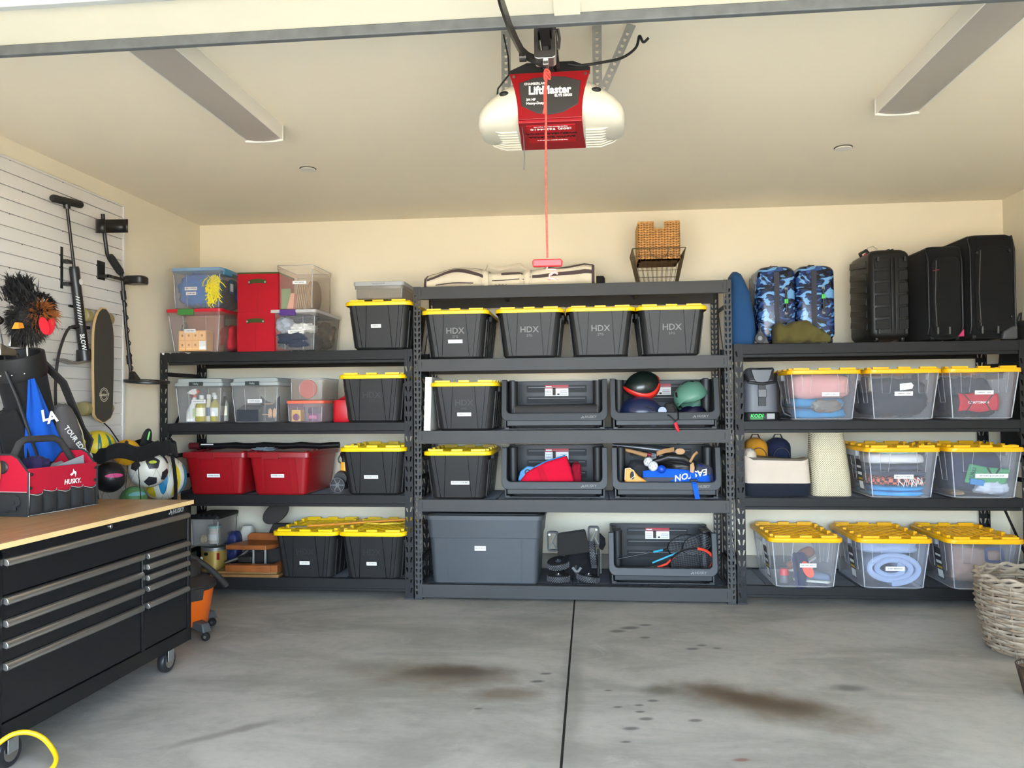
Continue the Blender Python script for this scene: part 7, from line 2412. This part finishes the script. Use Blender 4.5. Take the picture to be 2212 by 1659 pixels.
ball_obj('football', 'yellow and teal striped football peeking over the bag collar', (-1.80, -1.0, 1.175), .10, ff_y, [(-45, -5, (6, 62), 12, ff_t, 0), (-10, -5, (6, 60), 12, ff_t, 0), (-80, -5, (6, 60), 12, ff_t, 0), (25, -5, (5, 58), 12, ff_t, 0)], ry=.12)
ball_obj('play_ball', 'yellow and black play ball in the middle of the bag collar', (-1.73, -.80, 1.125), .085, mat('ball_amber', (236, 172, 30), .45), [(-40, 10, (30, 8), 12, sk, 10), (-60, 50, (8, 18), 12, sk, 30)])
ball_obj('beach_ball', 'white beach ball with red blue and yellow panels beside the upright', (-1.68, -.45, .93), .155, mat('ball_cream', (226, 222, 206), .4), [(-60, 5, (11, 48), 14, mat('panel_blue', (40, 130, 176), .45), 0), (-62, 45, (12, 24), 14, mat('panel_red', (206, 30, 44), .45), 0), (-25, -5, (10, 46), 14, mat('ball_yellow', (222, 196, 40)), 0), (-95, -25, (11, 30), 14, mat('ball_yellow', (222, 196, 40)), 0), (10, -10, (10, 46), 14, mat('panel_blue', (40, 130, 176)), 0)])
ball_obj('play_ball', 'black leather ball with a pink stripe near the bench', (-1.70, -1.03, .985), .095, mat('ball_black', (30, 28, 30), .35), [(-40, 10, (34, 8), 12, mat('panel_pink', (206, 70, 130), .5), -8)])
ball_obj('play_ball', 'green and teal play ball low in the ball bag', (-1.68, -.80, .82), .085, mat('ball_green', (84, 130, 80), .45), [(-40, 30, (40, 10), 12, mat('panel_aqua', (110, 170, 176), .45), 0)])
t = thing('sandal', 'black sandal with a lime stripe poking from the ball bag', 'sandal', (-1.72, -.63, 1.10))
obj('sole', B().prism([(.035*math.cos(q*PI/9)*(1 + .12*math.sin(q*PI/9)), .08 + .10*math.sin(q*PI/9)) for q in range(18)], -.010, .006, 'yz'), blk2_m, t, (0, 0, 0), (-14, 0, -30), bevel=.003)
obj('stripe', B().box(.006, .0, .0, .0075, .010, .16), mat('stripe_lime', (130, 220, 120), .6), t, (0, 0, 0), (-14, 0, -30), smooth=0)
obj('strap', B().prism([(-.045, .05), (.02, .03), (.03, .09), (-.035, .11)], .006, .02, 'yz'), blk2_m, t, (0, 0, 0), (-14, 0, -30), bevel=.003)
lump_thing('white_sack', 'white printed plastic sack stuffed beside the ball bag', 'sack', (-1.76, -1.27, 1.05), (.15, .22, .13), mat('sack_print', (220, 218, 210), .5, var=.05), 151, .25, 2.2)
lump_thing('black_duffel', 'tall black striped duffel standing behind the tool bag', 'duffel', (-1.72, -1.28, 0), (.22, .26, 1.08), cloth('duffel_black', (30, 29, 32), var=.3, vs=12), 152, .2, 2.2)

# tall carton
t = thing('cardboard_box', 'tall plain cardboard box between chest and rack upright', 'box', (-1.845, -.17, 0))
cbm = mat('kraft_brown', (176, 140, 100), .85, var=.06, vs=5)
obj('carton', B().box(-.085, -.11, 0, .085, .11, .90), cbm, t, bevel=.003)
obj('flap', B().hexa([(-.085, .10, .90), (.085, .10, .90), (.085, .105, .90), (-.085, .105, .90), (-.085, .14, .935), (.085, .14, .935), (.085, .145, .935), (-.085, .145, .935)]), cbm, t, smooth=0)

# ------------------------------------------------------------------ shop vacuum
t = thing('shop_vacuum', 'orange and black shop vacuum on castors behind the tool chest', 'vacuum', (-1.262, -.98, 0))
vo = mat('vac_orange', (234, 104, 20), .4)
vk = mat('vac_black', (40, 38, 37), .55)
obj('drum', B().lathe([(.150, .075), (.160, .085), (.196, .300)], 36), vo, t)
obj('lid', B().lathe([(.205, .296), (.210, .302), (.208, .325), (.170, .352), (.12, .375)], 36), vk, t)
obj('motor_head', B().lathe([(.115, .365), (.120, .42), (.10, .46), (.06, .475)], 28), vk, t)
for a in (-25, 65, 155, 245):
    c, s = math.cos(math.radians(a)), math.sin(math.radians(a))
    f = obj('castor_foot', B().hexa([(c*.14-s*.035, s*.14+c*.035, .07), (c*.14+s*.035, s*.14-c*.035, .07), (c*.255+s*.030, s*.255-c*.030, .055), (c*.255-s*.030, s*.255+c*.030, .055),
                                     (c*.15-s*.035, s*.15+c*.035, .115), (c*.15+s*.035, s*.15-c*.035, .115), (c*.235+s*.026, s*.235-c*.026, .105), (c*.235-s*.026, s*.235+c*.026, .105)]), mat('foot_slate', (70, 74, 76), .5), t, bevel=.006)
    obj('castor', B().lathe([(.018, -.010), (.025, -.009), (.026, 0), (.025, .009), (.018, .010)], 18, (c*.235, s*.235, .026), 'y'), blk2_m, f)
    obj('castor_pin', B().lathe([(.009, -.012), (.009, .012)], 10, (c*.235, s*.235, .026), 'y'), steel_m, f)
for a in (-38, 140):
    c, s = math.cos(math.radians(a)), math.sin(math.radians(a))
    obj('latch', B().hexa([(c*.196-s*.045, s*.196+c*.045, .245), (c*.196+s*.045, s*.196-c*.045, .245), (c*.212+s*.045, s*.212-c*.045, .245), (c*.212-s*.045, s*.212+c*.045, .245),
                           (c*.205-s*.05, s*.205+c*.05, .318), (c*.205+s*.05, s*.205-c*.05, .318), (c*.222+s*.05, s*.222-c*.05, .318), (c*.222-s*.05, s*.222+c*.05, .318)]), vk, t, bevel=.004)
obj('hose', B().tube(cr([(-.02, .0, .44), (.03, .02, .49), (.10, .10, .42), (.16, .17, .33), (.19, .22, .26)]), .019, 10), mat('vac_hose', (46, 44, 43), .6), t)

# ------------------------------------------------------------------ yellow hose
tag(obj('air_hose', B().tube(cr([(-.965, -2.99, .02), (-.955, -2.93, .13), (-.915, -2.885, .182), (-.862, -2.858, .192), (-.812, -2.835, .165), (-.780, -2.815, .110), (-.785, -2.79, .055), (-.815, -2.80, .016), (-.87, -2.85, .010), (-.93, -2.95, .010)]), .0095, 10), mat('hose_yellow', (216, 172, 10), .4), None, (0, 0, 0), smooth=60), 'bright yellow hose loop rising from the floor by the chest', 'hose')

# ------------------------------------------------------------------ overhead door
t = thing('garage_door', 'raised cream sectional garage door overhead at the picture top', 'garage door', (1.23, -3.262, 2.62))
dm = mat('door_cream', (236, 230, 208), .45, var=.02, vs=3)
ds = mat('door_seal', (84, 88, 90), .5, var=.2, vs=20)
for k in range(5):
    y1, y0 = -k*.49, -(k+1)*.49 + .006
    s_ = obj('door_section', B().box(-2.44, y0, .012, 2.44, y1, .055), dm, t, bevel=.004)
    obj('stile', B().box(-2.44, y0, .004, -2.36, y1, .012).box(2.36, y0, .004, 2.44, y1, .012).box(-.04, y0, .004, .04, y1, .012), dm, s_, smooth=0)
obj('edge_rail', B().box(-2.44, -.006, -.022, 2.44, .018, .012), ds, t, bevel=.003)
obj('strut', B().box(-2.44, -.272, -.006, 2.44, -.246, .014), mat('strut_grey', (176, 180, 178), .45), t, bevel=.003)
obj('door_bracket', B().box(-.14, -.50, -.012, -.06, -.40, .012), galv_m, t, bevel=.002)
for sx in (-2.50, 2.50):
    obj('track', B().box(sx-.02, -2.45, -.01, sx+.02, .0, .05), galv_m, t, smooth=0)

# ------------------------------------------------------------------ door opener
OX, OY, OZ = 1.146, -2.70, 2.51
t = thing('door_opener', 'red and white garage door opener hanging from the ceiling', 'door opener', (OX, OY, OZ))
orr = mat('opener_red', (138, 15, 22), .3, coat=.2)
ord_ = mat('opener_red_dark', (150, 16, 28), .35)
olw = mat('opener_lens', (206, 201, 184), .4)
def half_w(z):
    f = z/.18
    return .122 + .034*f**2.2
pf = []
for k in range(9):
    z = .18*k/8
    pf.append((half_w(z), z))
fp = [(a, c) for a, c in pf] + [(-a, c) for a, c in reversed(pf)]
obj('front_cover', B().prism(fp, 0, .012), orr, t, smooth=30, bevel=.002)
obj('underside_cover', B().hexa([(-.122, .004, -.012), (.122, .004, -.012), (.135, .33, -.012), (-.135, .33, -.012), (-.122, .004, 0), (.122, .004, 0), (.135, .33, 0), (-.135, .33, 0)]), ord_, t, bevel=.002)
obj('chassis', B().box(-.115, .012, .0, .115, .33, .185), blk2_m, t, smooth=0)
obj('top_plate', B().prism([(-.155, .18), (.155, .18), (.155, .205), (.09, .232), (-.09, .232), (-.155, .205)], .03, .04), blk2_m, t, bevel=.002)
for sx in (-1, 1):
    b = B()
    rings = []
    n = 24
    for k in range(11):
        f = k/10
        x = .118 + .170*math.sin(f*PI/2)**.85
        sh = math.cos(f*PI/2)
        zt_, zb_ = .182 - .145*f**.95, -.012 + .022*f**4
        zt_ = zb_ + (zt_-zb_)*(1 if f < .9 else .75)
        hz, zc = (zt_-zb_)/2, (zt_+zb_)/2
        hy = .168*(.30 + .70*sh**.6)
        yc = .170
        ring = []
        for i in range(n):
            a = 2*PI*i/n
            c, s = math.cos(a), math.sin(a)
            q = (abs(c)**3.0 + abs(s)**3.0)**(-1/3.0)
            ring.append((sx*x, yc + c*q*hy, zc + s*q*hz))
        rings.append(ring)
    b.loft(rings)
    ln = obj('lamp_lens', b, olw, t, smooth=60)
    for k in range(8):
        y = .10 + k*.030
        obj('lens_rib', B().tube([(sx*.135, y, -.013), (sx*.20, y, -.013), (sx*.25, y, .004), (sx*.27, y, .022)], .0042, 5), olw, ln)
    obj('lens_notch', B().ball((sx*.176, .014, .108), .020, .012, .011, 12, 8), blk2_m, ln)
    obj('screw', B().lathe([(.006, 0), (.005, -.002)], 10, (sx*.137, 0, .168), 'y'), steel_m, t)
# name plate
pp = [(-.108, .052), (-.05, .022), (0, .014), (.05, .022), (.108, .052), (.118, .140), (.06, .158), (0, .163), (-.06, .158), (-.118, .140)]
pl = obj('name_plate', B().prism(pp, -.004, .0), mat('plate_charcoal', (54, 52, 50), .35), t, bevel=.0015)
wp = whitep_m
text('LiftMaster', .043, wp, pl, (.0, -.0050, .108), bold=.035, name='lettering', sx=.92)
text('CHAMBERLAIN', .0125, wp, pl, (-.055, -.0050, .135), bold=.02)
text('ELITE SERIES', .0125, wp, pl, (.052, -.0050, .086), bold=.03)
text('3/4 HP', .013, wp, pl, (-.072, -.0050, .074), bold=.03)
text('Heavy-Duty', .014, wp, pl, (-.056, -.0050, .060), bold=.02)
sk_ = obj('service_sticker', B().box(-.095, .035, -.0135, .095, .235, -.012), mat('sticker_red', (186, 16, 30), .35), t, smooth=0)
tk = mat('sticker_black', (30, 10, 12), .5)
text('(805) 963-4410', .026, wp, sk_, (0, .075, -.0140), (0, 180, 0), bold=.02)
text('OVERHEAD DOOR', .024, tk, sk_, (0, .125, -.0140), (0, 180, 0), bold=.04)
text('SANTA BARBARA', .024, tk, sk_, (0, .165, -.0140), (0, 180, 0), bold=.04)
text('Regular Service Extends Door Life', .0095, wp, sk_, (0, .050, -.0140), (0, 180, 0), bold=.01)
text('This Door System Maintained by', .0095, wp, sk_, (0, .205, -.0140), (0, 180, 0), bold=.01)
for sx, x0 in ((-1, -.205), (1, .165)):
    b = B()
    perforated(b, (x0, .19, .10), (1, 0, 0), None, .038, .34, 1, .026, .012, .012, .0, .01)
    o = obj('hanging_strap', b, galv_m, t, smooth=0, solid=.003)
    obj('hanging_strap', B().box(x0 + (0 if sx < 0 else .035), .19, .10, x0 + (.003 if sx < 0 else .038), .228, .44), galv_m, t, smooth=0)
b = B()
perforated(b, (0, 0, 0), (1, 0, 0), None, .036, .30, 1, .026, .012, .012, .0, .01)
obj('brace_strap', b, galv_m, t, (.185, .188, .17), (0, 24, 0), smooth=0, solid=.003)
obj('power_cord', B().tube(cr([(.07, .02, .215), (.12, .03, .212), (.20, .05, .228), (.28, .09, .26), (.335, .12, .31), (.35, .13, .36), (.365, .13, .335), (.385, .13, .35)]), .0055, 7), blk2_m, t)
obj('bell_wire', B().tube([(-.19, .14, .40), (-.17, .12, .30), (-.165, .10, .22), (-.19, .10, .19), (-.21, .10, .165), (-.215, .12, .15)], .0035, 6), blk2_m, t)
obj('antenna_wire', B().tube([(-.112, .02, .0), (-.109, .10, -.04), (-.108, .11, -.11), (-.111, .11, -.16)], .0018, 5), mat('wire_grey', (90, 88, 90), .5), t)
obj('rail', B().box(-.018, -2.95, .178, .018, .03, .212), blk2_m, t, bevel=.002)
ch = B()
for sx, z in ((-.030, .20), (.034, .19)):
    for k in range(60):
        y = .0 - k*.012
        ch.box(sx-.0055, y-.004, z-.006, sx+.0055, y+.004, z+.006)
o = obj('drive_chain', ch, mat('chain_dark', (52, 48, 44), .4, metal=.6), t, smooth=0)
o['kind'] = 'stuff'
tr = obj('trolley', B().frame([(a, c + .150) for a, c in rrect(.074, .115, .012, 3)], [(a, c + .156) for a, c in rrect(.046, .070, .010, 3)], -.32, -.25), steel_m, t, bevel=.002)
obj('trolley_lever', B().tube([(.044, -.30, .20), (.050, -.30, .165), (.046, -.30, .13)], .006, 6), steel_m, tr)
obj('trolley_post', B().box(-.008, -.31, .075, .012, -.27, .14), steel_m, tr, bevel=.002)
dk_ = mat('arm_dark', (58, 56, 54), .35, metal=.6)
obj('door_arm', B().ribbon([(.005, -.29, .082), (-.035, -.30, .098), (-.062, -.31, .108), (-.078, -.345, .112), (-.085, -.45, .095), (-.090, -.62, .062), (-.095, -.80, .045), (-.10, -.98, .06)], .030, .008, (.2, .3, 1)), dk_, t)
obj('arm_pin', B().lathe([(.016, -.012), (.016, .012)], 14, (-.075, -.32, .100), 'x'), dk_, t)

# release rope and handle
t = thing('release_rope', 'red pull rope with red plastic handle hanging below the opener', 'pull rope', (1.146, -2.985, 1.905))
rp = mat('rope_red', (204, 76, 64), .8, var=.35, vs=120)
rpts = [(.0, 0, .02), (-.002, 0, .20), (-.001, 0, .40), (.001, 0, .60), (.004, 0, .66)]
obj('rope', B().tube(rpts, .0036, 8), rp, t)
kn = B()
for k in range(3):
    kn.tube([(.006 + .010*math.cos(a*PI/6 + k), .008*math.sin(a*PI/6 + k*2), .645 + .010*k + .008*math.sin(a*PI/3 + k)) for a in range(12)], .0036, 6, closed=True)
kn.tube([(.004, .004, .65), (-.004, .006, .60), (-.003, .004, .54), (-.008, .0, .52)], .0048, 6)
obj('knot', kn, rp, t)
obj('handle', B().prism([(-.050, -.012), (.050, -.012), (.052, .006), (.047, .014), (-.047, .014), (-.052, .006)], -.010, .010), mat('handle_red_plastic', (206, 40, 38), .35), t, bevel=.004)
tl = B()
rnd = random.Random(9)
q = [Vector((.0, 0, -.012))]
for k in range(26):
    q.append(Vector((max(-.05, min(.035, q[-1].x + rnd.uniform(-.02, .018))), rnd.uniform(-.008, .008), max(-.055, min(-.012, q[-1].z + rnd.uniform(-.014, .012))))))
tl.tube(q, .003, 5)
obj('rope_tail', tl, mat('rope_tail_pink', (236, 150, 140), .8), t)
